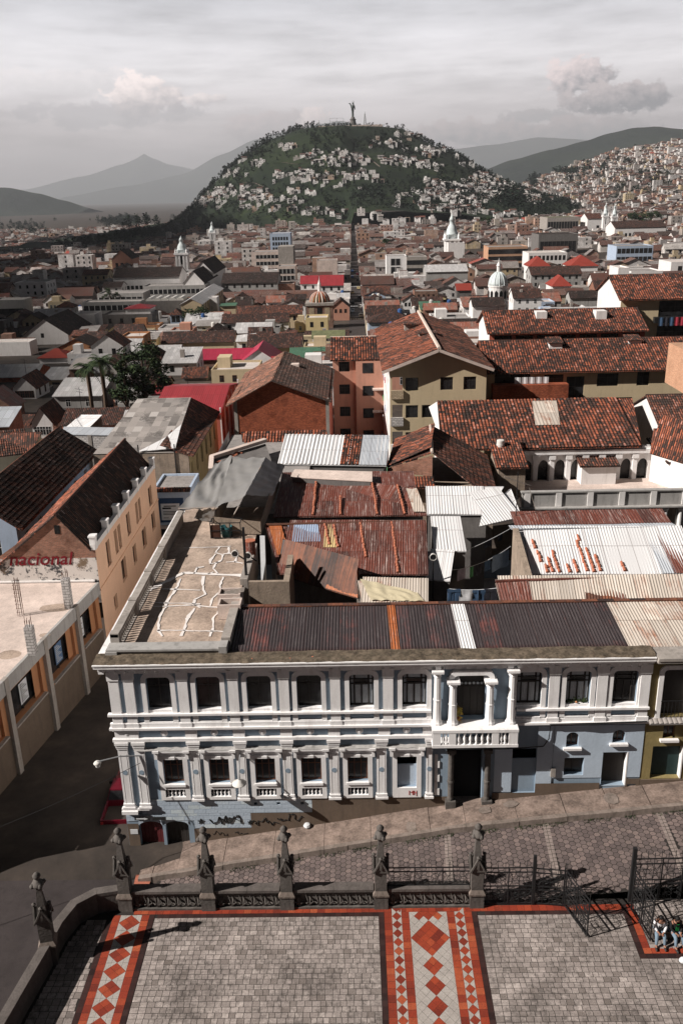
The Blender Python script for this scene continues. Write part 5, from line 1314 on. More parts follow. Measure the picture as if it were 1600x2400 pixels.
def shed(name, label, cat, pts, style, mat, wm='plaster_dark', drop=3.5, zb=None, pu=.16, pv=.42, amp=.035, inset=.05, group=None, walls='fblr', sag=.05):
 Q = [az(*p) for p in pts]; c = sum(Q, Vector())/4; zb = zb if zb is not None else min(q.z for q in Q)-drop
 R = thing(name, label, cat, (c.x, c.y, zb), 0, group)
 m = MB(); m.roof(*Q, style, 0, .06, pu=pu, pv=pv, amp=amp, sag=sag); m.build('roof', mat, R)
 q = [p.lerp(c, inset) for p in Q]; m = MB()
 for i, k in enumerate('frbl'):
  if k in walls:
   a, b = q[i], q[(i+1) % 4]; m.face([(a.x, a.y, zb), (b.x, b.y, zb), (b.x, b.y, b.z-.1), (a.x, a.y, a.z-.1)])
 if m.f: m.build('wall', wm, R)
 return R, Q
def tilerow(R, Q, s, t0, t1, step=.3):
 a, b, c, d = map(Vector, Q); B = lambda s, t: (a*(1-s)+b*s)*(1-t)+(d*(1-s)+c*s)*t
 p, q = B(s, t0), B(s, t1); n = max(1, int((q-p).length/step)); m = MB()
 for k in range(n):
  A, C_ = p.lerp(q, k/n), p.lerp(q, (k+.9)/n); j = Vector((rng.uniform(-.03, .03), 0, .07)); m.tube([A+j, C_+j+Vector((0, 0, .02))], [.10, .075], 7)
 m.build('tile_row', 'clay', R)
# ---------------------------------------------------------------- roofs and yards behind the blue house
def make_yard_roofs():
 R, Q = shed('tin_roof_shed', 'large rusty tin roof crossed by lines of clay tiles, behind the slanted sheet', 'shed', ((655, 1345, 8.0), (1003, 1347, 8.0), (992, 1224, 9.2), (622, 1232, 9.2)), 'corr', 'sheet_rusty', zb=2)
 patch(R, Q, .14, .33, .62, .99, 'sheet_blue'); patch(R, Q, .335, .42, .5, .99, 'sheet_yellow'); patch(R, Q, .02, .1, .35, .98, 'sheet_orange')
 for s, a, b in ((.375, .55, .99), (.43, .5, .97), (.60, .3, 1), (.80, .02, 1)): tilerow(R, Q, s, a, b)
 m = MB(); m.tube([Q[3]+Vector((0, 0, .06)), Q[2]+Vector((0, 0, .06))], .1, 6); m.build('ridge_tiles', 'iron_rust', R)
 R, Q = shed('tin_roof_shed', 'rusty tin roof in the shadow of the grey tarpaulin, higher up the yard', 'shed', ((640, 1212, 8.5), (1000, 1208, 8.5), (975, 1142, 9.5), (665, 1108, 9.5)), 'corr', 'sheet_rusty', zb=2)
 for s in (.26, .44, .68, .86): tilerow(R, Q, s, .02, .98 if s != .44 else .5)
 patch(R, Q, .92, 1.0, .1, .9, 'sheet_pale')
 # slabs and wall behind
 R, Q = shed('lean_to', 'row of grey cement slabs along the wall above the rusty roofs', 'shed', ((680, 1118, 9.7), (872, 1128, 9.7), (872, 1105, 9.9), (690, 1100, 9.9)), 'flat', 'concrete_pale', zb=3)
 R, Q = shed('tin_roof_house', 'long low roof of striped white sheets, clay tiles and zinc beyond the rusty roofs', 'house', ((650, 1088, 8.2), (905, 1092, 8.2), (912, 1022, 9.4), (668, 1020, 9.4)), 'corr', 'sheet_white', zb=0, pu=.34, amp=.09)
 patch(R, Q, .575, .75, 0, 1, 'tiles_orange', .06, 'tile', 'tile_strip', .24, .06); patch(R, Q, .75, 1.0, 0, 1, 'sheet_zinc', .06, 'corr', 'zinc_strip', .12, .03)
 R, Q = shed('tile_roof_house', 'low clay tile roof at the foot of the brick gable house', 'house', ((570, 1050, 7.6), (775, 1046, 7.6), (765, 1010, 8.6), (565, 1012, 8.6)), 'tile', 'tiles_orange', zb=0, pu=.3, amp=.08)
 # the leaning brown sheet
 R, Q = shed('tin_lean_to', 'slanted dark brown tin sheets leaning over the dark yard gap', 'lean-to', ((648, 1345, 7.6), (838, 1402, 7.6), (840, 1338, 8.9), (662, 1262, 9.6)), 'corr', 'sheet_brown', zb=4.0, walls='', pu=.3, amp=.03)
 patch(R, Q, .62, 1, 0, 1, 'sheet_orange', .03, 'corr', 'rust_sheets', .3, .03)
 m = MB()
 for p in (Q[0], Q[1], Q[2]): m.bar((p.x, p.y+.05, 3), (p.x, p.y+.05, p.z-.05), .12)
 m.build('posts', 'wood_grey', R)
 R, Q = shed('yard_shed', 'cream tin shed draped with a torn yellow plastic sheet next to the dark main roof', 'shed', ((845, 1412, 7.9), (1003, 1415, 7.9), (998, 1358, 8.5), (835, 1360, 8.5)), 'corr', 'sheet_pale', zb=3)
 a, b, c, d = Q; m = MB()
 m.grid(lambda i, j: ((lambda s, t: (a*(1-s)+b*s)*(1-t)+(d*(1-s)+c*s)*t+Vector((0, 0, .09+.13*abs(mnoise.noise(Vector((s*5, t*5+s*6, 1)))))))(.05+.8*i/26+.1*(1-j/12), (j/12)*(.95-.6*i/26)+.03)), 26, 12, lambda i, j: (i, j)); m.smooth = True; m.build('plastic_sheet', 'plastic_sheet', R)
 WR = [('white tin roof next to the rusty one, widest of the white sheets in the yard', ((1000, 1206, 8.8), (1142, 1206, 8.8), (1180, 1140, 9.6), (996, 1140, 9.6))),
          ('fan of white tin sheets with black bars, tilted above the washing yard', ((1122, 1234, 8.9), (1222, 1212, 9.1), (1196, 1144, 10.0), (1130, 1200, 9.4))),
          ('small white tin roof with a rusty joint across, over the dark passage', ((1016, 1292, 8.2), (1092, 1292, 8.2), (1078, 1210, 9.0), (1008, 1210, 9.0))),
          ('white tin hut with a floodlight mast in front of it, by the clothes lines', ((996, 1358, 7.3), (1054, 1362, 7.3), (1062, 1292, 8.2), (994, 1292, 8.2)))]
 for lb, P in WR: R, Q = shed('tin_roof_shed', lb, 'shed', P, 'corr', 'sheet_white', zb=2.5, pu=.2, walls='fl' if 'fan' not in lb else '')
 R, Q = shed('tin_roof_shed', 'broad white tin roof strewn with broken clay tiles, rust along one edge', 'shed', ((1244, 1346, 7.8), (1640, 1346, 7.8), (1585, 1236, 9.2), (1212, 1242, 9.2)), 'corr', 'sheet_white', 'plaster_white', zb=2, pu=.18)
 patch(R, Q, .78, .87, 0, 1, 'sheet_zinc'); patch(R, Q, .85, 1, 0, 1, 'sheet_rusty', .07)
 for s, a, b in ((.07, .55, .75), (.08, .25, .5), (.10, .02, .2), (.13, .03, .35), (.17, .02, .5), (.23, .02, .2), (.28, .02, .3), (.34, .05, .72), (.38, .03, .55), (.42, .05, .4), (.56, .05, .25), (.36, .7, .85)): tilerow(R, Q, s, a, b, .34)
 m = MB(); m.roof(Q[3]+Vector((-.4, -.1, .08)), Q[2]+Vector((0, -.1, .08)), Q[2]+Vector((0, 1.1, -.1)), Q[3]+Vector((-.4, 1.1, -.1)), 'corr', 0, .03, pu=.2, amp=.03); m.build('ridge_sheet', 'sheet_zinc', R)
 m = MB(); m.roof(Q[3]+Vector((0, 1.0, -.05)), Q[2]+Vector((0, 1.0, -.05)), Q[2]+Vector((0, 3, .2)), Q[3]+Vector((0, 3, .2)), 'corr', 0, .03, pu=.2, amp=.03); m.build('rear_slope', 'sheet_rusty', R)
 R, Q = shed('tin_roof_shed', 'narrow patchwork roof of rust red and cream sheets behind the dark main roof', 'shed', ((1172, 1412, 8.3), (1640, 1408, 8.3), (1640, 1352, 9.0), (1160, 1366, 9.0)), 'corr', 'sheet_pale', zb=3)
 patch(R, Q, 0, .16, 0, 1, 'sheet_rusty'); patch(R, Q, .43, .58, 0, 1, 'sheet_brown', .06); patch(R, Q, .58, .63, 0, 1, 'sheet_rusty', .07)
 m = MB(); m.bar(Q[3]+Vector((0, 0, .12)), Q[2]+Vector((0, 0, .12)), .16, .1); m.build('ridge_flashing', 'sheet_rusty', R)
 R, Q = shed('rendered_wall', 'streaked cement end wall between the washing yard and the broad white roof', 'wall', ((1232, 1348, 8.2), (1246, 1348, 8.2), (1214, 1238, 9.4), (1200, 1238, 9.4)), 'flat', 'plaster_rough', 'plaster_rough', zb=2)
 # dark yard floor, rear wall with a blocked window
 m = MB(); m.box(-7, 24, 45.4, 62, 1.9, 2.6); tag(m.build('yard', 'concrete'), kind='structure')
 # washing
 def line(lb, p, q, items, sag=.35, z=0):
  P, Q = az(*p), az(*q); R = thing('clothesline', lb, 'clothesline', tuple(P)); n = 12
  pt = lambda t: P.lerp(Q, t)-Vector((0, 0, sag*4*t*(1-t)))
  m = MB(); m.tube([pt(k/n) for k in range(n+1)], .018, 4); m.build('cord', 'poster_white', R)
  for i, (t, w, h, c) in enumerate(items):
   a = pt(t); d = (Q-P).normalized(); m = MB(); nx = 6; sd = rng.random()*9
   T = lambda k, j: a+d*(w*(k/nx-.5))+Vector((0, .10*mnoise.noise(Vector((k*.7, j*.5, sd))), -h*j/4*(1-.12*abs(mnoise.noise(Vector((k, j, sd)))))))
   if c[1]:     # trousers: two legs
    for s in (0, 1): m.grid(lambda k, j: a+d*(w*((k/3)*.46+.54*s-.5))+Vector((0, .08*mnoise.noise(Vector((k+s*3, j*.6, sd))), -h*j/4)), 3, 4, lambda k, j: (k, j))
    m.box(*sorted((a.x-abs(d.x)*w/2, a.x+abs(d.x)*w/2)), a.y-.02, a.y+.02, a.z-.2, a.z)
   else: m.grid(T, nx, 4, lambda k, j: (k, j))
   m.smooth = True; g = m.build('laundry', 'cloth_%d' % c[0])
   tag(g, None, 'clothes', lb.replace('clothesline', 'washing')); g['label'] = ITEM.pop(0)
 ITEM = ['grey towel hanging lowest on the yard clothesline', 'green striped cloth pegged on the yard clothesline', 'dark cloth hanging between the green one and the blue ones', 'navy shirt pegged in the middle of the yard clothesline', 'white and blue bedspread at the upper end of the yard clothesline',
   'dark trousers first on the line beside the main roof ridge', 'pale edged towel on the line beside the main roof ridge', 'navy trousers beside the pale edged towel', 'black trousers last on the line beside the main roof ridge',
   'black shirt on the short cord under the fan of white sheets', 'dark jumper hanging below the fan of white sheets']
 line('clothesline sagging across the dark yard', (1058, 1336, 7.2), (1196, 1280, 7.6), [(.16, .7, .8, (6, 0)), (.33, .3, .8, (5, 0)), (.45, .5, .8, (3, 0)), (.6, .5, .75, (1, 0)), (.83, 1.5, 1.2, (4, 0))])
 line('clothesline close behind the dark main roof', (1052, 1380, 7.0), (1165, 1378, 7.0), [(.1, .8, 1.0, (1, 1)), (.36, .9, .9, (0, 0)), (.62, .8, 1.0, (1, 1)), (.86, .8, 1.0, (3, 1))], .1)
 line('short clothesline under the fan of white sheets', (1090, 1290, 7.8), (1206, 1232, 8.6), [(.45, .6, .5, (3, 0)), (.7, .4, .5, (3, 0))], .1)
 # antenna
 p = az(1208, 1216, 9.1); R = thing('antenna', 'thin television antenna standing over the fan of white sheets', 'antenna', tuple(p)); m = MB(); m.bar((p.x, p.y, p.z-1.6), (p.x, p.y, p.z+3.3), .05); m.build('mast', 'iron', R)
 m = MB(); m.bar((p.x-.9, p.y, p.z+3.0), (p.x+1.0, p.y+.4, p.z+2.2), .04); m.bar((p.x+.8, p.y, p.z+2.2), (p.x+1.3, p.y, p.z+.6), .03); m.build('arm', 'wood_grey', R)
make_yard_roofs()
def floodlight(lb, px, py, z, mast=None):
 p = az(px, py, z); R = thing('floodlight', lb, 'floodlight', tuple(p))
 m = MB(); m.lathe([(.0, -.34), (.16, -.3), (.2, -.05), (.24, 0), (.24, .03), (.19, .03), (.17, -.1), (0, -.12)], (p.x, p.y, p.z), 14, axis='y'); m.v = [(x, 2*p.y-y, zz) for x, y, zz in m.v]; m.f = [f[::-1] for f in m.f]; m.uv = [u[::-1] for u in m.uv]; m.smooth = True
 m.build('housing', 'tank_white', R); m = MB(); m.lathe([(.165, 0), (.165, .01)], (p.x, p.y-.02, p.z), 14, axis='y'); m.build('lens', 'glass', R)
 if mast: m = MB(); m.bar((p.x, p.y+.15, p.z-mast), (p.x, p.y+.15, p.z), .08); m.bar((p.x, p.y+.02, p.z-.3), (p.x, p.y+.15, p.z-.5), .06); m.build('mast', 'iron', R)
 else: m = MB(); m.bar((p.x, p.y+.1, p.z), (p.x+.5, p.y+.12, p.z-.4), .07); m.build('bracket', 'iron', R)
floodlight('round floodlight on the terrace, aimed at the camera, beside the black pole', 551, 1298, 9.7)
floodlight('round floodlight next to the rusty oil drum at the terrace edge', 581, 1303, 9.7)
floodlight('round floodlight on a tall mast in front of the white tin hut', 1015, 1306, 9.0, 5.2)
def make_terrace_things():
 # tarpaulin shack
 R = thing('tarpaulin_shack', 'rooftop shack covered by a big grey tarpaulin, draped over the balustrade', 'shack', (-9, 60, 8.6))
 P = lambda px, py, z: az(px, py, z)
 ridgeN, ridgeF = P(575, 1160, 10.9), P(622, 1072, 11.6)
 leftN, leftF = P(418, 1192, 9.7), P(505, 1086, 10.6); rightN, rightF = P(640, 1160, 9.7), P(668, 1090, 10.6); 
 a, b, c, d = P(505, 1188, 10.0), ridgeN, ridgeF, P(545, 1070, 11.2)
 m = MB()
 def surf4(A, B, C_, D, nu, nv, sd, amp):
  m.grid(lambda i, j: ((lambda s, t: (A*(1-s)+B*s)*(1-t)+(D*(1-s)+C_*s)*t+Vector((0, 0, amp*mnoise.noise(Vector((s*4, t*5+s*2, sd)))-.25*4*s*(1-s)*.3+.03*math.sin(t*40+s*6))))(i/nu, j/nv)), nu, nv, lambda i, j: (i, j))
 surf4(leftN, a, d, leftF, 16, 20, 1, .3); surf4(a, b, c, d, 14, 24, 2, .12); surf4(b, rightN, rightF, c, 12, 24, 3, .10)
 e0, e1 = P(465, 1195, 9.6), P(505, 1188, 10.0); g0, g1 = P(455, 1215, 8.75), P(500, 1222, 8.75)
 surf4(g0, g1, e1, e0, 14, 8, 4, .25); m.smooth = True; m.build('tarpaulin', 'tarp', R)
 m = MB(); q = [P(505, 1250, 8.7), P(612, 1252, 8.7), P(655, 1140, 8.7), P(560, 1120, 8.7)]
 tops = [a, rightN, rightF, d]
 for i in range(4): j = (i+1) % 4; m.face([q[i], q[j], Vector((q[j].x, q[j].y, min(tops[j].z, 10.4)-.1)), Vector((q[i].x, q[i].y, min(tops[i].z, 10.4)-.1))])
 m.build('wall', 'plaster_rough', R)
 m = MB(); m.bar(P(545, 1212, 9.0), P(560, 1186, 10.2), .08); m.bar(leftN, a, .05); m.build('props', 'wood_grey', R)
 # dark cage, drum, pole, tub, white plank, low walls
 p = P(530, 1262, 8.65); R = thing('animal_cage', 'black iron cage with a teal tub against the shack wall', 'cage', tuple(p)); m = MB()
 for x in (-1.0, -.35, .3, 1.0):
  for y in (0, .9): m.bar((p.x+x, p.y+y, 8.66), (p.x+x, p.y+y, 9.75), .05)
 for z in (8.7, 9.2, 9.75): m.bar((p.x-1, p.y, z), (p.x+1, p.y, z), .05); m.bar((p.x-1, p.y+.9, z), (p.x+1, p.y+.9, z), .05)
 for x in (-1.0, 1.0): m.bar((p.x+x, p.y, 9.75), (p.x+x, p.y+.9, 9.75), .05)
 m.build('frame', 'iron', R); m = MB(); m.box(p.x-.98, p.x-.38, p.y+.02, p.y+.05, 8.7, 9.6); m.build('side_board', 'wood_dark', R)
 m = MB(); m.lathe([(.34, 0), (.4, .7), (.36, .7), (.3, .1), (0, .1)], (p.x+.0, p.y+.45, 8.66), 14); m.smooth = True; tag(m.build('plastic_tub', 'teal_paint'), 'teal plastic tub standing inside the black iron cage', 'tub')
 p = P(588, 1300, 8.9); R = thing('oil_drum', 'rusty open oil drum beside the black pole on the terrace', 'drum', tuple(p)); m = MB(); m.lathe([(.32, 0), (.32, .3), (.34, .32), (.32, .34), (.32, .6), (.34, .62), (.32, .64), (.32, .95), (.29, .95), (.28, .2), (0, .2)], (p.x, p.y, p.z), 16); m.build('drum_body', 'sheet_rusty', R)
 m = MB(); m.lathe([(.335, .94), (.335, .98), (.3, .98)], (p.x, p.y, p.z), 16); m.build('rim', 'clay', R)
 p = P(578, 1362, 8.6); m = MB(); m.bar((p.x, p.y, 8.6), (p.x, p.y, 12.0), .14); tag(m.build('pole', 'iron'), 'black square pole at the terrace edge between the two floodlights', 'pole')
 p = P(620, 1366, 8.3); m = MB(); m.bar((p.x-.05, p.y, 8.0), (p.x, p.y+.3, 11.2), .3, .08); tag(m.build('plank', 'poster_white'), 'long white plank standing upright beside the slanted brown sheets', 'plank')
 m = MB(); a, b = P(585, 1405, 8.0), P(680, 1400, 8.0); m.box(a.x, b.x, a.y, a.y+.25, 3, 9.1); m.box(b.x-.35, b.x, a.y+.26, a.y+4, 3, 9.1); tag(m.build('yard_wall', 'plaster_rough'), 'stained cement wall at the end of the terrace by the slanted sheets', 'wall')
 m = MB(); a = P(575, 1372, 8.6); m.box(a.x-.3, a.x+.15, a.y, a.y+5.6, 7, 9.0); tag(m.build('terrace_kerb', 'concrete'), 'low concrete wall along the yard side of the terrace', 'wall')
 R, Q = shed('felt_roof_house', 'dark felt roof with loose bricks and a pale edge behind the tarpaulin', 'house', ((500, 1105, 8.4), (640, 1090, 8.4), (622, 1040, 8.9), (502, 1075, 8.9)), 'flat', 'plaster_dark', 'plaster_dark', zb=-3)
 m = MB(); m.bar(Q[3]+Vector((-.2, 0, .15)), Q[2]+Vector((0, .2, .3)), .5, .3); m.bar(Q[3]+Vector((-.2, 0, .15)), Q[0]+Vector((-.2, 0, .15)), .4, .3); m.build('parapet', 'concrete_pale', R)
 m = MB()
 for k in range(12): q = Q[3].lerp(Q[2], rng.uniform(.1, .7)).lerp(Q[0], rng.uniform(.1, .5)); m.box(q.x-.12, q.x+.12, q.y-.06, q.y+.06, q.z+.02, q.z+.12)
 m.build('loose_bricks', 'clay', R)
make_terrace_things()
# ---------------------------------------------------------------- left side of the long street
def text_mesh(s, size, mat, name, parent, origin, u, up, depth=.01, shear=0.0, bold=0.0):
 cu = bpy.data.curves.new(name, 'FONT'); cu.body = s; cu.size = size; cu.extrude = depth; cu.shear = shear; cu.offset = bold; cu.resolution_u = 3
 o = bpy.data.objects.new(name, cu); me = bpy.data.meshes.new_from_object(o); bpy.data.objects.remove(o)
 u, up = Vector(u), Vector(up); n = u.cross(up)
 for v in me.vertices: c = v.co.copy(); v.co = Vector(origin)+u*c.x+up*c.y+n*(c.z+depth)
 off = Vector((0, 0, 0)); p = parent
 while p is not None: off += p.location; p = p.parent
 for v in me.vertices: v.co -= off
 me.materials.clear(); me.materials.append(MATS[mat]); ob = bpy.data.objects.new(name, me); COL.objects.link(ob); ob.parent = parent; return ob
def make_left_street():
 # low shop with an unfinished roof slab
 A, B = Vector((-21.05, 44.3)), Vector((-19.15, 58.4)); u = (B-A).normalized(); nrm = Vector((u.y, -u.x)); zt = 3.7
 R = thing('unfinished_shop', 'low shop with a bare concrete roof slab, rusty column starters and dark display windows', 'shop', (-26, 50, -3.2)); FOOT.append((-36, -19, 38, 58.6))
 A0 = A-u*9
 L = (B-A0).length
 P = lambda s, k, z: (A0.x+u.x*s+nrm.x*k, A0.y+u.y*s+nrm.y*k, z)
 holes = [(a, b, 4.65, 6.95, .5) for a, b in ((L-13.3, L-9.4), (L-8.2, L-4.5), (L-3.4, L-.6), (L-18.5, L-14.4), (L-22.5, L-19.6))]
 m = MB(); m.wall((A0.x, A0.y, -4.4), (u.x, u.y, 0), L, 7.15, [(a, b, c+.0, d, e) for a, b, c, d, e in holes], .5, 0); m.build('wall', ['plaster_orange'], R)
 m = MB()
 for s0, s1 in ((0, L),): m.face([P(s0, .03, -4.4), P(s1, .03, -4.4), P(s1, .03, -.05), P(s0, .03, -.05)])
 m.build('lower_wall', 'base_brown', R)
 for a, b, c, d, e in holes:
  m = MB(); z0, z1 = -4.4+c, -4.4+d; m.face([P(a, -.45, z0), P(b, -.45, z0), P(b, -.45, z1), P(a, -.45, z1)]); wd = m.build('display_window', 'glass', R)
  m = MB()
  for s in (a+.06, (a+b)/2, b-.06): m.bar(P(s, -.4, z0), P(s, -.4, z1), .08)
  m.bar(P(a, -.4, z1-.06), P(b, -.4, z1-.06), .08); m.build('frame', 'frame_dark', wd)
  m = MB(); m.face([P(a-.1, .25, z0-.12), P(b+.1, .25, z0-.12), P(b+.1, .25, z0-.02), P(a-.1, .25, z0-.02)]); m.face([P(a-.1, .0, z0-.02), P(a-.1, .25, z0-.02), P(b+.1, .25, z0-.02), P(b+.1, .0, z0-.02)]); m.build('sill', 'concrete', wd)
  m = MB(); m.face([P(b-.75, -.2, z0), P(b-.02, -.2, z0), P(b-.02, -.2, z1), P(b-.75, -.2, z1)]); m.build('orange_curtain', 'plaster_orange', wd)
 # posters behind the glass
 for s, mt, lb in ((L-11.6, 'poster_white', 0), (L-6.7, 'poster_blue', 1), (L-3.2, 'poster_white', 2)):
  m = MB(); m.face([P(s, -.36, .6), P(s+1.0, -.36, .6), P(s+1.0, -.36, 2.05), P(s, -.36, 2.05)]); m.build('poster', mt, R)
  m = MB()
  for k in range(9):
   z = .75+.14*k; m.face([P(s+.1, -.352, z), P(s+.9-.2*(k % 3), -.352, z), P(s+.9-.2*(k % 3), -.352, z+.05), P(s+.1, -.352, z+.05)])
  m.build('poster_print', 'poster_white' if mt == 'poster_blue' else 'paint_black', R)
 m = MB(); m.slab([P(0, .18, zt), P(L, .18, zt), P(L, -14, zt), P(0, -14, zt)][::1], .25)
 sl = m.build('roof_slab', 'concrete_pale', R)
 m = MB(); m.face([P(0, .2, 2.78), P(L, .2, 2.78), P(L, .2, 3.74), P(0, .2, 3.74)]); m.face([P(0, .2, 3.74), P(L, .2, 3.74), P(L, .02, 3.74), P(0, .02, 3.74)]); m.face([P(0, .02, 3.74), P(L, .02, 3.74), P(L, .02, 3.70), P(0, .02, 3.70)]); m.face([P(0, .2, 2.78), P(0, 0, 2.78), P(L, 0, 2.78), P(L, .2, 2.78)]); m.build('fascia', 'plaster_grey', R)
 for s in (L-13.9, L-8.9, L-4.1):
  m = MB(); q = [P(s, .24, 0)[:2], P(s+.45, .24, 0)[:2], P(s+.45, -.02, 0)[:2], P(s, -.02, 0)[:2]]; m.prism(q, -4.4, 3.76); m.build('pillar', 'concrete', R)
 def starter(px, py, lb, block, h):
  p = az(px, py, zt); r = thing('column_starter', lb, 'column', tuple(p))
  if block: m = MB(); m.box(p.x-.24, p.x+.24, p.y-.24, p.y+.24, zt+.003, zt+h); m.build('block_pillar', 'block_grey', r)
  m = MB(); t = zt+h+(.5 if block else 0)
  for k in range(8): a = k*math.pi/4; x, y = p.x+.2*math.cos(a), p.y+.2*math.sin(a); m.bar((x, y, zt+(h-.02 if block else .003)), (x+rng.uniform(-.05, .05), y, t+rng.uniform(-.2, .3)), .022)
  if not block:
   for k in range(9): z = zt+.3+k*.28; m.bar((p.x-.2, p.y-.15, z), (p.x+.2, p.y-.15, z), .018); m.bar((p.x-.2, p.y-.15, z), (p.x-.2, p.y+.15, z), .018)
  m.build('rebar', 'iron_rust', r)
 starter(50, 1442, 'tall cage of rusty rebar rising from the bare roof slab', False, 2.6)
 starter(163, 1424, 'grey block column starter in front of the painted red lettering', True, 2.2)
 starter(78, 1532, 'grey block column stub with short rebar, near the slab edge', True, 1.9)
 starter(222, 1352, 'grey block column standing against the peach house corner', True, 2.0)
 # puddle stains are part of the slab
 m = MB()
 for px, py, sx, sy in ((135, 1424, 1.2, .7), (20, 1535, .8, .6), (105, 1488, .4, .3)):
  p = az(px, py, zt); m.face([(p.x+sx*math.cos(k*.5236)*rng.uniform(.8, 1.1), p.y+sy*math.sin(k*.5236)*rng.uniform(.8, 1.1), zt+.004) for k in range(12)])
 m.build('damp_stain', 'terrace_floor', sl)
 # peach house with brick gable and the painted wall
 R = thing('peach_house', 'peach house with stepped white parapet, brick gable and red lettering', 'house', (-22, 66, -4)); x0, x1, y0, y1 = -24.6, -19.0, 58.6, 79.0; FOOT.append((x0-3, x1, y0, y1))
 UW = [(61.2, 62.2, 3.66, 5.7), (63.6, 64.4, 3.7, 5.7), (64.7, 65.5, 3.7, 5.7), (67.5, 68.6, 3.7, 5.6), (70.6, 71.4, 3.6, 5.5), (71.7, 72.5, 3.6, 5.5), (75.6, 76.9, 3.4, 5.2)]
 LW = [(61.6, 62.5, -.2, 1.0), (64.6, 66.0, .8, 2.7), (68.4, 69.5, .7, 2.4), (71.9, 73.3, .7, 2.5), (75.8, 77.2, .9, 2.6)]
 H = [(a-y0, b-y0, c+5, d+5, .3) for a, b, c, d in UW+LW]+[(k*3.2+.6, k*3.2+2.2, .9, 3.2, .3) for k in range(6)]
 m = MB(); m.wall((x1, y0, -5), (0, 1, 0), y1-y0, 11.2, H, .3, 0); m.build('wall', 'plaster_peach', R)
 for a, b, c, d in UW+LW: window(R, (x1, (a+b)/2, c), 'r', b-a, d-c, 'frame_brown', 'glass', 1, .24)
 m = MB(); m.box(x1-.02, x1+.07, y0, y1, 2.95, 3.1); m.box(x1-.02, x1+.06, y0, y1, -1.0, -.88); m.build('string_course', 'plaster_peach', R)
 m = MB(); m.box(x1-.3, x1+.02, y0-.02, y1, 6.2, 6.62); m.build('parapet', 'plaster_white', R)
 for k in range(7):
  y = y0+.25+k*3.3; m = MB(); m.box(x1-.36, x1+.06, y-.25, y+.25, 6.2, 7.15); m.box(x1-.42, x1+.12, y-.31, y+.31, 7.152, 7.28); m.build('parapet_post', 'trim_white', R)
 for (py0, py1) in ((63.0, 64.1),): pass
 xr, zr = -21.5, 9.0
 m = MB(); m.roof((x1-.3, y0-.15, 6.25), (x1-.3, y1, 6.25), (xr, y1, zr), (xr, y0-.15, zr), 'tile', 0, .1, amp=.05); m.build('roof', 'tiles_dark', R)  # right slope tiled darker, shade painted into its colour
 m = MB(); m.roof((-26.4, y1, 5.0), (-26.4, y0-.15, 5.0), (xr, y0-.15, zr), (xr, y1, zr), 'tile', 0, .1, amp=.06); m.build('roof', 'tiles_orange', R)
 m = MB(); m.tube([(xr, y0-.15, zr+.02), (xr, y1, zr+.02)], .12, 6); m.build('ridge_cap', 'tiles_orange', R)
 m = MB(); w0, w1 = -29.5, x1
 m.face([(w0, y0, 5.6), (w1, y0, 5.6), (w1, y0, 6.15), (xr, y0, zr-.1), (-26.3, y0, 5.05+.6), (w0, y0, 5.65)]); m.build('brick_gable', 'brick_old', R)
 m = MB(); m.wall((w0, y0, 2), (1, 0, 0), w1-w0, 3.6, []); m.build('lower_wall', 'painted_wall', R)
 m = MB(); m.box(w0, w1-.3, y0-.14, y0-.003, 3.75, 3.86); m.build('ledge', 'plaster_white', R)
 m = MB(); m.box(-21.75, -21.35, y0-.03, y0+.05, 7.5, 8.15); m.build('vent', 'void_dark', R)
 t0 = ay(22, 1325, y0-.02); t1 = ay(174, 1325, y0-.02)
 tx = text_mesh('nacional', 1.0, 'paint_red_letters', 'lettering', R, (t0.x, y0-.02, t0.z), (1, 0, 0), (0, 0, 1), .008, .25, .012)
 wdt = max(v.co.x for v in tx.data.vertices)-min(v.co.x for v in tx.data.vertices); k = (t1.x-t0.x)/wdt; bx = min(v.co.x for v in tx.data.vertices); bz = t0.z-R.location.z
 for v in tx.data.vertices: v.co.x = bx+(v.co.x-bx)*k; v.co.z = bz+(v.co.z-bz)*min(k, 1.6)
 # blue washed house further left
 R = house('blue_house', 'tile roofed house with blue washed side wall and tall windows left of the peach house', 'house', -34, -27.6, 66, 88, -4.5, 5.6, 'gy', 2.3, 'plaster_bluewash', 'tiles_orange', 'tile', .6, [('r', .02, .95, 6, -3.6, 1.0, 2.2), ('f', .1, .9, 2, -3.6, 1.0, 2.2)], 'frame_white', gm=None)
 m = MB(); m.roof((-27.0, 65.6, 5.35), (-27.0, 88.4, 5.35), (-30.8, 88.4, 7.98), (-30.8, 65.6, 7.98), 'tile', 0, .03); m.build('shaded_slope', 'tiles_dark', R)  # dark tile layer over the right slope, its shade put into the colour
 R, Q = shed('yard_shed', 'small grey tin canopy on posts in the yard left of the peach house', 'shed', ((-20, 1240, 4.2), (60, 1232, 4.2), (40, 1195, 4.6), (-20, 1200, 4.6)), 'corr', 'sheet_dark', walls='', zb=2)
 m = MB()
 for q in Q[:2]: m.bar((q.x, q.y+.1, 1), (q.x, q.y+.1, q.z-.05), .14)
 m.build('posts', 'wood_dark', R)
 m = MB(); p, q = az(-10, 1185, 4.5), az(100, 1182, 4.5); m.box(p.x, q.x, p.y, p.y+.25, 0, 4.5); tag(m.build('yard_wall', 'concrete'), 'mossy concrete yard wall below the blue washed house', 'wall')
 shed('tile_roof_house', 'low brown tile roof at the frame edge below the dark tiled cream house', 'house', ((-40, 1075, 4.2), (70, 1062, 4.2), (100, 1012, 6.0), (-40, 1015, 6.0)), 'tile', 'tiles_brown', 'plaster_cream', zb=-6, pu=.24, amp=.06)
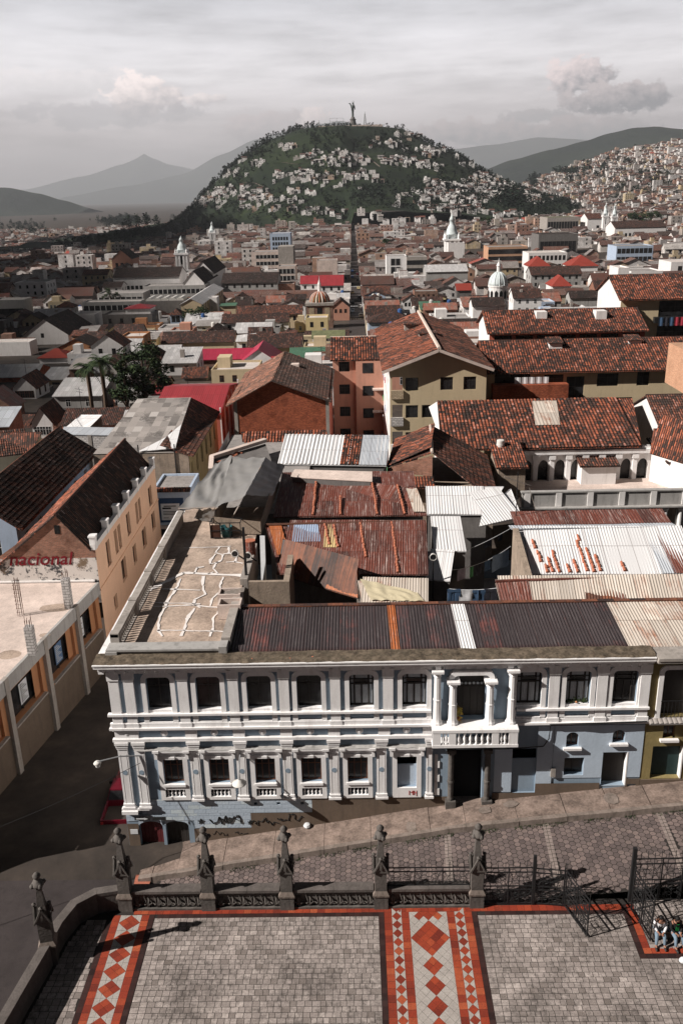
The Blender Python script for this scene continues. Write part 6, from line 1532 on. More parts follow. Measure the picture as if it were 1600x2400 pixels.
 shed('tin_roof_shed', 'zinc tin roof at the frame edge beside the dark tiled cream house', 'shed', ((-40, 1002, 4.4), (22, 1000, 4.4), (52, 952, 5.6), (-40, 955, 5.6)), 'corr', 'sheet_zinc', 'brick_old', zb=-6, pu=.2)
 # block wall house, rough wall, grey sheet roof with yellow street front
 R, Q = shed('block_house', 'unfinished house of pale concrete blocks with flat tin roof', 'house', ((145, 1018, 6.0), (275, 1020, 6.0), (285, 1002, 6.2), (150, 1000, 6.2)), 'flat', 'sheet_zinc', 'block_grey', zb=-6)
 for k in (0, .5, 1): 
  p = Q[0].lerp(Q[1], k); m = MB(); m.box(p.x-.2, p.x+.2, p.y-.02, p.y+.3, -6, p.z-.02); m.build('concrete_post', 'concrete', R)
 m = MB(); p, q = Q[0], Q[1]; m.box(p.x, q.x, p.y-.02, p.y+.2, 1.6, 1.9); m.build('concrete_beam', 'concrete', R)
 shed('tin_roof_shed', 'white tin roof sloping down behind the pale block house', 'shed', ((122, 1030, 5.2), (200, 1012, 5.6), (240, 972, 6.4), (190, 972, 6.0)), 'corr', 'sheet_white', 'plaster_dark', zb=-5)
 R = thing('yellow_house', 'long yellow street house with rough end wall under a grey sheet roof', 'house', (-21, 92, -5)); x0, x1, y0, y1 = -27.0, -17.2, 86.5, 106; FOOT.append((x0, x1, y0, y1)); ze = 5.2
 m = MB(); m.wall((x1, y0, -6), (0, 1, 0), y1-y0, ze+6, [(1.0+k*3.1, 2.1+k*3.1, 8.2, 10.1, .25) for k in range(6)]+[(1.0+k*3.1, 2.1+k*3.1, 4.3, 6.2, .25) for k in range(6)], .25); m.build('wall', 'plaster_yellow', R)
 for k in range(6): window(R, (x1, y0+1.55+k*3.1, 2.2), 'r', 1.1, 1.9, 'frame_brown', 'glass', 1, .2)
 m = MB(); m.wall((x0, y0, -6), (1, 0, 0), x1-x0-.5, ze+6.3, []); m.box(x1-.5, x1, y0-.01, y0+.3, -6, ze+.2); m.build('rough_end_wall', 'plaster_rough', R)
 for s in (.48, .86): m = MB(); x = x0+(x1-x0)*s; m.bar((x, y0-.06, -4), (x, y0-.06, ze+1.2), .1); m.build('down_pipe', 'iron', R)
 m = MB(); m.roof((x0, y0, ze+.3), (x1-1.5, y0, ze+.3), (x1-2.4, y1-3, ze+2.4), (x0+1, y1-3, ze+2.4), 'flat', 0, .1); m.build('roof', 'tiles_grey', R)
 m = MB(); m.roof((x1+.5, y0-.1, ze-.1), (x1+.5, y1, ze-.1), (x1-2.4, y1-3, ze+2.4), (x1-1.5, y0-.1, ze+.6), 'tile', 0, .1); m.build('street_slope', 'tiles_brown', R)
 m = MB(); m.roof((x1-5.2, y0+.1, ze+.45), (x1-1.3, y0+.1, ze+.75), (x1-1.9, y0+7, ze+1.5), (x1-3.0, y0+3.4, ze+1.0), 'flat', 0, .04); m.build('white_sheets', 'sheet_white', R)
 # billboard house at the street end of the peach house
 R = house('sign_house', 'small pale blue building carrying a framed notice board, beyond the peach house', 'house', -19.9, -16.2, 80.6, 86.0, -6, 3.2, 'flat', 0, 'plaster_bluewash', 'flatroof_grey', wins=[], par=.2)
 m = MB(); m.roof((-20.0, 80.2, 3.35), (-16.1, 80.2, 3.35), (-16.1, 80.8, 3.6), (-20.0, 80.8, 3.6), 'tile', 0, .05); m.build('tile_coping', 'tiles_orange', R)
 m = MB(); m.box(-19.3, -16.9, 80.5, 80.58, .1, 2.6); sg = m.build('notice_board', 'sign_navy', R)
 m = MB(); m.box(-19.15, -17.3, 80.47, 80.495, .35, 2.05); m.build('notice_panel', 'poster_white', sg)
 m = MB()
 for z, a, b, h in ((1.75, .3, 1.5, .1), (1.5, .15, 1.0, .16), (1.2, .2, 1.6, .06), (1.05, .2, 1.4, .06), (.9, .2, 1.55, .06), (.55, .2, .7, .06), (.55, 1.0, 1.6, .06)): m.box(-19.15+a, -19.15+b, 80.46, 80.469, z, z+h)
 m.build('notice_print', 'paint_black', sg)
 m = MB(); m.box(-19.9, -16.2, 80.1, 80.55, -.45, -.2); m.build('awning', 'concrete_pale', R)
 m = MB(); m.box(-19.6, -16.6, 80.57, 80.59, -4.5, -.6); m.build('shop_front', 'void_dark', R)
 p = Vector((-16.0, 79.5, 2.6)); m = MB(); m.roof((-16.6, 79, 1.5), (-15.0, 79, 1.3), (-15.0, 83, 2.0), (-16.6, 83, 2.2), 'tile', 0, .1); m.box(-16.5, -15.1, 79.3, 83, -5, 1.2); tag(m.build('tiled_porch', 'tiles_orange'), 'little orange tiled porch roof beside the notice board building', 'porch')
def _painted():
 m, nt, b = newmat('painted_wall')
 oc = nt.n('ShaderNodeTexCoord').outputs['Object']; s = nt.n('ShaderNodeSeparateXYZ', {0: oc})
 n = nt.noise(oc, .9, 8, .72); n2 = nt.noise(oc, 3, 6, .8)
 f = nt.m('ADD', nt.m('MULTIPLY', n, .6), nt.m('MULTIPLY', n2, .4))
 c = nt.mix(nt.ramp(f, [(.52, 0), (.56, 1)]), (.60, .56, .53), (.05, .05, .055))
 c = nt.mix(nt.ramp(nt.noise(oc, .5, 6, .75), [(.56, 0), (.62, 1)]), c, (.18, .13, .09))
 finish(nt, b, c, .9, n2, .6, .03)
_painted()
make_left_street()
# ---------------------------------------------------------------- the pickup, kerb stones, lamps, signs
def make_pickup(x, y, z, rz):
 R = thing('pickup_truck', 'dark red pickup parked against the corner of the blue house', 'pickup', (x, y, z), rz)
 # points along +Y (nose away), width 1.76, length 4.9
 w = .88; b = MB()
 def shell(prof, hw0=w, mi=0):
  n = len(prof)
  for i in range(n):
   (y0, z0, k0), (y1, z1, k1) = prof[i], prof[(i+1) % n]
   b.face([(-hw0*k0, y0, z0), (hw0*k0, y0, z0), (hw0*k1, y1, z1), (-hw0*k1, y1, z1)], mi)
  for s in (-1, 1): q = [(s*hw0*k, y_, z_) for y_, z_, k in prof]; b.face(q if s < 0 else q[::-1], mi)
 shell([(2.45, .35, .9), (2.5, .62, .94), (2.42, .86, .95), (1.1, 1.0, .98), (1.1, .32, .98)][::-1])
 shell([(1.1, 1.0, .98), (.55, 1.58, .80), (-.55, 1.62, .80), (-.8, 1.0, .98), (-.8, .32, .98), (1.1, .32, .98)][::-1])
 for s in (-1, 1): b.box(*sorted((s*w, s*(w-.08))), -2.45, -.8, .42, 1.0)
 b.box(-w, w, -2.45, -2.38, .42, .98); b.box(-w+.08, w-.08, -2.38, -.8, .42, .5)
 b.build('body', 'car_red', R, local=True)
 m = MB(); m.face([(-.76, .98, 1.07), (.76, .98, 1.07), (.66, .56, 1.545), (-.66, .56, 1.545)][::-1]); m.face([(-.66, -.57, 1.56), (.66, -.57, 1.56), (.78, -.785, 1.08), (-.78, -.785, 1.08)][::-1])
 m.v = [(x_, y_+(.03 if y_ > 0 else -.03), z_+.01) for x_, y_, z_ in m.v]; m.build('windscreen', 'glass', R, local=True)
 m = MB()
 for s in (-1, 1): q = [(s*.86, .9, 1.06), (s*.725, .5, 1.5), (s*.725, -.5, 1.53), (s*.85, -.7, 1.06)]; m.face(q if s > 0 else q[::-1])
 m.build('side_window', 'glass', R, local=True)
 m = MB()
 for k in range(9): m.box(-.7+.16*k, -.62+.16*k, -2.3, -.85, .502, .52)
 m.build('bed_liner', 'steel_grey', R, local=True)
 m = MB(); m.box(-.86, .86, -2.62, -2.46, .36, .52); m.build('bumper', 'steel_grey', R, local=True)
 for s in (-1, 1): m = MB(); m.box(*sorted((s*.87, s*.72)), -2.47, -2.44, .6, .9); m.build('tail_light', 'paint_red_graffiti', R, local=True)
 for sx in (-1, 1):
  for y_ in (1.65, -1.55):
   m = MB(); m.lathe([(.2, -.1), (.33, -.1), (.345, -.05), (.345, .05), (.33, .1), (.2, .1)], (sx*.82, y_, .345), 18, axis='x'); t = m.build('wheel', 'rubber', R, local=True)
   m = MB(); m.lathe([(.0, -.085), (.2, -.09), (.2, .09), (0, .085)], (sx*.83, y_, .345), 12, axis='x'); m.build('rim', 'chrome', t, local=True)
 m = MB()
 for s in (-1, 1): m.box(*sorted((s*.88, s*1.06)), .75, .85, 1.02, 1.18)
 m.build('wing_mirror', 'rubber', R, local=True)
make_pickup(-13.75, 42.2, zst(42.2)-.02, rad(2))
for px, py, lb in ((12, 1922, 'stone bollard by the dark left pavement, nearest the crossing'), (32, 1884, 'middle one of the stone bollards on the dark left pavement'), (55, 1852, 'stone bollard on the dark left pavement, deepest in the shade'), (-15, 1965, 'stone bollard at the frame edge beside the crossing')):
 p = az(px, py, -3.0); m = MB(); m.lathe([(.17, 0), (.17, .42), (.12, .5), (0, .52)], (p.x, p.y, zst(p.y)-.05), 9); tag(m.build('bollard', 'concrete_pale'), lb, 'bollard', 'stone bollards of the left pavement')
def streetlamp(lb, base, head, tilt):
 R = thing('street_lamp', lb, 'street lamp', base); m = MB(); b, h = Vector(base), Vector(head); m.tube([b, b.lerp(h, .5)+Vector((0, 0, .18)), h+Vector((0, 0, .08))], .035, 6); m.build('arm', 'steel_grey', R)
 m = MB(); m.lathe([(.0, .12), (.12, .11), (.16, .03), (.36, -.06), (.37, -.09), (.2, -.1)] if tilt else [(0, .1), (.14, .08), (.2, 0), (.14, -.1), (0, -.12)], h, 14); m.smooth = True; m.build('lamp_shade', 'tank_white', R)
 m = MB(); m.lathe([(.13, -.09), (.11, -.2), (.05, -.26), (0, -.27)], h, 10); m.smooth = True; m.build('bulb_cover', 'glass_lamp', R)
streetlamp('saucer shaped street lamp on the front wall between the ground floor windows', (-6.2, FY-.15, 3.3), (-6.2, FY-1.1, 2.25), True)
streetlamp('small white street lamp reaching over the dark street from the house corner', (-11.2, FY-.1, 3.2), (-13.3, FY-.9, 3.35), False)
m = MB(); m.box(-12.0, -11.2, FY-.2, FY-.16, -.76, -.56); sgn = m.build('street_sign', 'paint_black'); tag(sgn, 'black one way arrow plate on the house corner above the red door', 'sign')
m = MB(); m.box(-11.92, -11.45, FY-.212, FY-.201, -.69, -.63); m.face([(-11.5, FY-.211, -.74), (-11.28, FY-.211, -.66), (-11.5, FY-.211, -.58)]); m.build('arrow', 'poster_white', sgn)
m = MB(); m.box(-11.05, -10.35, FY-.2, FY-.16, -.76, -.58); tag(m.build('street_sign', 'paint_black'), 'plain black street name plate beside the arrow plate', 'sign')
m = MB(); m.box(-12.35, -11.95, FY-.07, FY-.05, -1.75, -1.45); tag(m.build('notice', 'poster_white'), 'small white notice on the brown corner of the blue house', 'notice')
m = MB(); p = az(720, 1948, -1.6); m.lathe([(.0, 0), (.16, .02), (.2, .1), (.15, .2), (.05, .22)], (p.x, p.y, zs(p.x)+.02), 8); m.build_ = None; tag(m.build('rubbish_bag', 'poster_white'), 'white rubbish bag on the raised footway below the graffiti', 'bag')
R = thing('overhead_cable', 'thin black cable sagging from the house corner across the dark street', 'cable', (-12, FY-.4, 2.8)); m = MB(); P0, P1 = Vector((-11.3, FY-.3, 2.9)), Vector((-26, 30, 1.5)); m.tube([P0.lerp(P1, k/14)-Vector((0, 0, 1.6*4*(k/14)*(1-k/14)*.4)) for k in range(15)], .018, 4); m.build('cord', 'iron', R)
# ---------------------------------------------------------------- right of the street: tiled houses behind the yard
def make_right_block():
 # gable house with bright and dark slopes
 R = thing('tile_roof_house', 'clay roofed house with a bright and a dark slope, brick gable towards the yard', 'house', (7, 74, -3))
 rn, rf = az(1012, 1060, 9.6), az(1008, 997, 9.6); el, elf = az(907, 1094, 8.0), az(926, 1030, 8.0); er, erf = az(1150, 1142, 6.6), az(1100, 1060, 6.6)
 FOOT.append((el.x, er.x, rn.y-6, rf.y))
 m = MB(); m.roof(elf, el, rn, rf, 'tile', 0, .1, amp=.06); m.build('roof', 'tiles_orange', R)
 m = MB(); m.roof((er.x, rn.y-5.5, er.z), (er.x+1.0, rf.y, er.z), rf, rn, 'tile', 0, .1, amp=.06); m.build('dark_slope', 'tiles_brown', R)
 m = MB(); m.tube([rn, rf], .13, 6); m.build('ridge_cap', 'ridge_mortar', R)
 m = MB(); m.face([(el.x, el.y, 7.6), (rn.x, rn.y-.4, 7.6), (rn.x, rn.y-.4, rn.z-.15), (el.x, el.y, el.z-.1)]); m.build('brick_gable', 'brick_old', R)
 m = MB(); m.roof((el.x-.8, rn.y-2.2, 7.2), (rn.x+.1, rn.y-2.2, 7.2), (rn.x+.1, rn.y-.4, 7.6), (el.x-.8, rn.y-.4, 7.6), 'tile', 0, .08); m.build('tile_skirt', 'tiles_orange', R)
 m = MB(); m.box(el.x, rn.x, rn.y-1.6, rn.y-.5, 2, 7.1); m.box(rn.x, er.x-.4, rn.y-4.5, rf.y, 0, 6.5); m.build('wall', 'plaster_rough', R)
 # the long clay roof with the white arcaded house under it
 a, b = az(1030, 1044, 7.2), az(1517, 1058, 7.2); yr = az(1270, 935, 9.8).y
 R = thing('arcade_house', 'white arcaded patio house under the longest corrugated clay roof', 'house', ((a.x+b.x)/2, a.y, -4)); FOOT.append((a.x, b.x+1, a.y-10, yr+10))
 y0 = (a.y+b.y)/2; Q = [Vector((a.x, y0, 7.2)), Vector((b.x, y0, 7.2)), Vector((b.x+1.6, yr, 9.8)), Vector((a.x+.4, yr, 9.8))]
 m = MB(); m.roof(*Q, 'tile', 0, .12, amp=.085, pu=.34, pv=.45); m.build('roof', 'tiles_orange', R)
 m = MB(); m.roof((b.x+1.6, yr+9, 7), (a.x+.4, yr+9, 7), (a.x+.4, yr, 9.8), (b.x+1.6, yr, 9.8), 'flat', 0, .1); m.build('back_slope', 'tiles_brown', R)
 patch(R, Q, .485, .61, .42, .93, 'sheet_pale', .14, 'corr', 'cement_sheet', .34, .03)
 m = MB(); m.box(a.x+.2, a.x+.5, y0+.3, yr, 0, 7.2); m.face([(a.x+.3, y0, 7.1), (a.x+.3, yr+9, 7.1), (a.x+.4, yr, 9.75)][::-1]); m.build('end_wall', 'plaster_white', R)
 p = az(1170, 1050, 7.4); m = MB(); m.lathe([(.36, 0), (.36, .9), (.38, .92), (.38, 1.0), (.36, 1.0), (.36, 1.35), (.3, 1.4), (0, 1.42)], (p.x, p.y-.4, 6.9), 16); tag(m.build('water_tank', 'tank_white'), 'small white cylindrical water tank at the eave of the longest clay roof', 'water tank')
 w0, w1 = az(1222, 1075, 6.5).x, az(1545, 1075, 6.5).x; W = w1-w0
 H = []
 n = 8
 for k in range(n): H.append((W*(k+.18)/n, W*(k+.82)/n, .3, 2.5, .5))
 m = MB(); m.wall((w0, y0+.5, 3.4), (1, 0, 0), W, 3.7, H, .4); m.box(w0, w1, y0+1.2, y0+1.3, 3, 7); m.build('arcade_wall', 'plaster_white', R)
 for k in range(n):
  c, r = w0+W*(k+.5)/n, W*.32/n; m = MB()
  for s in (-1, 1):
   pts = [(c+s*r, 5.05)]+[(c+s*r*math.cos(g*math.pi/12), 5.05+.85*math.sin(g*math.pi/12)) for g in range(1, 7)]+[(c+s*r, 5.9)]
   q = [(x, y0+.49, z) for x, z in pts]; m.face(q if s < 0 else q[::-1])
  m.build('arch', 'plaster_white', R)
  m = MB(); m.face([(c-r, y0+.95, 3.7), (c+r, y0+.95, 3.7), (c+r, y0+.95, 5.9), (c-r, y0+.95, 5.9)]); m.build('window', 'glass', R)
  m = MB(); m.box(w0+W*k/n-.2, w0+W*k/n+.2, y0+.3, y0+.497, 3.4, 6.4); m.box(w0+W*k/n-.3, w0+W*k/n+.3, y0+.2, y0+.499, 6.0, 6.42); m.build('pilaster', 'trim_white', R)
 m = MB(); m.box(w0, w1, y0+.15, y0+.6, 6.5, 6.9); m.build('cornice', 'trim_white', R)
 # terrace in front with parapet, wall with half columns below
 yp = y0-8.6; t0, t1 = az(1222, 1165, 4.6), az(1640, 1160, 4.6); yp = (t0.y+t1.y)/2; x0, x1 = t0.x, t1.x
 m = MB(); m.face([(x0, yp, 3.9), (x1, yp, 3.9), (x1, y0+.6, 3.9), (x0, y0+.6, 3.9)]); m.build('terrace_floor', 'concrete_pale', R)
 m = MB(); m.box(x0, x1, yp, yp+.3, 3.7, 5.0); m.box(x0-.1, x1, yp-.1, yp+.4, 5.0, 5.12); m.box(x0-.2, x1, yp-.5, yp, 3.6, 3.72); m.build('parapet', 'plaster_grey', R)
 k = 0; x = x0+.2
 while x < x1-.5: m = MB(); m.box(x, x+.5, yp-.12, yp-.002, 3.74, 4.99); m.build('parapet_post', 'plaster_white', R); x += 2.75
 hs = [(2.2+k*3.2, 4.0+k*3.2, 4.6, 6.6, .3) for k in range(6)]
 m = MB(); m.wall((x0, yp+.05, -3), (1, 0, 0), x1-x0, 6.7, [h for h in hs if h[1] < x1-x0], .3); m.build('lower_wall', 'plaster_grey', R)
 x = x0+1.2; k = 0
 while x < x1-.5: m = MB(); m.lathe([(.24, 0), (.2, .2), (.17, 2.2), (.26, 2.35), (.3, 2.5)], (x, yp-.12, 1.0), 10); m.build('half_column', 'trim_white', R); x += (1.3 if k % 2 == 0 else 2.5); k += 1
 # boxes standing on that terrace
 def cabin(lb, px0, px1, py, z, h, d, wm, rm, rise=.9):
  A, B = az(px0, py, z), az(px1, py, z); y = A.y
  r = thing('rooftop_cabin', lb, 'cabin', ((A.x+B.x)/2, y, z)); m = MB(); m.wall((A.x, y, z), (1, 0, 0), B.x-A.x, h); m.wall((B.x, y, z), (0, 1, 0), d, h); m.wall((A.x, y+d, z), (0, -1, 0), d, h, [(d*.3, d*.55, 0, 1.9, .2)]); m.build('wall', wm, r)
  m = MB(); m.roof((A.x-.25, y-.3, z+h-.05), (B.x+.25, y-.3, z+h-.05), (B.x+.25, y+d, z+h+rise), (A.x-.25, y+d, z+h+rise), 'tile', 0, .1, amp=.07); m.build('roof', rm, r)
  m = MB(); m.face([(B.x, y, z+h), (B.x, y+d, z+h), (B.x, y+d, z+h+rise-.1)]); m.face([(A.x, y, z+h), (A.x, y+d, z+h+rise-.1), (A.x, y+d, z+h)]); m.build('gable_infill', wm, r)
 cabin('grey stained rooftop cabin with tile roof at one end of the white terrace', 1165, 1228, 1166, 3.9, 2.9, 5, 'plaster_rough', 'tiles_orange', 1.2)
 cabin('white rooftop cabin with a broken tile roof in the middle of the terrace', 1360, 1442, 1136, 3.9, 1.9, 4.5, 'plaster_white', 'tiles_brown', 1.0)
 cabin('white rooftop cabin with a dark roof at the far end of the white terrace', 1560, 1660, 1140, 3.9, 2.4, 6, 'plaster_white', 'tiles_dark', .6)
 R, Q = shed('tile_roof_house', 'pair of clay roof slopes joined by a pale valley at the frame edge', 'house', ((1522, 1062, 6.6), (1680, 1110, 6.6), (1680, 1000, 8.8), (1530, 1004, 8.8)), 'tile', 'tiles_orange', 'plaster_white', zb=-3, pu=.24, amp=.06)
 m = MB(); m.bar(Q[0]+Vector((.3, .2, .2)), Q[2]+Vector((0, 0, .1)), .5, .2); m.build('valley', 'concrete_pale', R)
 A = az(1548, 990, 8.5)
 R = house('white_house', 'white gable end wall with a pink brick upper part at the frame edge', 'house', A.x, A.x+14, A.y, A.y+9, -4, 8.2, 'gx', 2.0, 'plaster_white', 'tiles_brown', 'tile', .4, [])
 m = MB(); m.box(A.x+4.2, A.x+12, A.y+4, A.y+12, 9.9, 14.2); m.build('brick_upper_floor', 'brick_pink', R)
 # yellow apartment house
 z = 11.4; A, B = az(906, 862, z), az(1131, 836, z); x0, x1, y0 = A.x+.35, B.x-.3, A.y+.5
 R = thing('apartment_house', 'four storey cream apartment house with gabled clay roof and white sunlit side', 'house', ((x0+x1)/2, y0, -5)); y1 = y0+32; FOOT.append((x0-1, x1+1, y0, y1)); H = z+5
 fl = [8.6, 5.4, 2.2, -1.0]; hs = []
 W = x1-x0
 cols = [(.19, .27), (.36, .44), (.55, .63), (.79, .87)]
 spec = {0: (0, 2, 3), 1: (0, 1, 2, 3), 2: (0, 1, 2, 3), 3: (0, 1, 2, 3)}
 for f in range(4):
  for c in spec[f]: u = W*(cols[c][0]+cols[c][1])/2; hs.append((u-.72, u+.72, fl[f]+5, fl[f]+6.5, .18))
  hs.append((.25, W*.135, fl[f]+4.7, fl[f]+6.6, .9))
 m = MB(); m.wall((x0, y0, -5), (1, 0, 0), W, H-.2, hs, .18, 0, gable=(W/2, 1.9)); m.wall((x1, y0, -5), (0, 1, 0), y1-y0, H, []); m.build('wall', 'plaster_cream', R)
 lh = [(2.0+k*4.2, 3.2+k*4.2, f+5, f+6.4, .18) for k in range(7) for f in fl]
 m = MB(); m.wall((x0, y1, -5), (0, -1, 0), y1-y0, H, lh, .2); m.build('side_wall', 'plaster_white', R)
 for f in range(4):
  for c in spec[f]: window(R, (x0+W*(cols[c][0]+cols[c][1])/2, y0, fl[f]), 'f', 1.44, 1.5, 'frame_dark', 'glass', 1, .14)
  m = MB(); m.box(x0+.1, x0+W*.14, y0-.25, y0+.1, fl[f]-.9, fl[f]-.3+.4); m.build('balcony', ['brick_pale', 'block_grey', 'plaster_white', 'plaster_white'][f], R)
  for k in range(7): window(R, (x0, y1-2.6-k*4.2, fl[f]), 'l', 1.2, 1.4, 'frame_white', 'glass', 1, .14)
 xr = (x0+x1)/2; zr = z+2.1
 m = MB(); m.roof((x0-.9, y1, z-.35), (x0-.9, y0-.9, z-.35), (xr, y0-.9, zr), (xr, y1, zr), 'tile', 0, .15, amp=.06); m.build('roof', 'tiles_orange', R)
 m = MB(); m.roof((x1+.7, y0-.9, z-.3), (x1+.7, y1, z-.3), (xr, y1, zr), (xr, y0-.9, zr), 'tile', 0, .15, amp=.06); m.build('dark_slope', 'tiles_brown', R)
 m = MB(); m.tube([(xr, y0-.9, zr+.05), (xr, y1, zr+.05)], .22, 6); m.build('ridge_cap', 'ridge_mortar', R)
 m = MB(); m.bar((x0-.9, y0-.85, z-.5), (xr, y0-.85, zr-.2), .2, .32); m.bar((xr, y0-.85, zr-.2), (x1+.7, y0-.85, z-.45), .2, .32); m.build('barge_board', 'concrete_pale', R)
 for px, py in ((965, 768), (1000, 790)):
  p = az(px, py, zr-.6); r = MB(); r.box(p.x-1.0, p.x+1.0, p.y-.6, p.y+1.2, zr-2.2, zr-.1); r.build('dormer', 'concrete', R)
  r = MB(); r.box(p.x-1.2, p.x+1.2, p.y-.9, p.y+1.3, zr-.098, zr+.06); r.build('dormer_roof', 'tiles_brown', R)
 g = rng
 for k in range(14):
  y = y0+g.uniform(.5, 20); zz = g.choice(fl)+g.uniform(-.6, .6); m = MB(); w = g.uniform(.4, .9)
  m.grid(lambda i, j: (x0-.3+.06*math.sin(i*2+j), y+w*i/3, zz-.7*j/2), 3, 2, lambda i, j: (i, j)); o = m.build('laundry', 'cloth_%d' % (k % 7)); tag(o, 'piece of washing hung out on the sunlit side of the cream apartment house', 'clothes', 'washing on the side of the cream apartment house')
 # pink apartment block left of it
 z = 8.6; A, B = az(772, 840, z), az(898, 846, z)
 R = house('apartment_house', 'salmon pink four storey block with striped clay roof beside the cream apartment house', 'house', A.x+.4, B.x+1.0, A.y+.5, A.y+9, -7, z, 'gx', 2.2, 'plaster_pink', 'tiles_orange', 'tile', .6, [('f', .0, .40, 1, dz, 1.5, 1.4) for dz in (-2.0, -5.2, -8.4, -11.6)]+[('f', .42, .95, 1, dz-.1, 1.5, 1.4) for dz in (-2.0, -5.2, -8.4, -11.6)], pu=.36, amp=.09, caps=2)
 m = MB(); m.box(A.x+3.6, B.x+1.0, A.y-.3, A.y+.48, -7, z-.5); m.build('projecting_bay', 'plaster_pink', R)
 m = MB()
 for dz in (-2.1, -5.3, -8.5, -11.7): 
  c = A.x+3.6+1.7; m.box(c-.75, c+.75, A.y-.34, A.y-.301, z+dz, z+dz+1.4)
 m.build('bay_glass', 'glass', R)
 m = MB(); m.box(A.x+5.9, B.x+1.0, A.y-1.2, A.y-.3, z-4.4, z-4.2); m.box(A.x+5.9, B.x+1.0, A.y-1.2, A.y-.3, z-7.6, z-7.4); m.build('balcony', 'concrete_pale', R)
 # brick gable house
 z = 7.2; A, B = az(548, 938, z), az(769, 934, z); x0, x1, y0 = A.x, B.x, A.y; y1 = y0+20
 R = thing('brick_house', 'raw red brick gable house with clay roof and concrete frame', 'house', ((x0+x1)/2, y0, -5)); FOOT.append((x0, x1, y0, y1)); xr = az(638, 893, 9.3).x; zr = 9.6
 m = MB(); m.wall((x0, y0, -6), (1, 0, 0), x1-x0, z+6, [], gable=(xr-x0, zr-z-.2)); m.build('wall', 'brick_red', R)
 m = MB(); m.wall((x0, y1, -6), (0, -1, 0), y1-y0, z+6, [(2+k*3, 3.2+k*3, 9, 11, .2) for k in range(5)]); m.build('side_wall', 'plaster_red', R)
 m = MB(); m.wall((x1, y0, -6), (0, 1, 0), y1-y0, z+6, []); m.build('side_wall', 'plaster_red', R)
 m = MB(); m.box(x0-.06, x0+.34, y0-.06, y0+.3, -6, z); m.box(x1-.34, x1+.06, y0-.06, y0+.3, -6, z); m.box(x0+.34, x1-.34, y0-.05, y0+.2, z-6.1, z-5.75); m.build('concrete_frame', 'concrete', R)
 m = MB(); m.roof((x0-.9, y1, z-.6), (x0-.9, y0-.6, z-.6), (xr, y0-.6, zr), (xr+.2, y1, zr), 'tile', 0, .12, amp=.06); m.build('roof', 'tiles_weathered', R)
 m = MB(); m.roof((x1+.4, y0-.6, z-.3), (x1+.4, y1, z-.3), (xr+.2, y1, zr), (xr, y0-.6, zr), 'tile', 0, .12, amp=.06); m.build('dark_slope', 'tiles_weathered_dark', R)
 p = az(690, 862, z+1.4); m = MB(); m.box(p.x-.8, p.x+.6, p.y-.3, p.y+.9, z+.6, z+1.9); m.build('skylight', 'concrete_pale', R)
 # pink street house left of the brick house
 R = house('pink_house', 'red street house with pale pilasters squeezed beside the brick gable house', 'house', -25.5, -17.0, 107.5, 126, -8, 4.6, 'gx', 1.6, 'plaster_red', 'red_metal', 'flat', .3, [('r', .03, .97, 5, -2.8, 1.0, 1.8), ('r', .03, .97, 5, -6.2, 1.0, 1.8)], sm='plaster_red')
 for k in range(6): m = MB(); m.box(-17.02, -16.85, 107.5+k*3.6, 107.85+k*3.6, -7, 5.2); m.build('pilaster', 'plaster_white', R)
 # long clay roofs on the right
 z = 9.2; A, B = az(1138, 870, z), az(1640, 862, z)
 R = house('apartment_house', 'long cream block under a tiled roof with two dormers, brick balcony below', 'house', A.x+.3, B.x, A.y+.6, A.y+13, -6, z, 'gx', 2.6, 'plaster_cream', 'tiles_orange', 'tile', .7, [('f', .27, .37, 1, -2.3, 2.4, 1.6), ('f', .38, .47, 1, -5.0, 2.2, 4.0), ('f', .5, .66, 1, -2.3, 2.6, 1.6), ('f', .7, .8, 1, -2.3, 1.5, 1.7), ('f', .5, .66, 1, -6.0, 2.6, 1.6), ('f', .27, .37, 1, -6.0, 2.4, 1.6), ('f', .02, .22, 1, -2.0, 4.4, 1.6)], pu=.32, amp=.08, sm='plaster_white')
 for px, py in ((1298, 818), (1482, 812)):
  p = az(px, py, z+1.6); m = MB(); m.box(p.x-.8, p.x+.8, p.y-.8, p.y+1.2, z+.4, z+2.5); m.build('dormer', 'plaster_white', R); m = MB(); m.roof((p.x-1.0, p.y-1.0, z+2.5), (p.x+1, p.y-1, z+2.5), (p.x+1, p.y+1.4, z+2.9), (p.x-1, p.y+1.4, z+2.9), 'tile', 0, .08); m.build('dormer_roof', 'tiles_brown', R)
 a, b = ay(1165, 900, A.y+.1), ay(1325, 935, A.y+.1); m = MB(); m.box(A.x+.8, b.x, A.y-.9, A.y+.58, b.z-4, a.z); m.build('brick_balcony', 'brick_red', R)
 for k in range(5):
  x = A.x+3.5+k*.85; m = MB(); m.grid(lambda i, j: (x+.75*i/3, A.y-.3+.04*math.sin(i*2), a.z+.85-.8*j/2), 3, 2, lambda i, j: (i, j)); tag(m.build('laundry', 'cloth_0'), 'pale cloth drying over the brick balcony under the two dormers', 'clothes', 'cloths on the brick balcony')
 z = 10.2; A, B = az(1143, 778, z), az(1532, 778, z)
 R = house('apartment_house', 'long red walled block with tiled roof and two small dormers, touching the tall white house', 'house', A.x+.3, B.x, A.y+.6, A.y+12, -5, z, 'gx', 2.3, 'plaster_red', 'tiles_orange', 'tile', .7, [('f', .02, .98, 7, -2.4, 2.6, 1.7)], pu=.36, amp=.08, sm='plaster_white')
 for px, py in ((1266, 742), (1405, 740)):
  p = az(px, py, z+1.5); m = MB(); m.box(p.x-.8, p.x+.8, p.y-.8, p.y+1.2, z+.4, z+2.3); m.build('dormer', 'plaster_white', R)
 z = 14.0; A = az(1537, 697, z)
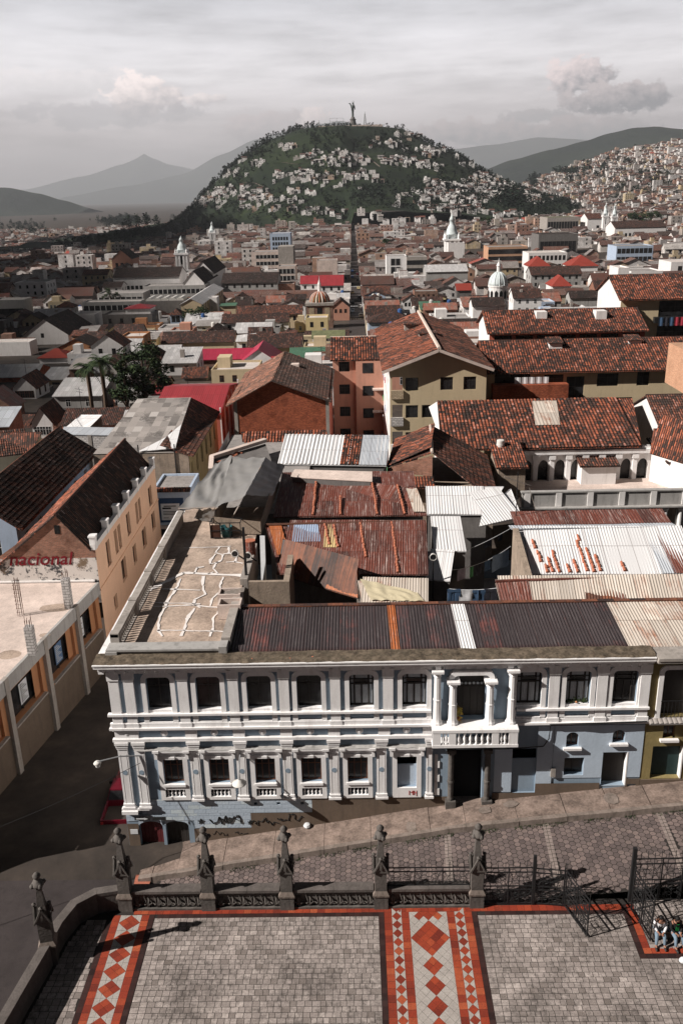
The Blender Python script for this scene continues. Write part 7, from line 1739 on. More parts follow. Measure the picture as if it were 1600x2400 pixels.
 R = house('apartment_house', 'tall white gabled house with a loggia full of washing at the frame edge', 'house', A.x-5.2, A.x+22, A.y+.6, A.y+14, -5, z, 'gx', 2.8, 'plaster_cream', 'tiles_orange', 'tile', .7, [('f', .2, .42, 1, dz, 5.0, 3.0) for dz in (-3.6, -7.4, -11.2)], pu=.36, amp=.08, sm='plaster_white')
 for dz in (-3.9, -7.7): m = MB(); m.box(A.x, A.x+6.5, A.y-.3, A.y+.58, z+dz, z+dz+.9); m.build('loggia_rail', 'iron', R)
 for k in range(7): m = MB(); x = A.x+.6+k*.8; m.grid(lambda i, j: (x+.65*i/3, A.y-.38+.05*math.sin(i*2), z-3.0-1.3*j/2), 3, 2, lambda i, j: (i, j)); tag(m.build('laundry', 'cloth_%d' % ((1, 3, 1, 2, 2, 3, 3)[k])), 'garment drying on the loggia of the tall white gabled house', 'clothes', 'washing on the white house loggia')
bricks('brick_pink', (.45, .22, .13), (.55, .29, .18), (.4, .3, .22), dirt=.25); bricks('brick_pale', (.42, .33, .22), (.5, .4, .28), (.2, .16, .12), .4, .16, .02, .3)
tiles('tiles_weathered', (.34, .15, .10), (.24, .12, .085), (.09, .065, .055), .5); tiles('tiles_weathered_dark', (.17, .085, .065), (.11, .07, .06), (.06, .052, .048), .55)  # weathered tiles and a darker set of them
make_right_block()
# ---------------------------------------------------------------- the old town: buildings one can tell apart
def solve(px, py, h):
 y = 1500.0
 for _ in range(60):
  z = gz(0 if y < 1 else az(px, py, gz(0, y)+h).x, y)+h
  if z > CH-1: z = CH-1
  yn = az(px, py, z).y; y = .5*y+.5*min(max(yn, 60), 4000)
 return y
TOWN = []
def blk(label, pxl, pxr, py, h, depth, roof='gx', rise=2.5, wm='plaster_white', rm='tiles_far_brown', cat='house', name=None, wins=None, y=None, **kw):
 """front eave between two pixels; the distance follows from the height above the ground"""
 pm = (pxl+pxr)/2; t = (py-(475-.0247*pm))/2260; ph = min(44, 12+.16*(py-480))*h/12; Y = 600
 for _ in range(50):       # height such that the front shows about ph pixels
  g = gz((pm-824)/2150*Y, Y); q = ph/2200/t; h = q*(CH-g)/(1+q); Y = .6*Y+.4*min(3000, max(100, (CH-g-h)/t))
 Y = y or Y
 if roof != 'gy' and py > 690: depth *= .62; rise *= .72
 A, B = ay(pxl, py, Y), ay(pxr, py, Y); z = (A.z+B.z)/2
 if wins is None:
  n = max(2, int((B.x-A.x)/3.6)); rows = max(1, int(h/4)); wins = [('f', .03, .97, min(n, 14), -2.6-3.3*r, 1.1, 1.7) for r in range(min(rows, 3))]
  side = 'r' if A.x < 0 else 'l'; n2 = max(1, int(depth/5)); wins += [(side, .05, .95, min(n2, 5), -2.6-3.3*r, 1.1, 1.7) for r in range(min(rows, 2))]
 zb = min(gz(A.x, Y), gz(B.x, Y+depth))-1.5
 R = house(name or ('town_house' if cat == 'house' else cat.replace(' ', '_')), label, cat, A.x, B.x, Y, Y+depth, zb, z, roof, rise, wm, rm, 'flat', .5 if roof != 'flat' else 0, wins, holes=kw.pop('holes', False), **kw)
 R['_y'] = Y; TOWN.append((R, A.x, B.x, Y, z)); return R, A.x, B.x, Y, z
def bands(R, x0, x1, y, z0, n, pitch, h=1.5, wmat='glass', face='f'):
 for k in range(n):
  m = MB(); m.box(x0, x1, y-.06, y-.004, z0-k*pitch-h, z0-k*pitch); m.build('window_band', wmat, R)
  m = MB(); q = max(2, int((x1-x0)/2.2))
  for i in range(q+1): x = x0+(x1-x0)*i/q; m.box(x-.12, x+.12, y-.10, y-.061, z0-k*pitch-h, z0-k*pitch)
  m.build('mullions', 'frame_white', R)
def make_town():
 F = 'flat'
 # beyond the yellow house, left of the long street
 blk('dark tiled house with cream front and three square windows, behind the pale block house', 28, 250, 1000, 9.5, 11, 'gx', 2.2, 'plaster_cream', 'tiles_brown', wins=[('f', .1, .75, 3, -2.4, 2.2, 1.6)], holes=True)
 blk('red metal gable roof at the street behind the grey sheet roof', 356, 462, 932, 10, 16, 'gx', 2.4, 'plaster_white', 'red_metal', wins=[])
 blk('red metal roof facing the street beside the pink pilaster house', 455, 540, 938, 10, 14, 'hip', 3.0, 'plaster_pink', 'red_metal', wins=[])
 blk('big grey corrugated shed roof over a brick wall at the frame edge', -60, 84, 882, 9, 18, 'gx', 2.6, 'brick_red', 'sheet_far', wins=[])
 blk('small beige house with a grey tin roof and one wide window', 98, 152, 888, 9, 13, 'shed', 1.8, 'plaster_cream', 'sheet_far', wins=[('f', .3, .9, 1, -2.2, 1.8, 1.4)])
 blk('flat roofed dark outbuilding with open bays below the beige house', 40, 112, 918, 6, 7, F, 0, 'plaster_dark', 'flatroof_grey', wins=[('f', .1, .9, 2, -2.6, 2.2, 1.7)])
 blk('long low wall of grey concrete blocks in front of the palm garden', 118, 282, 926, 5, .6, F, 0, 'block_grey', 'concrete', cat='wall', wins=[], par=.1)
 blk('small white shed with a single opening beside the palm garden', 212, 238, 872, 7.5, 8, 'shed', .8, 'plaster_white', 'sheet_far', wins=[('f', .2, .9, 1, -2.6, .9, 1.5)])
 blk('little tile roofed cottage beside the dark leafy tree', 336, 396, 902, 8, 8, 'gx', 2.0, 'plaster_cream', 'tiles_far_brown', wins=[('f', .1, .9, 2, -2.0, 1.2, 1.2)])
 blk('dark walled cottage with an orange tile roof below the magenta roof', 428, 484, 882, 8, 9, 'gx', 2.4, 'plaster_dark', 'tiles_far_orange', wins=[])
 blk('long magenta metal roof with a grey gutter over a brick wall', 404, 592, 840, 9, 13, 'gx', 2.6, 'brick_old', 'magenta_metal', wins=[])
 blk('magenta metal gable roof joined to the long magenta one', 566, 648, 846, 9, 14, 'gy', 3.0, 'plaster_white', 'magenta_metal', wins=[])
 blk('small white sheet roof beneath the magenta gable', 524, 590, 862, 7, 8, 'shed', .8, 'plaster_white', 'sheet_far', wins=[])
 blk('long grey fibre sheet roof behind the dark leafy tree', 294, 420, 828, 9.5, 12, 'gx', 2.2, 'plaster_grey', 'sheet_far', wins=[])
 blk('low house with a bright red hip roof, left of the palms', 92, 158, 836, 8, 11, 'hip', 2.4, 'plaster_white', 'orange_red_roof', wins=[])
 blk('white flat roofed box house with blank walls at the frame edge', -30, 70, 806, 11, 10, F, 0, 'plaster_white', 'flatroof_pale', wins=[])
 blk('white house with a wide gable front and dark roof running back', 55, 160, 784, 9, 26, 'gy', 5.0, 'plaster_white', 'tiles_far_dark', wins=[('f', .25, .6, 1, -1, 1, 1.4)])
 blk('white flat roofed box house with two slit windows', 168, 222, 740, 13, 16, F, 0, 'plaster_white', 'flatroof_pale', wins=[('f', .3, .9, 2, -6, .7, 3)])
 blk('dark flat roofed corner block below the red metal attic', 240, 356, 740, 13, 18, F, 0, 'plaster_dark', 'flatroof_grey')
 blk('red metal roofed attic above the dark corner block', 294, 352, 722, 17, 14, 'hip', 1.5, 'plaster_white', 'red_metal', wins=[])
 blk('long brown tiled roof above the magenta roofs, plain and low', 380, 548, 800, 9, 14, 'gx', 3.4, 'plaster_cream', 'tiles_far_brown', wins=[])
 blk('brown tiled house with two tiny skylights behind the brick house', 580, 706, 812, 10, 15, 'gx', 4.0, 'plaster_cream', 'tiles_far_brown', wins=[])
 blk('mossy green tin roof over a white walled house beside the pink block', 732, 806, 790, 12.5, 11, 'gx', 2.0, 'plaster_white', 'green_roof_moss', wins=[('f', .15, .6, 1, -2.8, 1.8, 2.4)])
 blk('pale yellow flat roofed house in front of the ribbed dome', 716, 768, 748, 12, 14, F, 0, 'plaster_yellow', 'flatroof_pale')
 blk('long two storey hall with brown roof and a white strip of wall', 520, 676, 754, 10, 13, 'gx', 3.2, 'plaster_white', 'tiles_far_brown')
 blk('longer brick red hall roof behind the brown roofed one', 556, 706, 735, 11, 14, 'gx', 3.5, 'plaster_cream', 'tiles_far_orange')
 blk('white windowless cube house left of the green tin roof', 487, 508, 700, 15, 10, F, 0, 'plaster_white', 'flatroof_pale', wins=[])
 blk('small house with turquoise green tin roof', 516, 552, 716, 11, 8, 'shed', .7, 'plaster_cream', 'green_metal', wins=[])
 R, x0, x1, Y, z = blk('pale green corner house with orange hip roof at the end of the cream terrace', 398, 424, 735, 14, 10, 'hip', 2.0, 'plaster_bluewash', 'tiles_far_orange', wins=[('f', .1, .9, 2, -3, 1.4, 2.2), ('f', .1, .9, 2, -7, 1.4, 2.2)])
 blk('cream street terrace with a white sheet roof running back from the green corner house', 424, 472, 712, 15, 60, 'gy', 2.0, 'plaster_cream', 'sheet_far', wins=[('r', .03, .97, 10, -3, 1.4, 2.2), ('r', .03, .97, 10, -7, 1.4, 2.2)])
 # monastery, slab offices, church tower on the left
 R, x0, x1, Y, z = blk('long white monastery wing with dark roof and a row of square windows', 265, 420, 648, 17, 22, 'gx', 4.0, 'plaster_white', 'tiles_far_dark', 'monastery', wins=[('f', .05, .97, 14, -6.5, 1.6, 1.9), ('f', .15, .6, 5, -11.5, 1.5, 2.6)])
 blk('lower white monastery annex stepping down from the long white wing', 240, 284, 672, 13, 12, 'gx', 2.0, 'plaster_white', 'tiles_far_dark')
 blk('white gabled church nave with dark roofs beside the monastery', 430, 478, 662, 17, 45, 'gy', 5.5, 'plaster_white', 'tiles_far_dark', 'church', wins=[('f', .4, .6, 1, -4, 1.2, 2)])
 blk('second church nave with dark roof, taller and farther back', 450, 500, 640, 20, 46, 'gy', 6, 'plaster_white', 'tiles_far_dark', 'church', wins=[])
 R, x0, x1, Y, z = blk('long grey office slab with ribbon windows in front of the white monastery', 335, 482, 672, 15, 14, F, 0, 'plaster_grey', 'flatroof_grey', 'office', wins=[]); bands(R, x0+.5, x1-.5, Y, z-1.2, 3, 3.6, 2.0)
 R, x0, x1, Y, z = blk('grey ribbon window block, lower than the slab behind it', 228, 336, 690, 14, 14, F, 0, 'plaster_grey', 'flatroof_grey', 'office', wins=[]); bands(R, x0+.5, x1-.5, Y, z-1.2, 2, 3.6, 2.0)
 R, x0, x1, Y, z = blk('nearest grey ribbon window block with pale roof edge', 192, 330, 710, 13, 14, F, 0, 'plaster_grey', 'flatroof_pale', 'office', wins=[]); bands(R, x0+.5, x1-.5, Y, z-1.0, 2, 3.4, 2.0)
 R, x0, x1, Y, z = blk('brown hall with a row of grey barrel vault skylights', 340, 440, 708, 13, 16, F, 0, 'plaster_dark', 'tiles_far_brown', wins=[])
 for k in range(5):
  m = MB(); x = x0+(x1-x0)*(k+.5)/5.5; m.tube([(x, Y+1, z+.1), (x, Y+11, z+.1)], 1.6, 10); m.build('barrel_vault', 'tank_white', R)
 def tower(label, px, py_top, py_sh, py_base, wpx, h, name='church_tower', dome='dome_white', wm='plaster_white'):
  Y = solve(px, py_base, h*.0+6); c = ay(px, py_base, Y); k = Y/2150*1.03
  top, sh = ay(px, py_top, Y).z, ay(px, py_sh, Y).z; w = wpx*k/2; zb = gz(c.x, Y)-2; x = c.x
  R = thing(name, label, 'church tower', (x, Y, zb)); FOOT.append((x-w, x+w, Y-w, Y+w))
  m = MB(); m.box(x-w, x+w, Y-w, Y+w, zb, c.z+2); m.build('base', wm, R)
  m = MB(); z1 = sh; z0 = c.z+2; m.box(x-w*.86, x+w*.86, Y-w*.86, Y+w*.86, z0, z1); m.build('shaft', wm, R)
  for s in (-.78, -.3, .3, .78): m = MB(); m.box(x+w*s-w*.1, x+w*s+w*.1, Y-w*.98, Y-w*.861, z0, z1-.8); m.build('pilaster', 'trim_white', R)
  m = MB(); m.box(x-w*.14, x+w*.14, Y-w*.9, Y-w*.862, z0+(z1-z0)*.35, z0+(z1-z0)*.85); m.build('belfry_opening', 'void_dark', R)
  m = MB(); m.box(x-w*1.06, x+w*1.06, Y-w*1.06, Y+w*1.06, z1-.8, z1+.3); m.box(x-w*1.06, x+w*1.06, Y-w*1.06, Y+w*1.06, z0-.4, z0+.3); m.build('cornice', 'trim_white', R)
  H = top-z1; m = MB(); r = w*.72
  m.lathe([(r, .3), (r, H*.16), (r*1.1, H*.17), (r*1.1, H*.2), (r*.98, H*.22), (r*.9, H*.36), (r*.62, H*.52), (r*.42, H*.58), (r*.42, H*.72), (r*.5, H*.73), (r*.3, H*.84), (r*.08, H*.93), (.05, H)], (x, Y, z1), 14); m.smooth = True; m.build('dome', dome, R)
  for a in range(4):
   m = MB(); sx, sy = (1 if a % 2 else -1), (1 if a < 2 else -1); m.lathe([(w*.16, 0), (w*.16, H*.12), (w*.05, H*.2), (.02, H*.3)], (x+sx*w*.8, Y+sy*w*.8, z1+.3), 8); m.build('pinnacle', 'trim_white', R)
  return R
 tower('white baroque church tower with stepped dome, above the white monastery', 431, 552, 593, 640, 31, 20)
 tower('slender white church tower far behind the baroque one', 500, 518, 545, 574, 16, 20)
 tower('tall white cathedral tower with a pale tiered dome', 1057, 500, 560, 602, 36, 20)
 tower('thin white church tower at the foot of the green hill', 1094, 452, 472, 496, 13, 16)
 tower('near one of the white twin church towers on the slope', 1415, 476, 506, 540, 14, 20)
 tower('far one of the white twin church towers on the slope', 1436, 478, 508, 540, 14, 20)
 # centre offices
 R, x0, x1, Y, z = blk('grey office block with horizontal concrete bands and blank end tower', 588, 652, 592, 24, 20, F, 0, 'concrete_pale', 'flatroof_grey', 'office', wins=[]); bands(R, x0+3, x1, Y, z-1.5, 5, 4.2, 2.2)
 m = MB(); e = ay(687, 582, Y).x; m.box(x1, e, Y-1, Y+19, z-30, z+3.5); m.build('stair_tower', 'concrete', R)
 R, x0, x1, Y, z = blk('smaller dark framed office block in front of the banded one', 650, 692, 626, 18, 16, F, 0, 'concrete_pale', 'flatroof_grey', 'office', wins=[]); bands(R, x0+.6, x1-.6, Y, z-1, 4, 3.8, 2.6)
 R, x0, x1, Y, z = blk('pale blue white tower block with tall window strips', 632, 680, 548, 34, 20, F, 0, 'plaster_bluewash', 'flatroof_pale', 'office', wins=[('f', .1, .9, 6, -5-4*k, 1.6, 2.6) for k in range(6)])
 blk('blank grey pink slab wall block between the red roofs and offices', 742, 790, 612, 22, 14, F, 0, 'concrete_pale', 'flatroof_grey', 'office', wins=[])
 blk('low white house with a bright red gable roof left of the ribbed dome', 704, 744, 664, 13, 14, 'gx', 3.2, 'plaster_white', 'red_metal')
 blk('larger house with a bright red roof behind the ribbed dome', 748, 804, 668, 13, 18, 'gx', 4.0, 'plaster_white', 'red_metal')
 blk('long dark tiled roof beneath the office blocks', 519, 650, 662, 13, 24, 'gx', 4, 'plaster_grey', 'tiles_far_dark')
 blk('long brick garden wall with pale coping under the dark tiled roof', 575, 690, 668, 10, 10, F, 0, 'brick_old', 'flatroof_pale', cat='wall', wins=[])
 # ribbed dome
 Y = solve(750, 734, 5); c = ay(750, 734, Y); k = Y/2150; R = thing('domed_church', 'brick church drum with a striped green and brown ribbed dome and white lantern', 'church', (c.x, Y, c.z-8)); FOOT.append((c.x-9, c.x+9, Y-9, Y+9))
 z1 = ay(750, 708, Y).z; w = 31*k; m = MB(); m.box(c.x-w, c.x+w, Y-w, Y+w, c.z-8, z1); m.build('drum', 'brick_old', R)
 m = MB(); m.box(c.x-w-.4, c.x+w+.4, Y-w-.4, Y+w+.4, z1-.7, z1+.2); m.build('cornice', 'concrete', R)
 for s in (-.6, 0, .6): m = MB(); m.box(c.x+w*s-.9, c.x+w*s+.9, Y-w-.08, Y-w-.004, z1-6, z1-1.4); m.build('panel', 'brick_pale' if s else 'void_dark', R)
 rr = 23*k; m = MB(); m.lathe([(rr*math.cos(t*math.pi/16), rr*1.0*math.sin(t*math.pi/16)) for t in range(8)]+[(rr*.1, rr)], (c.x, Y, z1+.2), 20); m.smooth = True; m.build('dome', 'green_roof_moss', R)
 for q in range(20):
  a = q*2*math.pi/20; m = MB(); m.tube([(c.x+rr*1.01*math.cos(t*math.pi/16)*math.cos(a), Y+rr*1.01*math.cos(t*math.pi/16)*math.sin(a), z1+.2+rr*math.sin(t*math.pi/16)) for t in range(8)], .28, 5); m.build('rib', 'clay' if q % 2 else 'concrete_pale', R)
 m = MB(); zt = z1+.2+rr; m.lathe([(rr*.16, -.4), (rr*.16, 2.4), (rr*.2, 2.5), (rr*.12, 3.2), (rr*.03, 4.2), (0.02, 5.5)], (c.x, Y, zt), 10); m.build('lantern', 'plaster_white', R)
 # white dome church on the right
 Y = solve(1165, 706, 9); c = ay(1165, 706, Y); k = Y/2150; R = thing('domed_church', 'white church drum with arched windows under a smooth pale blue dome', 'church', (c.x, Y, c.z-10)); FOOT.append((c.x-12, c.x+8, Y-8, Y+25))
 z1 = ay(1165, 668, Y).z; rr = 22.5*k; m = MB(); m.lathe([(rr*1.12, -10), (rr*1.12, 0), (rr, .2), (rr, z1-c.z-.6), (rr*1.06, z1-c.z-.5), (rr*1.06, z1-c.z)], (c.x, Y, c.z), 20); m.build('drum', 'plaster_white', R)
 for q in range(12): a = q*math.pi/6+.2; m = MB(); X_, Y_ = c.x+rr*1.005*math.cos(a), Y+rr*1.005*math.sin(a); t = Vector((-math.sin(a), math.cos(a), 0)); m.slab([tuple(Vector((X_, Y_, z))+t*s) for z, s in ((c.z+1, -.55), (c.z+1, .55), (c.z+3.2, .55), (c.z+3.9, 0), (c.z+3.2, -.55))], .12, axis=(-math.cos(a), -math.sin(a), 0)); m.build('arched_window', 'void_dark', R)
 m = MB(); zt = ay(1165, 637, Y).z; H = zt-z1; m.lathe([(rr*math.cos(t*math.pi/20), H*math.sin(t*math.pi/20)) for t in range(10)]+[(rr*.05, H)], (c.x, Y, z1), 24); m.smooth = True; m.build('dome', 'dome_white', R)
 for q in range(12): a = q*math.pi/6; m = MB(); m.tube([(c.x+rr*1.0*math.cos(t*math.pi/20)*math.cos(a), Y+rr*math.cos(t*math.pi/20)*math.sin(a), z1+H*math.sin(t*math.pi/20)) for t in range(10)], .16, 4); m.build('rib', 'dome_white', R)
 m = MB(); m.lathe([(rr*.2, -.3), (rr*.2, 1.8), (rr*.26, 1.9), (rr*.2, 2.4), (rr*.06, 3.2), (.02, 4.6)], (c.x, Y, zt), 10); m.build('lantern', 'plaster_white', R)
 blk('white church body with dark gables in front of the pale blue dome', 1108, 1182, 716, 9, 16, 'gx', 3.0, 'plaster_white', 'tiles_far_dark', 'church', wins=[], y=Y-15)
 m = None
 # right of the long straight street
 R, x0, x1, Y, z = blk('white framed office block with a grid of dark glass panes', 905, 952, 602, 24, 16, F, 0, 'trim_white', 'flatroof_grey', 'office', wins=[]); bands(R, x0+2.5, x1-3.5, Y, z-1, 4, 4.6, 3.8)
 blk('concrete framed office wing beside the white framed block', 953, 1000, 604, 23, 16, F, 0, 'concrete', 'flatroof_grey', 'office', wins=[('f', .02, .98, 4, -4-4.4*k, 3.4, 2.6) for k in range(4)])
 blk('pale corrugated warehouse roof right of the framed offices', 998, 1096, 636, 12, 22, 'gx', 3.0, 'plaster_grey', 'sheet_far', wins=[])
 blk('white plain cube beside the cathedral tower', 1050, 1088, 570, 24, 14, F, 0, 'plaster_white', 'flatroof_pale', 'office', wins=[])
 blk('bright red roof among brown roofs left of the pale blue dome', 1070, 1104, 679, 11, 10, 'gx', 2.4, 'plaster_dark', 'orange_red_roof', wins=[])
 R, x0, x1, Y, z = blk('unfinished brick and concrete frame block on the plaza side', 1144, 1236, 580, 24, 22, F, 0, 'brick_pink', 'flatroof_grey', 'office', wins=[('f', .01, .99, 9, -4-4.4*k, 3.4, 3.0) for k in range(5)])
 blk('white office with dark top floor and three rows of windows', 1238, 1328, 594, 20, 20, F, 0, 'plaster_white', 'flatroof_pale', 'office', wins=[('f', .02, .98, 9, -4-5*k, 1.7, 2.8) for k in range(3)])
 blk('dark columned palace with a pale end wall', 1262, 1354, 550, 22, 30, F, 0, 'plaster_dark', 'tiles_far_dark', 'palace', wins=[('f', .04, .96, 9, -16, 3.0, 11)])  # dark plaster walls under dark tiles
 blk('long grey school house with dark roof and evenly spaced windows', 1244, 1362, 642, 13, 14, 'gx', 3.4, 'plaster_grey', 'tiles_far_brown')
 blk('small house with an orange red hip roof right of the pale blue dome', 1294, 1338, 668, 11, 14, 'hip', 4.0, 'plaster_white', 'orange_red_roof', wins=[])
 blk('bright red hip roof in front of the white three row office', 1240, 1288, 622, 14, 16, 'hip', 4.5, 'plaster_white', 'orange_red_roof', wins=[])
 blk('widest red pyramidal roof, behind the long grey school house', 1336, 1400, 622, 14, 18, 'hip', 5.0, 'plaster_white', 'orange_red_roof', wins=[])
 R, x0, x1, Y, z = blk('tall white slab of stair towers with small paired windows', 1448, 1474, 630, 26, 14, F, 0, 'plaster_white', 'flatroof_pale', 'office', wins=[('f', .3, .95, 2, -3.6-4.2*k, 1.2, 1.3) for k in range(6)])
 blk('white apartment wing with strip windows beside the stair tower slab', 1478, 1552, 638, 20, 18, F, 0, 'plaster_white', 'flatroof_grey', 'apartments', wins=[('f', .04, .96, 6, -3.4-4.2*k, 2.6, 1.6) for k in range(4)])
 blk('white tower house with glazed corner at the frame edge', 1572, 1640, 616, 24, 18, F, 0, 'plaster_white', 'flatroof_pale', 'apartments', wins=[('f', .2, .9, 3, -4-4.5*k, 2.0, 2.6) for k in range(4)])
 blk('blue trimmed white corner building with rows of glass', 1444, 1530, 578, 22, 20, F, 0, 'plaster_bluewash', 'flatroof_grey', 'office', wins=[('f', .02, .98, 8, -4-5*k, 2.4, 3.0) for k in range(3)])
 blk('long dark brown hall roof below the stair tower slab', 1336, 1450, 696, 9, 13, 'gx', 3.2, 'plaster_grey', 'tiles_far_dark', wins=[])
 blk('long rusty white tin roof just behind the red walled block', 1280, 1450, 728, 10, 8, 'shed', 1.0, 'plaster_grey', 'sheet_far', wins=[])
 blk('long white monastery with brown roof next to the twin towers', 1440, 1560, 532, 20, 30, 'gx', 5, 'plaster_white', 'tiles_far_brown', 'monastery', wins=[('f', .03, .97, 12, -8, 2.0, 3)])
 blk('white church front with orange roof joined to the twin towers', 1376, 1412, 512, 26, 30, 'gx', 5, 'plaster_white', 'tiles_far_orange', 'church', wins=[('f', .6, .8, 1, -14, 3, 7)])
 blk('big grey ministry building with columns behind the dark palace', 1282, 1356, 510, 30, 40, F, 0, 'concrete', 'green_roof_moss', 'palace', wins=[('f', .02, .98, 11, -22, 2.6, 18)])
 blk('red fronted church with a white pediment at the edge of the dark district', 262, 308, 606, 16, 24, 'gy', 6, 'plaster_pink', 'tiles_far_dark', 'church', wins=[('f', .1, .9, 3, -8, 2, 5)])
 blk('cream house with a glowing orange roof and dark arched windows', 192, 252, 644, 12, 14, 'gx', 2.8, 'plaster_cream', 'tiles_far_orange')
 blk('white three storey block with rows of small windows in the dark district', 36, 108, 664, 16, 16, F, 0, 'plaster_white', 'flatroof_grey', 'apartments')
 blk('grey assembly building with heavy overhanging roof at the frame edge', -20, 56, 706, 16, 16, F, 0, 'plaster_grey', 'flatroof_grey', 'office', wins=[('f', .05, .95, 4, -6, 3.2, 3)])
make_town()
for k in range(3):     # rooftop water tanks and aerials
 pass
# ---------------------------------------------------------------- rows of ordinary houses, one by one
ORD = 'first second third fourth fifth sixth seventh eighth ninth tenth eleventh twelfth thirteenth fourteenth fifteenth sixteenth seventeenth eighteenth nineteenth twentieth'.split()
STREETX = lambda y: (-1.7, 4.1)          # the long straight street beyond the old houses
WALLS = [('white', 'plaster_white', 8), ('cream', 'plaster_cream', 3), ('grey', 'plaster_grey', 3), ('pink', 'plaster_pink', 2), ('dark', 'plaster_dark', 2), ('pale blue', 'plaster_bluewash', 1), ('yellow', 'plaster_yellow', 1), ('brick', 'brick_old', 2), ('orange', 'plaster_orange', 1)]
ROOFS = [('brown tiled', 'tiles_far_brown', 9, 'g'), ('orange tiled', 'tiles_far_orange', 6, 'g'), ('dark tiled', 'tiles_far_dark', 5, 'g'), ('grey tin', 'sheet_far', 3, 's'), ('rusty tin', 'sheet_far_rust', 3, 's'), ('flat grey', 'flatroof_grey', 3, 'f'), ('flat pale', 'flatroof_pale', 3, 'f'), ('red metal', 'red_metal', .35, 'g'), ('green tin', 'green_metal', .35, 's')]
def pick(L, r): 
 t = r.random()*sum(q[2] for q in L)
 for q in L:
  t -= q[2]
  if t <= 0: return q
 return L[-1]
def blocked(x0, x1, y0, y1, pad=.6): return any(x0 < b+pad and x1 > a-pad and y0 < d+pad and y1 > c-pad for a, b, c, d in FOOT)
NEARFOOT = list(FOOT)
def inview(x, y, z, m=60):
 d = Vector((x, y, z-CH)); k = d.dot(FWD)
 if k < 1: return False
 px, py = 800+FPX*d.dot(CR)/k, 1200-FPX*d.dot(CU)/k; return -m < px < 1600+m and py < 2400
def hidden(x0, x1, y0, z):
 """a new house must not stand in front of the named buildings"""
 for R, a, b, Y, zt in TOWN:
  if Y > y0 and Y < y0*1.6:
   k0, k1 = a/Y, b/Y
   if x0/y0 < k1 and x1/y0 > k0 and (CH-z)/y0 < (CH-(zt-4))/Y: return True
 return False
def fill_rows():
 r = random.Random(21); row = 0; y = 128.0; total = 0; left = 225
 YARDS = MB()
 while y < 430 and left > 0:
  dep = r.uniform(7.5, 12)
  lo, hi = -.42*y-12, .42*y+12
  for side in (-1, 1):
   x = (STREETX(y)[0] if side < 0 else STREETX(y)[1]); idx = 0; al = 0
   while (x > lo if side < 0 else x < hi):
    w = r.uniform(6.5, 14); x0, x1 = (x-w, x) if side < 0 else (x, x+w); x = x-w-.15 if side < 0 else x+w+.15
    al += w
    if al > 85: al = 0; x += 7*side; continue
    d = dep*r.uniform(.75, 1.0); y0 = y+r.uniform(0, 1.5); g = gz((x0+x1)/2, y0); h = r.choice([5.2, 6, 6.8, 7.6, 8.4])
    if not inview((x0+x1)/2, y0, g+h) or y0 < 165 and x0 < 58 and x1 > -8: continue
    for _ in range(3):
     if blocked(x0, x1, y0, y0+d) or hidden(x0, x1, y0, g+h+2): h *= .72
     else: break
    if blocked(x0, x1, y0, y0+d):
     if blocked(x0+w*.25, x1-w*.25, y0, y0+d): continue
     x0 += w*.25; x1 -= w*.25
    if hidden(x0, x1, y0, g+h+2) and h < 2.5: continue
    idx += 1; left -= 1
    wl, rf = pick(WALLS, r), pick(ROOFS, r)
    if idx > 20: continue
    lb = '%s house with %s roof, %s %s of straight street, %s row out' % (wl[0], rf[0], ORD[idx-1], 'left' if side < 0 else 'right', ORD[row])
    kind = {'g': r.choice(['gx', 'gx', 'gy', 'gy', 'hip']), 's': r.choice(['shed', 'gx', 'gy']), 'f': 'flat'}[rf[3]]
    wins = [('f', .08, .92, r.randint(2, 4), -2.3, 1.0, 1.5)] + ([('f', .08, .92, r.randint(2, 4), -5.2, 1.0, 1.5)] if h > 6.5 else []) + [('r' if side < 0 else 'l', .1, .9, 2, -2.3, 1.0, 1.5)]
    R = house('town_house', lb, 'house', x0, x1, y0, y0+d, g-1.5, g+h, kind, r.uniform(1.6, 3.0), wl[1], rf[1], 'flat', .45, wins, holes=False, group='old town houses in rows', frame=r.choice(['frame_dark', 'frame_white', 'frame_brown']))
    q = r.random(); zt = g+h+(.0 if kind == 'flat' else 1.2)
    if kind == 'flat' and q < .7:
     m = MB(); a = x0+r.uniform(.5, w*.4); m.box(a, a+r.uniform(2, 4), y0+d*.4, y0+d*.8, g+h+.02, g+h+2.4); m.build('stair_hut', wl[1], R)
    elif q < .25: m = MB(); a = r.uniform(x0+2, x1-2); b = y0+d*.35; m.box(a-.5, a+.5, b-.5, b+.5, zt-1.5, zt+1.3); m.build('chimney', 'concrete', R)
    elif q < .4: m = MB(); a = r.uniform(x0+2, x1-2); b = y0+d*.6; m.lathe([(.7, -1.5), (.7, 1.2), (.3, 1.5), (0, 1.5)], (a, b, zt), 10); m.build('water_tank', 'tank_white' if q < .33 else 'tank_blue', R)
    if r.random() < .45: m = MB(); a = r.uniform(x0+1, x1-1); b = y0+d*.5; m.bar((a, b, zt-1), (a, b, zt+4), .07); m.bar((a-.7, b, zt+3.8), (a+.7, b, zt+3.5), .05); m.bar((a-.5, b, zt+3.3), (a+.5, b, zt+3.1), .05); m.build('aerial', 'iron', R)
    # back yard lean-to of the same house
    if r.random() < .5:
     m = MB(); yy = y0+d; ww = r.uniform(3, 6); a = r.uniform(x0, max(x0+.1, x1-ww)); m.roof((a+ww, yy+3.2, g+2.6), (a, yy+3.2, g+2.6), (a, yy+.05, g+3.4), (a+ww, yy+.05, g+3.4), 'flat', 0, .06); m.box(a+.2, a+ww-.2, yy+.1, yy+3, g-1, g+2.5); m.build('lean_to', r.choice(['sheet_far', 'sheet_far_rust', 'tiles_far_brown', 'flatroof_pale']), R)
  y += dep+r.uniform(2.5, 5.5); row += 1
  if row > 19: break
 return y
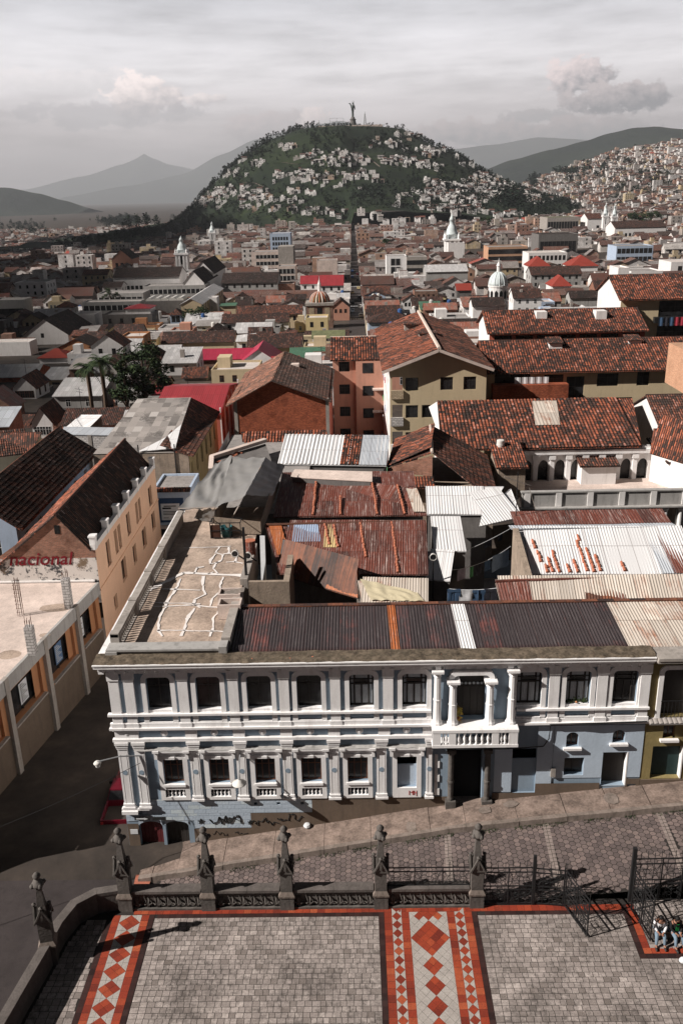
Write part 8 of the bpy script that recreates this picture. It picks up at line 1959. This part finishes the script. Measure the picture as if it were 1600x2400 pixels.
YEND = fill_rows()
def backyard_sheds():  # separate yard sheds, each parented to the nearest house
 r = random.Random(77); hs = [o for o in COL.objects if o.parent is None and o.get('category') == 'house']; n = 0
 for _ in range(2600):
  y = r.uniform(96, 300); x = r.uniform(-.41*y, .41*y); w, d, h = r.uniform(3.5, 8), r.uniform(3.5, 7), r.uniform(2.4, 4.2); g = gz(x, y)
  if y < 165 and -8 < x < 58 or y < 128 and x > -24 or not inview(x, y, g+h, 0) or -2 < x+w and x < 4.4 and y > 150: continue
  if -21 < x+w and x < -11 and y < 150: continue
  if blocked(x, x+w, y, y+d, .1) or hidden(x, x+w, y, g+h+1.5): continue
  o = min(hs, key=lambda q: (q.location.x-x)**2+(q.location.y-y)**2); FOOT.append((x, x+w, y, y+d)); n += 1
  m = MB(); wl, rf = pick(WALLS, r), pick(ROOFS, r); m.box(x, x+w, y, y+d, g-1.5, g+h, 0)
  if r.random() < .75: m.roof((x-.3, y-.4, g+h+.05), (x+w+.3, y-.4, g+h+.05), (x+w+.3, y+d+.3, g+h+r.uniform(.6, 1.8)), (x-.3, y+d+.3, g+h+1.2), 'flat', 1, .08)
  else: m.box(x-.1, x+w+.1, y-.1, y+.1, g+h, g+h+.5, 0); m.box(x+w-.1, x+w+.1, y+.1, y+d, g+h, g+h+.5, 0)
  m.face([(x+w*.3, y-.03, g+h-1.9), (x+w*.3+1.1, y-.03, g+h-1.9), (x+w*.3+1.1, y-.03, g+h-.6), (x+w*.3, y-.03, g+h-.6)], 2)
  m.build('backyard_shed', [wl[1], rf[1], 'glass'], o)
  if n > 170: break
backyard_sheds()
# ---------------------------------------------------------------- the rest of the city, as one mass
def far_city():
 r = random.Random(5); W = MB(); Rf = MB(); Gl = MB()
 def box(x0, x1, y0, y1, zb, ze, u, kind, rise, wins=True, hill=False):
  uv4 = [u]*4
  for q in ([(x0, y0, zb), (x1, y0, zb), (x1, y0, ze), (x0, y0, ze)], [(x1, y0, zb), (x1, y1, zb), (x1, y1, ze), (x1, y0, ze)], [(x0, y1, zb), (x0, y0, zb), (x0, y0, ze), (x0, y1, ze)], [(x1, y1, zb), (x0, y1, zb), (x0, y1, ze), (x1, y1, ze)]): W.face(q, 0, uv4)
  v = (u[1]*3.1+7, u[0]*1.7); o = .6; xc, yc = (x0+x1)/2, (y0+y1)/2
  if kind == 'f':
   (W if hill or r.random() < .55 else Rf).face([(x0, y0, ze+.02), (x1, y0, ze+.02), (x1, y1, ze+.02), (x0, y1, ze+.02)], 0, [u]*4)
   if r.random() < .5: a = r.uniform(x0, xc); b = r.uniform(y0, yc); s = r.uniform(2.5, 5); W.face([(a, b, ze), (a+s, b, ze), (a+s, b, ze+2.6), (a, b, ze+2.6)], 0, uv4); W.face([(a, b+s, ze), (a, b, ze), (a, b, ze+2.6), (a, b+s, ze+2.6)], 0, uv4); Rf.face([(a, b, ze+2.6), (a+s, b, ze+2.6), (a+s, b+s, ze+2.6), (a, b+s, ze+2.6)], 0, [v]*4)
  elif kind == 'x':
   Rf.face([(x0-o, y0-o, ze-.2), (x1+o, y0-o, ze-.2), (x1+o, yc, ze+rise), (x0-o, yc, ze+rise)], 0, [v]*4); Rf.face([(x1+o, y1+o, ze-.2), (x0-o, y1+o, ze-.2), (x0-o, yc, ze+rise), (x1+o, yc, ze+rise)], 0, [v]*4)
   W.face([(x1, y0, ze), (x1, y1, ze), (x1, yc, ze+rise)], 0, [u]*3); W.face([(x0, y1, ze), (x0, y0, ze), (x0, yc, ze+rise)], 0, [u]*3)
  else:
   Rf.face([(x0-o, y1+o, ze-.2), (x0-o, y0-o, ze-.2), (xc, y0-o, ze+rise), (xc, y1+o, ze+rise)], 0, [v]*4); Rf.face([(x1+o, y0-o, ze-.2), (x1+o, y1+o, ze-.2), (xc, y1+o, ze+rise), (xc, y0-o, ze+rise)], 0, [v]*4)
   W.face([(x0, y0, ze), (x1, y0, ze), (xc, y0, ze+rise)], 0, [u]*3)
  if wins:
   n = r.randint(0, max(1, int((x1-x0)/3.6))); t = 0
   z = ze-2.6
   while z > zb+2 and t < 5:
    for k in range(n):
     c = x0+(x1-x0)*(k+.5)/n; Gl.face([(c-.6, y0-.05, z), (c+.6, y0-.05, z), (c+.6, y0-.05, z+1.6), (c-.6, y0-.05, z+1.6)])
    z -= 3.4; t += 1
 y = YEND; 
 while y < 3400:
  dep = r.uniform(8, 13)*(1 if y < 1700 else 1.25); lo, hi = -.43*y-10, .43*y+10
  if y > 2300: lo = -.43*y
  x = lo+r.uniform(0, 8); cross = 0
  while x < hi:
   w = r.uniform(6, 17)*(1 if y < 1500 else 1.15); x0, x1 = x, x+w; x += w+.4; cross += w
   if cross > 90: x += 8; cross = 0
   yy = y+r.uniform(-2, 3); d = dep*r.uniform(.7, 1); xc = (x0+x1)/2
   pass
   if x0 < 4.1 and x1 > -1.7 and y < 1400:
    if x0 > -4: x = 4.2
    elif x0 < -6.5: x1 = -1.8; x = 4.2
    if x1 > -1.75: continue
   g = gz(xc, yy)
   if hz(xc, yy) > g-3 and 1400 < yy < 2760 and abs(xc) < 600: continue
   if y > 1900 and abs(xc) < 420: continue
   if mnoise.noise(Vector((xc*.004, yy*.004, 9.1))) > (.42 if xc < 200 else .5) : continue
   if xc < -250 and y > 1300 and r.random() < .45 or xc > 260 and y > 1500 and r.random() < .48: continue
   h = r.choice([4, 5, 5.5, 6, 6, 7, 8, 9]) if r.random() < .975 or y < 520 else r.uniform(12, 18)
   if blocked(x0, x1, yy, yy+d): 
    continue
   if hidden(x0, x1, yy, g+h+2): h = 4
   if not inview(xc, yy, g+h): continue
   kk = r.random(); kind = 'x' if kk < .36 else 'y' if kk < .6 else 'f'
   if h > 12: kind = 'f'
   box(x0, x1, yy, yy+d, g-2, g+h, (r.random()*90, r.random()*90), kind, r.uniform(1.6, 3.6), y < 2300)
  y += dep+(r.uniform(2, 5) if r.random() < .7 else 9)
 o = W.build('distant_city', 'far_wall'); tag(o, 'dense mass of small far off town houses filling the valley', None, None, 'stuff')
 Rf.build('roofs', 'far_roof', o).name = 'roof'; Gl.build('windows', 'glass', o)['kind'] = 'stuff'
 for ch in o.children: ch['kind'] = 'stuff'
 # hill houses: clusters along the lanes
 W.__init__(); Rf.__init__(); Gl.__init__()
 CL = [(760, 375, 90, 34, 42), (720, 420, 120, 30, 44), (850, 418, 60, 22, 22), (680, 350, 36, 14, 9), (910, 340, 50, 18, 16), (960, 385, 120, 16, 40), (1010, 360, 60, 22, 22), (1000, 320, 50, 18, 14), (550, 455, 110, 26, 40), (620, 470, 70, 14, 26), (540, 410, 50, 16, 12), (480, 475, 50, 12, 18), (1100, 380, 50, 34, 26), (1140, 425, 50, 36, 26), (1060, 440, 80, 18, 30), (1030, 462, 90, 16, 30), (700, 455, 60, 12, 10), (580, 385, 50, 12, 8), (830, 375, 40, 12, 10), (1180, 440, 50, 26, 22), (940, 322, 30, 12, 6), (1150, 450, 110, 40, 60), (1075, 468, 120, 22, 60), (1215, 455, 90, 40, 70), (1160, 425, 60, 30, 30), (700, 500, 400, 16, 60), (1080, 495, 200, 14, 50)]
 for px, py, sx, sy, n in CL:
  for _ in range(n):
   qx = r.gauss(px, sx*.42); qy = py+sy*.5*r.choice((-.8, -.35, .1, .5, .9))+r.gauss(0, 2.2)+(qx-px)*.08
   d = ray(qx, qy); hit = None; t = 1350.0
   while t < 2500:
    P = Vector((0, 0, CH))+d*(t/d.y)
    if abs(P.x) < 600 and P.z < hz(P.x, P.y): hit = P; break
    t += 6
   if hit is None: continue
   w = r.uniform(5, 12); dd = r.uniform(7, 11); g = hz(hit.x, hit.y); h = r.uniform(4, 8)
   box(hit.x-w/2, hit.x+w/2, hit.y, hit.y+dd, g-3, g+h, (r.random()*90, r.random()*90), r.choice('fffxy'), 1.6, hill=True)
 o = W.build('hillside_houses', 'hill_wall'); tag(o, 'clusters of small white houses climbing the green hill', None, None, 'stuff')
 Rf.build('roof', 'far_roof', o); Gl.build('windows', 'glass', o)
 for ch in o.children: ch['kind'] = 'stuff'
far_city()
# ---------------------------------------------------------------- trees
def clump(m, c, r, n, s, rr, squash=.8):
 for _ in range(n):
  a, b = rr.random()*6.283, math.acos(rr.uniform(-1, 1)); q = r*(rr.random()**.4)
  x, y, z = c[0]+q*math.sin(b)*math.cos(a), c[1]+q*math.sin(b)*math.sin(a), c[2]+q*math.cos(b)*squash
  t, u = rr.random()*6.283, rr.uniform(-.9, .9); w = s*rr.uniform(.6, 1.3)
  d1 = Vector((math.cos(t), math.sin(t), u*.6))*w; d2 = Vector((-math.sin(t)*.5, math.cos(t)*.5, rr.uniform(.2, .8)))*w*.8
  P = Vector((x, y, z)); k = (rr.random()*20, rr.random()*20); m.face([P-d1*.5, P+d2*.5, P+d1*.5, P-d2*.4], 0, [k]*4)
def tree(lb, x, y, z, h, w, seed=1, n=26, leafs=110, ls=.5, mat='leaf'):
 rr = random.Random(seed); R = thing('leafy_tree', lb, 'tree', (x, y, z)); m = MB()
 m.tube([(x, y, z-.5), (x+.1, y, z+h*.25), (x-.1, y+.1, z+h*.5), (x, y, z+h*.8)], [h*.035, h*.028, h*.02, h*.006], 8)
 cs = []
 for k in range(n):
  a = rr.random()*6.283; q = w*.5*math.sqrt(rr.random()); zz = z+h*rr.uniform(.32, .98); q *= math.sqrt(max(.12, 1-((zz-z)/h-.55)**2*4.2)); cs.append((x+q*math.cos(a), y+q*math.sin(a), zz))
 for c in cs[:10]: m.tube([(x, y, z+h*.3), tuple(Vector((x, y, z+h*.45)).lerp(Vector(c), .5)), c], [h*.012, h*.008, h*.003], 5)
 m.build('trunk', 'bark', R); m = MB()
 for c in cs: clump(m, c, w*rr.uniform(.10, .18), leafs, ls, rr)
 m.build('crown', mat, R); return R
def palm(lb, x, y, z, h, fr=26, L=4.2, seed=1):
 rr = random.Random(seed); R = thing('palm_tree', lb, 'palm', (x, y, z)); m = MB(); m.tube([(x, y, z-.3), (x+.1, y, z+h*.5), (x, y, z+h)], [.42, .34, .38], 9); m.build('trunk', 'bark', R)
 m = MB()
 for k in range(fr):
  a = k*2.39996; el = rr.uniform(-.2, 1.25); l = L*rr.uniform(.8, 1.1); pts = []
  for i in range(9):
   t = i/8; d = l*t; e = el-1.3*t*t; pts.append(Vector((x+math.cos(a)*d*math.cos(el*.6)*.95, y+math.sin(a)*d*math.cos(el*.6)*.95, z+h+math.sin(el)*d-1.5*t*t*l*.45)))
  for i in range(8):
   p, q = pts[i], pts[i+1]; d = (q-p).normalized(); s = d.cross(Vector((0, 0, 1))).normalized(); w = .75*math.sin(math.pi*(.12+.85*i/8))
   for sg in (-1, 1):
    for j in (0, .5):
     b = p.lerp(q, j); m.face([b, b+d*.16, b+s*sg*w+d*.35-Vector((0, 0, .25*w))], 0, [(rr.random()*9, rr.random()*9)]*3)
  m.tube(pts, [.05]*5+[.03]*3+[.01], 4)
 m.build('crown', 'leaf', R); return R
def hill_things():
 rr = random.Random(11)
 def spot(px, Y, pt): q = ay(px, pt, Y); return q.x, Y, gz(q.x, Y), q.z-gz(q.x, Y)
 x, y, z, h = spot(236, 150, 848); palm('tall palm with arching fronds in the walled garden', x, y, z, h, 34, 3.7, 3)
 x, y, z, h = spot(204, 152, 862); palm('shorter palm leaning beside the tall one in the walled garden', x, y, z, h, 26, 3.1, 4)
 x, y, z, h = spot(328, 152, 806); tree('big dark leafy tree in the walled garden right of the palms', x, y, z, h, 8.5, 5, 44, 150, .5)
 x, y, z, h = spot(288, 149, 852); tree('lower dark bushy tree squeezed between palm and big tree', x, y, z, h, 6, 6, 26, 130, .45)
 FOOT.append((0, 0, 0, 0))
 for lb, px, py, h, w in (('round dark tree of the main square below the cathedral tower', 1136, 536, 16, 22), ('dark tree on the roofs left of the cathedral tower', 905, 588, 12, 13), ('dark bush in the yard behind the cream apartment house', 985, 722, 6, 7), ('tall dark tree in the street of the cream terrace', 462, 765, 8, 12), ('dark palm like tree among the ribbon window blocks', 263, 728, 12, 8), ('tree clump behind the white twin towered church', 1490, 522, 16, 26), ('tree clump beside the white monastery with brown roof', 1528, 520, 16, 22)):
  Y = solve(px, py, 2); c = ay(px, py, Y); tree(lb, c.x, Y, gz(c.x, Y), h, w, int(px), 24, 70, w*.07)
 # woods on the hill, one mass
 m = MB(); T = 0
 pts = []
 while T < 3000:
  x, y = rr.uniform(-480, 560), rr.uniform(1440, 2120)
  z = hz(x, y)
  if z < gz(x, y)+4: continue
  dn = mnoise.noise(Vector((x*.011, y*.008, 2.0)))+.5*mnoise.noise(Vector((x*.035, y*.03, 7.0)))
  if z > 45 and dn < .0 and rr.random() > .10 and not (x < -150 and abs(hz(x-6, y)-hz(x+6, y)) > 6 and rr.random() < .3): continue
  h = rr.uniform(5, 13)*(.55 if z > 140 else 1); T += 1
  for k in range(3): clump(m, (x+rr.uniform(-2.5, 2.5), y+rr.uniform(-2, 2), z+h*(.3+.25*k)), h*.30*(1-.16*k), 13, h*.26, rr, 1.1)
 # fringe along the left shoulder and the right flank
 for k in range(300):
  t = rr.random(); side = rr.random() < .62; x = (-335+260*t if side else 190+170*t)+rr.uniform(-8, 8); y = 2060+rr.uniform(-70, 30); z = hz(x, y)-2; h = rr.uniform(8, 19) if side else rr.uniform(5, 10)
  for k2 in range(4): clump(m, (x+rr.uniform(-2, 2), y, z+h*(.2+.24*k2)), h*.22*(1.1-.2*k2), 12, h*.2, rr, 1.3)
 tag(m.build('woods', 'leaf_hill'), 'dark patches of trees covering the green hill', None, None, 'stuff')
 m = MB()       # dark groves in the lower valley and behind the roofs on the right
 for px, py, sx, sy, n, h in ((290, 522, 60, 12, 170, 14), (400, 500, 40, 10, 60, 12), (140, 500, 120, 16, 90, 11), (1190, 470, 30, 18, 70, 13), (1250, 430, 10, 26, 40, 15), (1330, 408, 40, 6, 40, 12), (60, 540, 60, 16, 60, 11), (1400, 430, 200, 60, 260, 9), (1510, 400, 140, 50, 170, 9), (330, 490, 60, 8, 50, 11)):
  for _ in range(n):
   qx, qy = rr.gauss(px, sx*.5), rr.gauss(py, sy*.5)
   if qy < 452-(qx-800)*.025+6 and qx < 500: continue
   d = ray(qx, qy); t = 500.0
   while t < 5200:
    P = Vector((0, 0, CH))+d*(t/d.y)
    if P.z < surf(P.x, P.y): break
    t += 12
   if t >= 5200: continue
   z = surf(P.x, P.y); hh = h*rr.uniform(.6, 1.4)*(1 if P.y < 2500 else 1.6)
   for k in range(3): clump(m, (P.x+rr.uniform(-4, 4), P.y, z+hh*(.3+.25*k)), hh*.42*(1-.15*k), 14, hh*.32, rr, 1)
 tag(m.build('groves', 'leaf_hill'), 'dark groves of trees between the far off houses', None, None, 'stuff')
 # single trees standing on the hilltop
 tops = [(707, 'round'), (735, 'bush'), (862, 'thin'), (874, 'fir'), (908, 'round'), (930, 'round'), (944, 'small round'), (843, 'low'), (800, 'fir'), (812, 'small fir'), (690, 'low'), (770, 'bush')]
 for i, (px, kd) in enumerate(tops):
  Y = 2000+(i % 3)*15; x = ay(px, 305, Y).x; z = hz(x, Y)-1; h = 9 if 'round' in kd else 6 if kd != 'fir' else 8
  lb = '%s tree on the hilltop, %s from its left end' % (kd, ORD[sorted(t[0] for t in tops).index(px)])
  tree(lb, x, Y, z, h*1.25, h*.95 if 'fir' not in kd else h*.5, 40+i, 10, 26, 1.3, 'leaf_hill')
 # the winged statue
 Y = 2010.0; c = ay(827, 303, Y); z = hz(c.x, Y)+3; S = 41/50.0*1.0; k = Y/2250
 R = thing('hilltop_statue', 'dark winged statue of a woman on a tapering stone pedestal atop the green hill', 'statue', (c.x, Y, z)); x = c.x; H = 49.0; pz = z+H*.26
 m = MB(); m.lathe([(8.5, -9), (7.5, 0), (7.2, H*.05), (5.6, H*.2), (6.6, H*.225), (6.6, H*.25), (4.6, H*.26), (4.2, H*.30), (3.2, H*.34), (2.6, H*.345)], (x, Y, z), 16); m.build('pedestal', 'plaster_dark', R)
 m = MB(); b = z+H*.34; F_ = H*.62
 m.lathe([(2.2, 0), (2.0, F_*.06), (1.8, F_*.2), (2.1, F_*.34), (2.5, F_*.45), (2.0, F_*.52), (2.6, F_*.6), (3.0, F_*.66), (2.2, F_*.72), (.9, F_*.75), (.85, F_*.78), (1.35, F_*.81), (1.4, F_*.86), (.9, F_*.9), (0.1, F_*.92)], (x+.3, Y, b), 12, sy=.8)
 m.tube([(x+2.0, Y-.5, b+F_*.67), (x+2.6, Y-1, b+F_*.80), (x+1.6, Y-.8, b+F_*.93)], [.9, .7, .4], 7)
 m.tube([(x-1.8, Y-.5, b+F_*.67), (x-2.6, Y-1.5, b+F_*.54), (x-2.2, Y-2, b+F_*.38)], [.9, .7, .5], 7); m.smooth = True; m.build('body', 'bronze', R)
 for s, P in ((-1, [(x-1.2, b+F_*.68), (x-4.5, b+F_*.88), (x-8.8, b+F_*.86), (x-5.2, b+F_*.78), (x-3.6, b+F_*.58), (x-1.6, b+F_*.5)]), (1, [(x+1.6, b+F_*.7), (x+4.2, b+F_*.74), (x+5.0, b+F_*.62), (x+5.6, b+F_*.44), (x+3.6, b+F_*.5), (x+2.0, b+F_*.58)])):
  m = MB(); q = [(a, Y+1.2, zz) for a, zz in P]; m.slab(q if s > 0 else q[::-1], 1.0, axis=(0, 1, 0)); m.build('wing', 'bronze', R)
 m = MB(); m.tube([(x+1.0+2.0*math.cos(g*.5236), Y, b+F_*.94+2.0*math.sin(g*.5236)) for g in range(13)], .22, 5, caps=False); m.build('halo', 'bronze', R)
 m = MB(); m.tube([(x-2, Y-2, b+F_*.36), (x-2.6, Y-2, b+F_*.1), (x-1.6, Y-2, b-.5)], .3, 5); m.lathe([(0, -2.2), (2.4, -1.2), (2.6, 0), (2.0, 1.4), (0, 2.2)], (x, Y, b), 12); m.build('globe_and_chain', 'bronze', R)
 # viewing wall and masts
 m = MB(); x0, x1 = ay(745, 305, Y).x, ay(895, 305, Y).x; m.box(x0, x1, 1985, 1986, hz((x0+x1)/2, 1985)-6, hz((x0+x1)/2, 1985)+2.5); tag(m.build('terrace_wall', 'concrete_pale'), 'long pale terrace wall below the statue on the hilltop', 'wall')
 def mast(lb, px, py_top, w, kind='lattice'):
  Y = 2030.0; x = ay(px, 305, Y).x; z = hz(x, Y)-1; zt = ay(px, py_top, Y).z; r = thing('radio_mast', lb, 'mast', (x, Y, z)); m = MB()
  for sx in (-1, 1):
   for sy in (-1, 1): m.bar((x+sx*w, Y+sy*w, z), (x+sx*w*.12, Y+sy*w*.12, zt-4), .9)
  n = 7
  for q in range(n):
   t0, t1 = q/n, (q+1)/n; a, b_ = w*(1-.88*t0), w*(1-.88*t1); za, zb = z+(zt-4-z)*t0, z+(zt-4-z)*t1; m.bar((x-a, Y-a, za), (x+b_, Y-b_, zb), .5); m.bar((x+a, Y-a, za), (x-b_, Y-b_, zb), .5)
  m.bar((x, Y, zt-5), (x, Y, zt), .8); m.build('lattice', 'steel_grey', r)
 mast('tall slim lattice radio mast right of the statue', 855, 262, 3.4); mast('lattice radio mast standing leftmost on the hilltop', 692, 295, 1.8); mast('needle thin radio mast second from the left end of the hilltop', 714, 284, 1.2); mast('short broad lattice mast left of the billboard frame', 748, 282, 3.0)
 Y = 2030.0; xa, xb = ay(773, 300, Y).x, ay(805, 300, Y).x; za, zt = hz(xa, Y), ay(790, 277, Y).z; r = thing('billboard_frame', 'empty billboard frame on posts left of the statue', 'frame', (xa, Y, za)); m = MB()
 for xx in (xa, (xa+xb)/2, xb): m.bar((xx, Y, za-1), (xx, Y, zt), .5)
 for zz in (zt, zt-6, zt-11): m.bar((xa, Y, zz), (xb, Y, zz), .4)
 m.build('frame_bars', 'steel_grey', r)
 # paths on the hill
 m = MB()
 def path(P, w):
  pts = []
  for px, py in P:
   d = ray(px, py); t = 1300.0
   while t < 2600:
    q = Vector((0, 0, CH))+d*(t/d.y)
    if q.z < surf(q.x, q.y): break
    t += 4
   pts.append(q)
  for a, b in zip(pts, pts[1:]):
   for k in range(6):
    p, q = a.lerp(b, k/6), a.lerp(b, (k+1)/6); L = lambda v, s: (v.x+s, v.y, surf(v.x, v.y)+1.0); m.face([L(p, -w), L(p, w), L(q, w), L(q, -w)])
 path([(1012, 520), (1008, 480), (1000, 440), (996, 420)], 1.3); path([(860, 366), (872, 378), (890, 392), (950, 396), (1060, 398)], 1.2); path([(1110, 410), (1140, 450)], 2.0); path([(640, 385), (700, 388), (760, 378)], 1.6); path([(560, 432), (620, 440)], 1.6)
 tag(m.build('hill_path', 'kerb_stone'), kind='structure')
 # the long straight street and its cars
 s = MB(); NY = 60
 s.grid(lambda i, j: ((lambda x, y: (x, y, gz(x, y)+.12))(-1.7+5.8*i/2, 150+1200*j/NY)), 2, NY, lambda i, j: (i, j)); tag(s.build('road', 'asphalt'), kind='structure')
 m = MB()
 for y in (352, 420, 520):
  for k in range(8): m.face([(-1.4+k*.7, y, gz(0, y)+.15), (-1.05+k*.7, y, gz(0, y)+.15), (-1.05+k*.7, y+3, gz(0, y+3)+.15), (-1.4+k*.7, y+3, gz(0, y+3)+.15)])
 tag(m.build('crossing', 'poster_white'), kind='structure')
 def carbox(x, y, z, mat, lb):
  R = thing('parked_car', lb, 'car', (x, y, z), 0, 'cars in the long straight street'); b = MB()
  prof = [(-2.1, .35), (-2.1, .85), (-1.7, .95), (-1.2, 1.45), (.5, 1.45), (1.1, .98), (2.0, .85), (2.1, .35)]
  for (a, za), (c, zc) in zip(prof, prof[1:]+prof[:1]): b.face([(x-.82, y+a, z+za), (x-.82, y+c, z+zc), (x+.82, y+c, z+zc), (x+.82, y+a, z+za)])
  for sx in (-1, 1): q = [(x+sx*.82, y+a, z+za) for a, za in prof]; b.face(q if sx > 0 else q[::-1])
  b.build('body', mat, R); m = MB(); m.face([(x-.7, y-1.66, z+1.0), (x+.7, y-1.66, z+1.0), (x+.65, y-1.24, z+1.42), (x-.65, y-1.24, z+1.42)]); m.build('rear_window', 'glass', R)
  m = MB()
  for sx in (-1, 1):
   for yy in (-1.3, 1.3): m.lathe([(.32, -.1), (.32, .1)], (x+sx*.75, y+yy, z+.32), 10, axis='x')
  m.build('wheels', 'rubber', R)
 cc = random.Random(2); nm = ['white', 'red', 'dark', 'white', 'blue', 'yellow']; mt = ['tank_white', 'car_red', 'paint_black', 'tank_white', 'tank_blue', 'plaster_yellow']
 for k in range(12): y = 362+k*24; q = cc.randrange(6); carbox(-.5 if k % 2 else 2.9, y, gz(0, y)+.13, mt[q], '%s car on the long straight street, %s from the near crossing' % (nm[q], ORD[k]))
hill_things()
def make_clouds():
 rr = random.Random(4); m = MB(); T = 2420/math.sin(SUN_EL)
 for k in range(190):
  Y = rr.uniform(120, 2300); b = -62-.16*(Y-250)-90*rr.random()**2 if rr.random() < .4 else rr.uniform(-1300, -120-.16*Y)
  c = Vector((b, Y, 0))-SUN_DIR*T; r = rr.uniform(45, 120)
  if b > -300: r *= .5; c.x -= r*1.3
  n, q = 12, 6
  m.lathe([(r*math.sin(math.pi*(i+.02)/q), -r*.5*math.cos(math.pi*i/q)) for i in range(q+1)], c, n)
 m.v = [(x+14*mnoise.noise(Vector((x*.02, y*.02, z*.02))), y+14*mnoise.noise(Vector((y*.02, x*.02, 3))), z+10*mnoise.noise(Vector((z*.03, x*.03, 7)))) for x, y, z in m.v]
 m.smooth = True; tag(m.build('clouds', 'poster_white'), 'bank of white cumulus cloud shading the valley', None, None, 'stuff')
make_clouds()
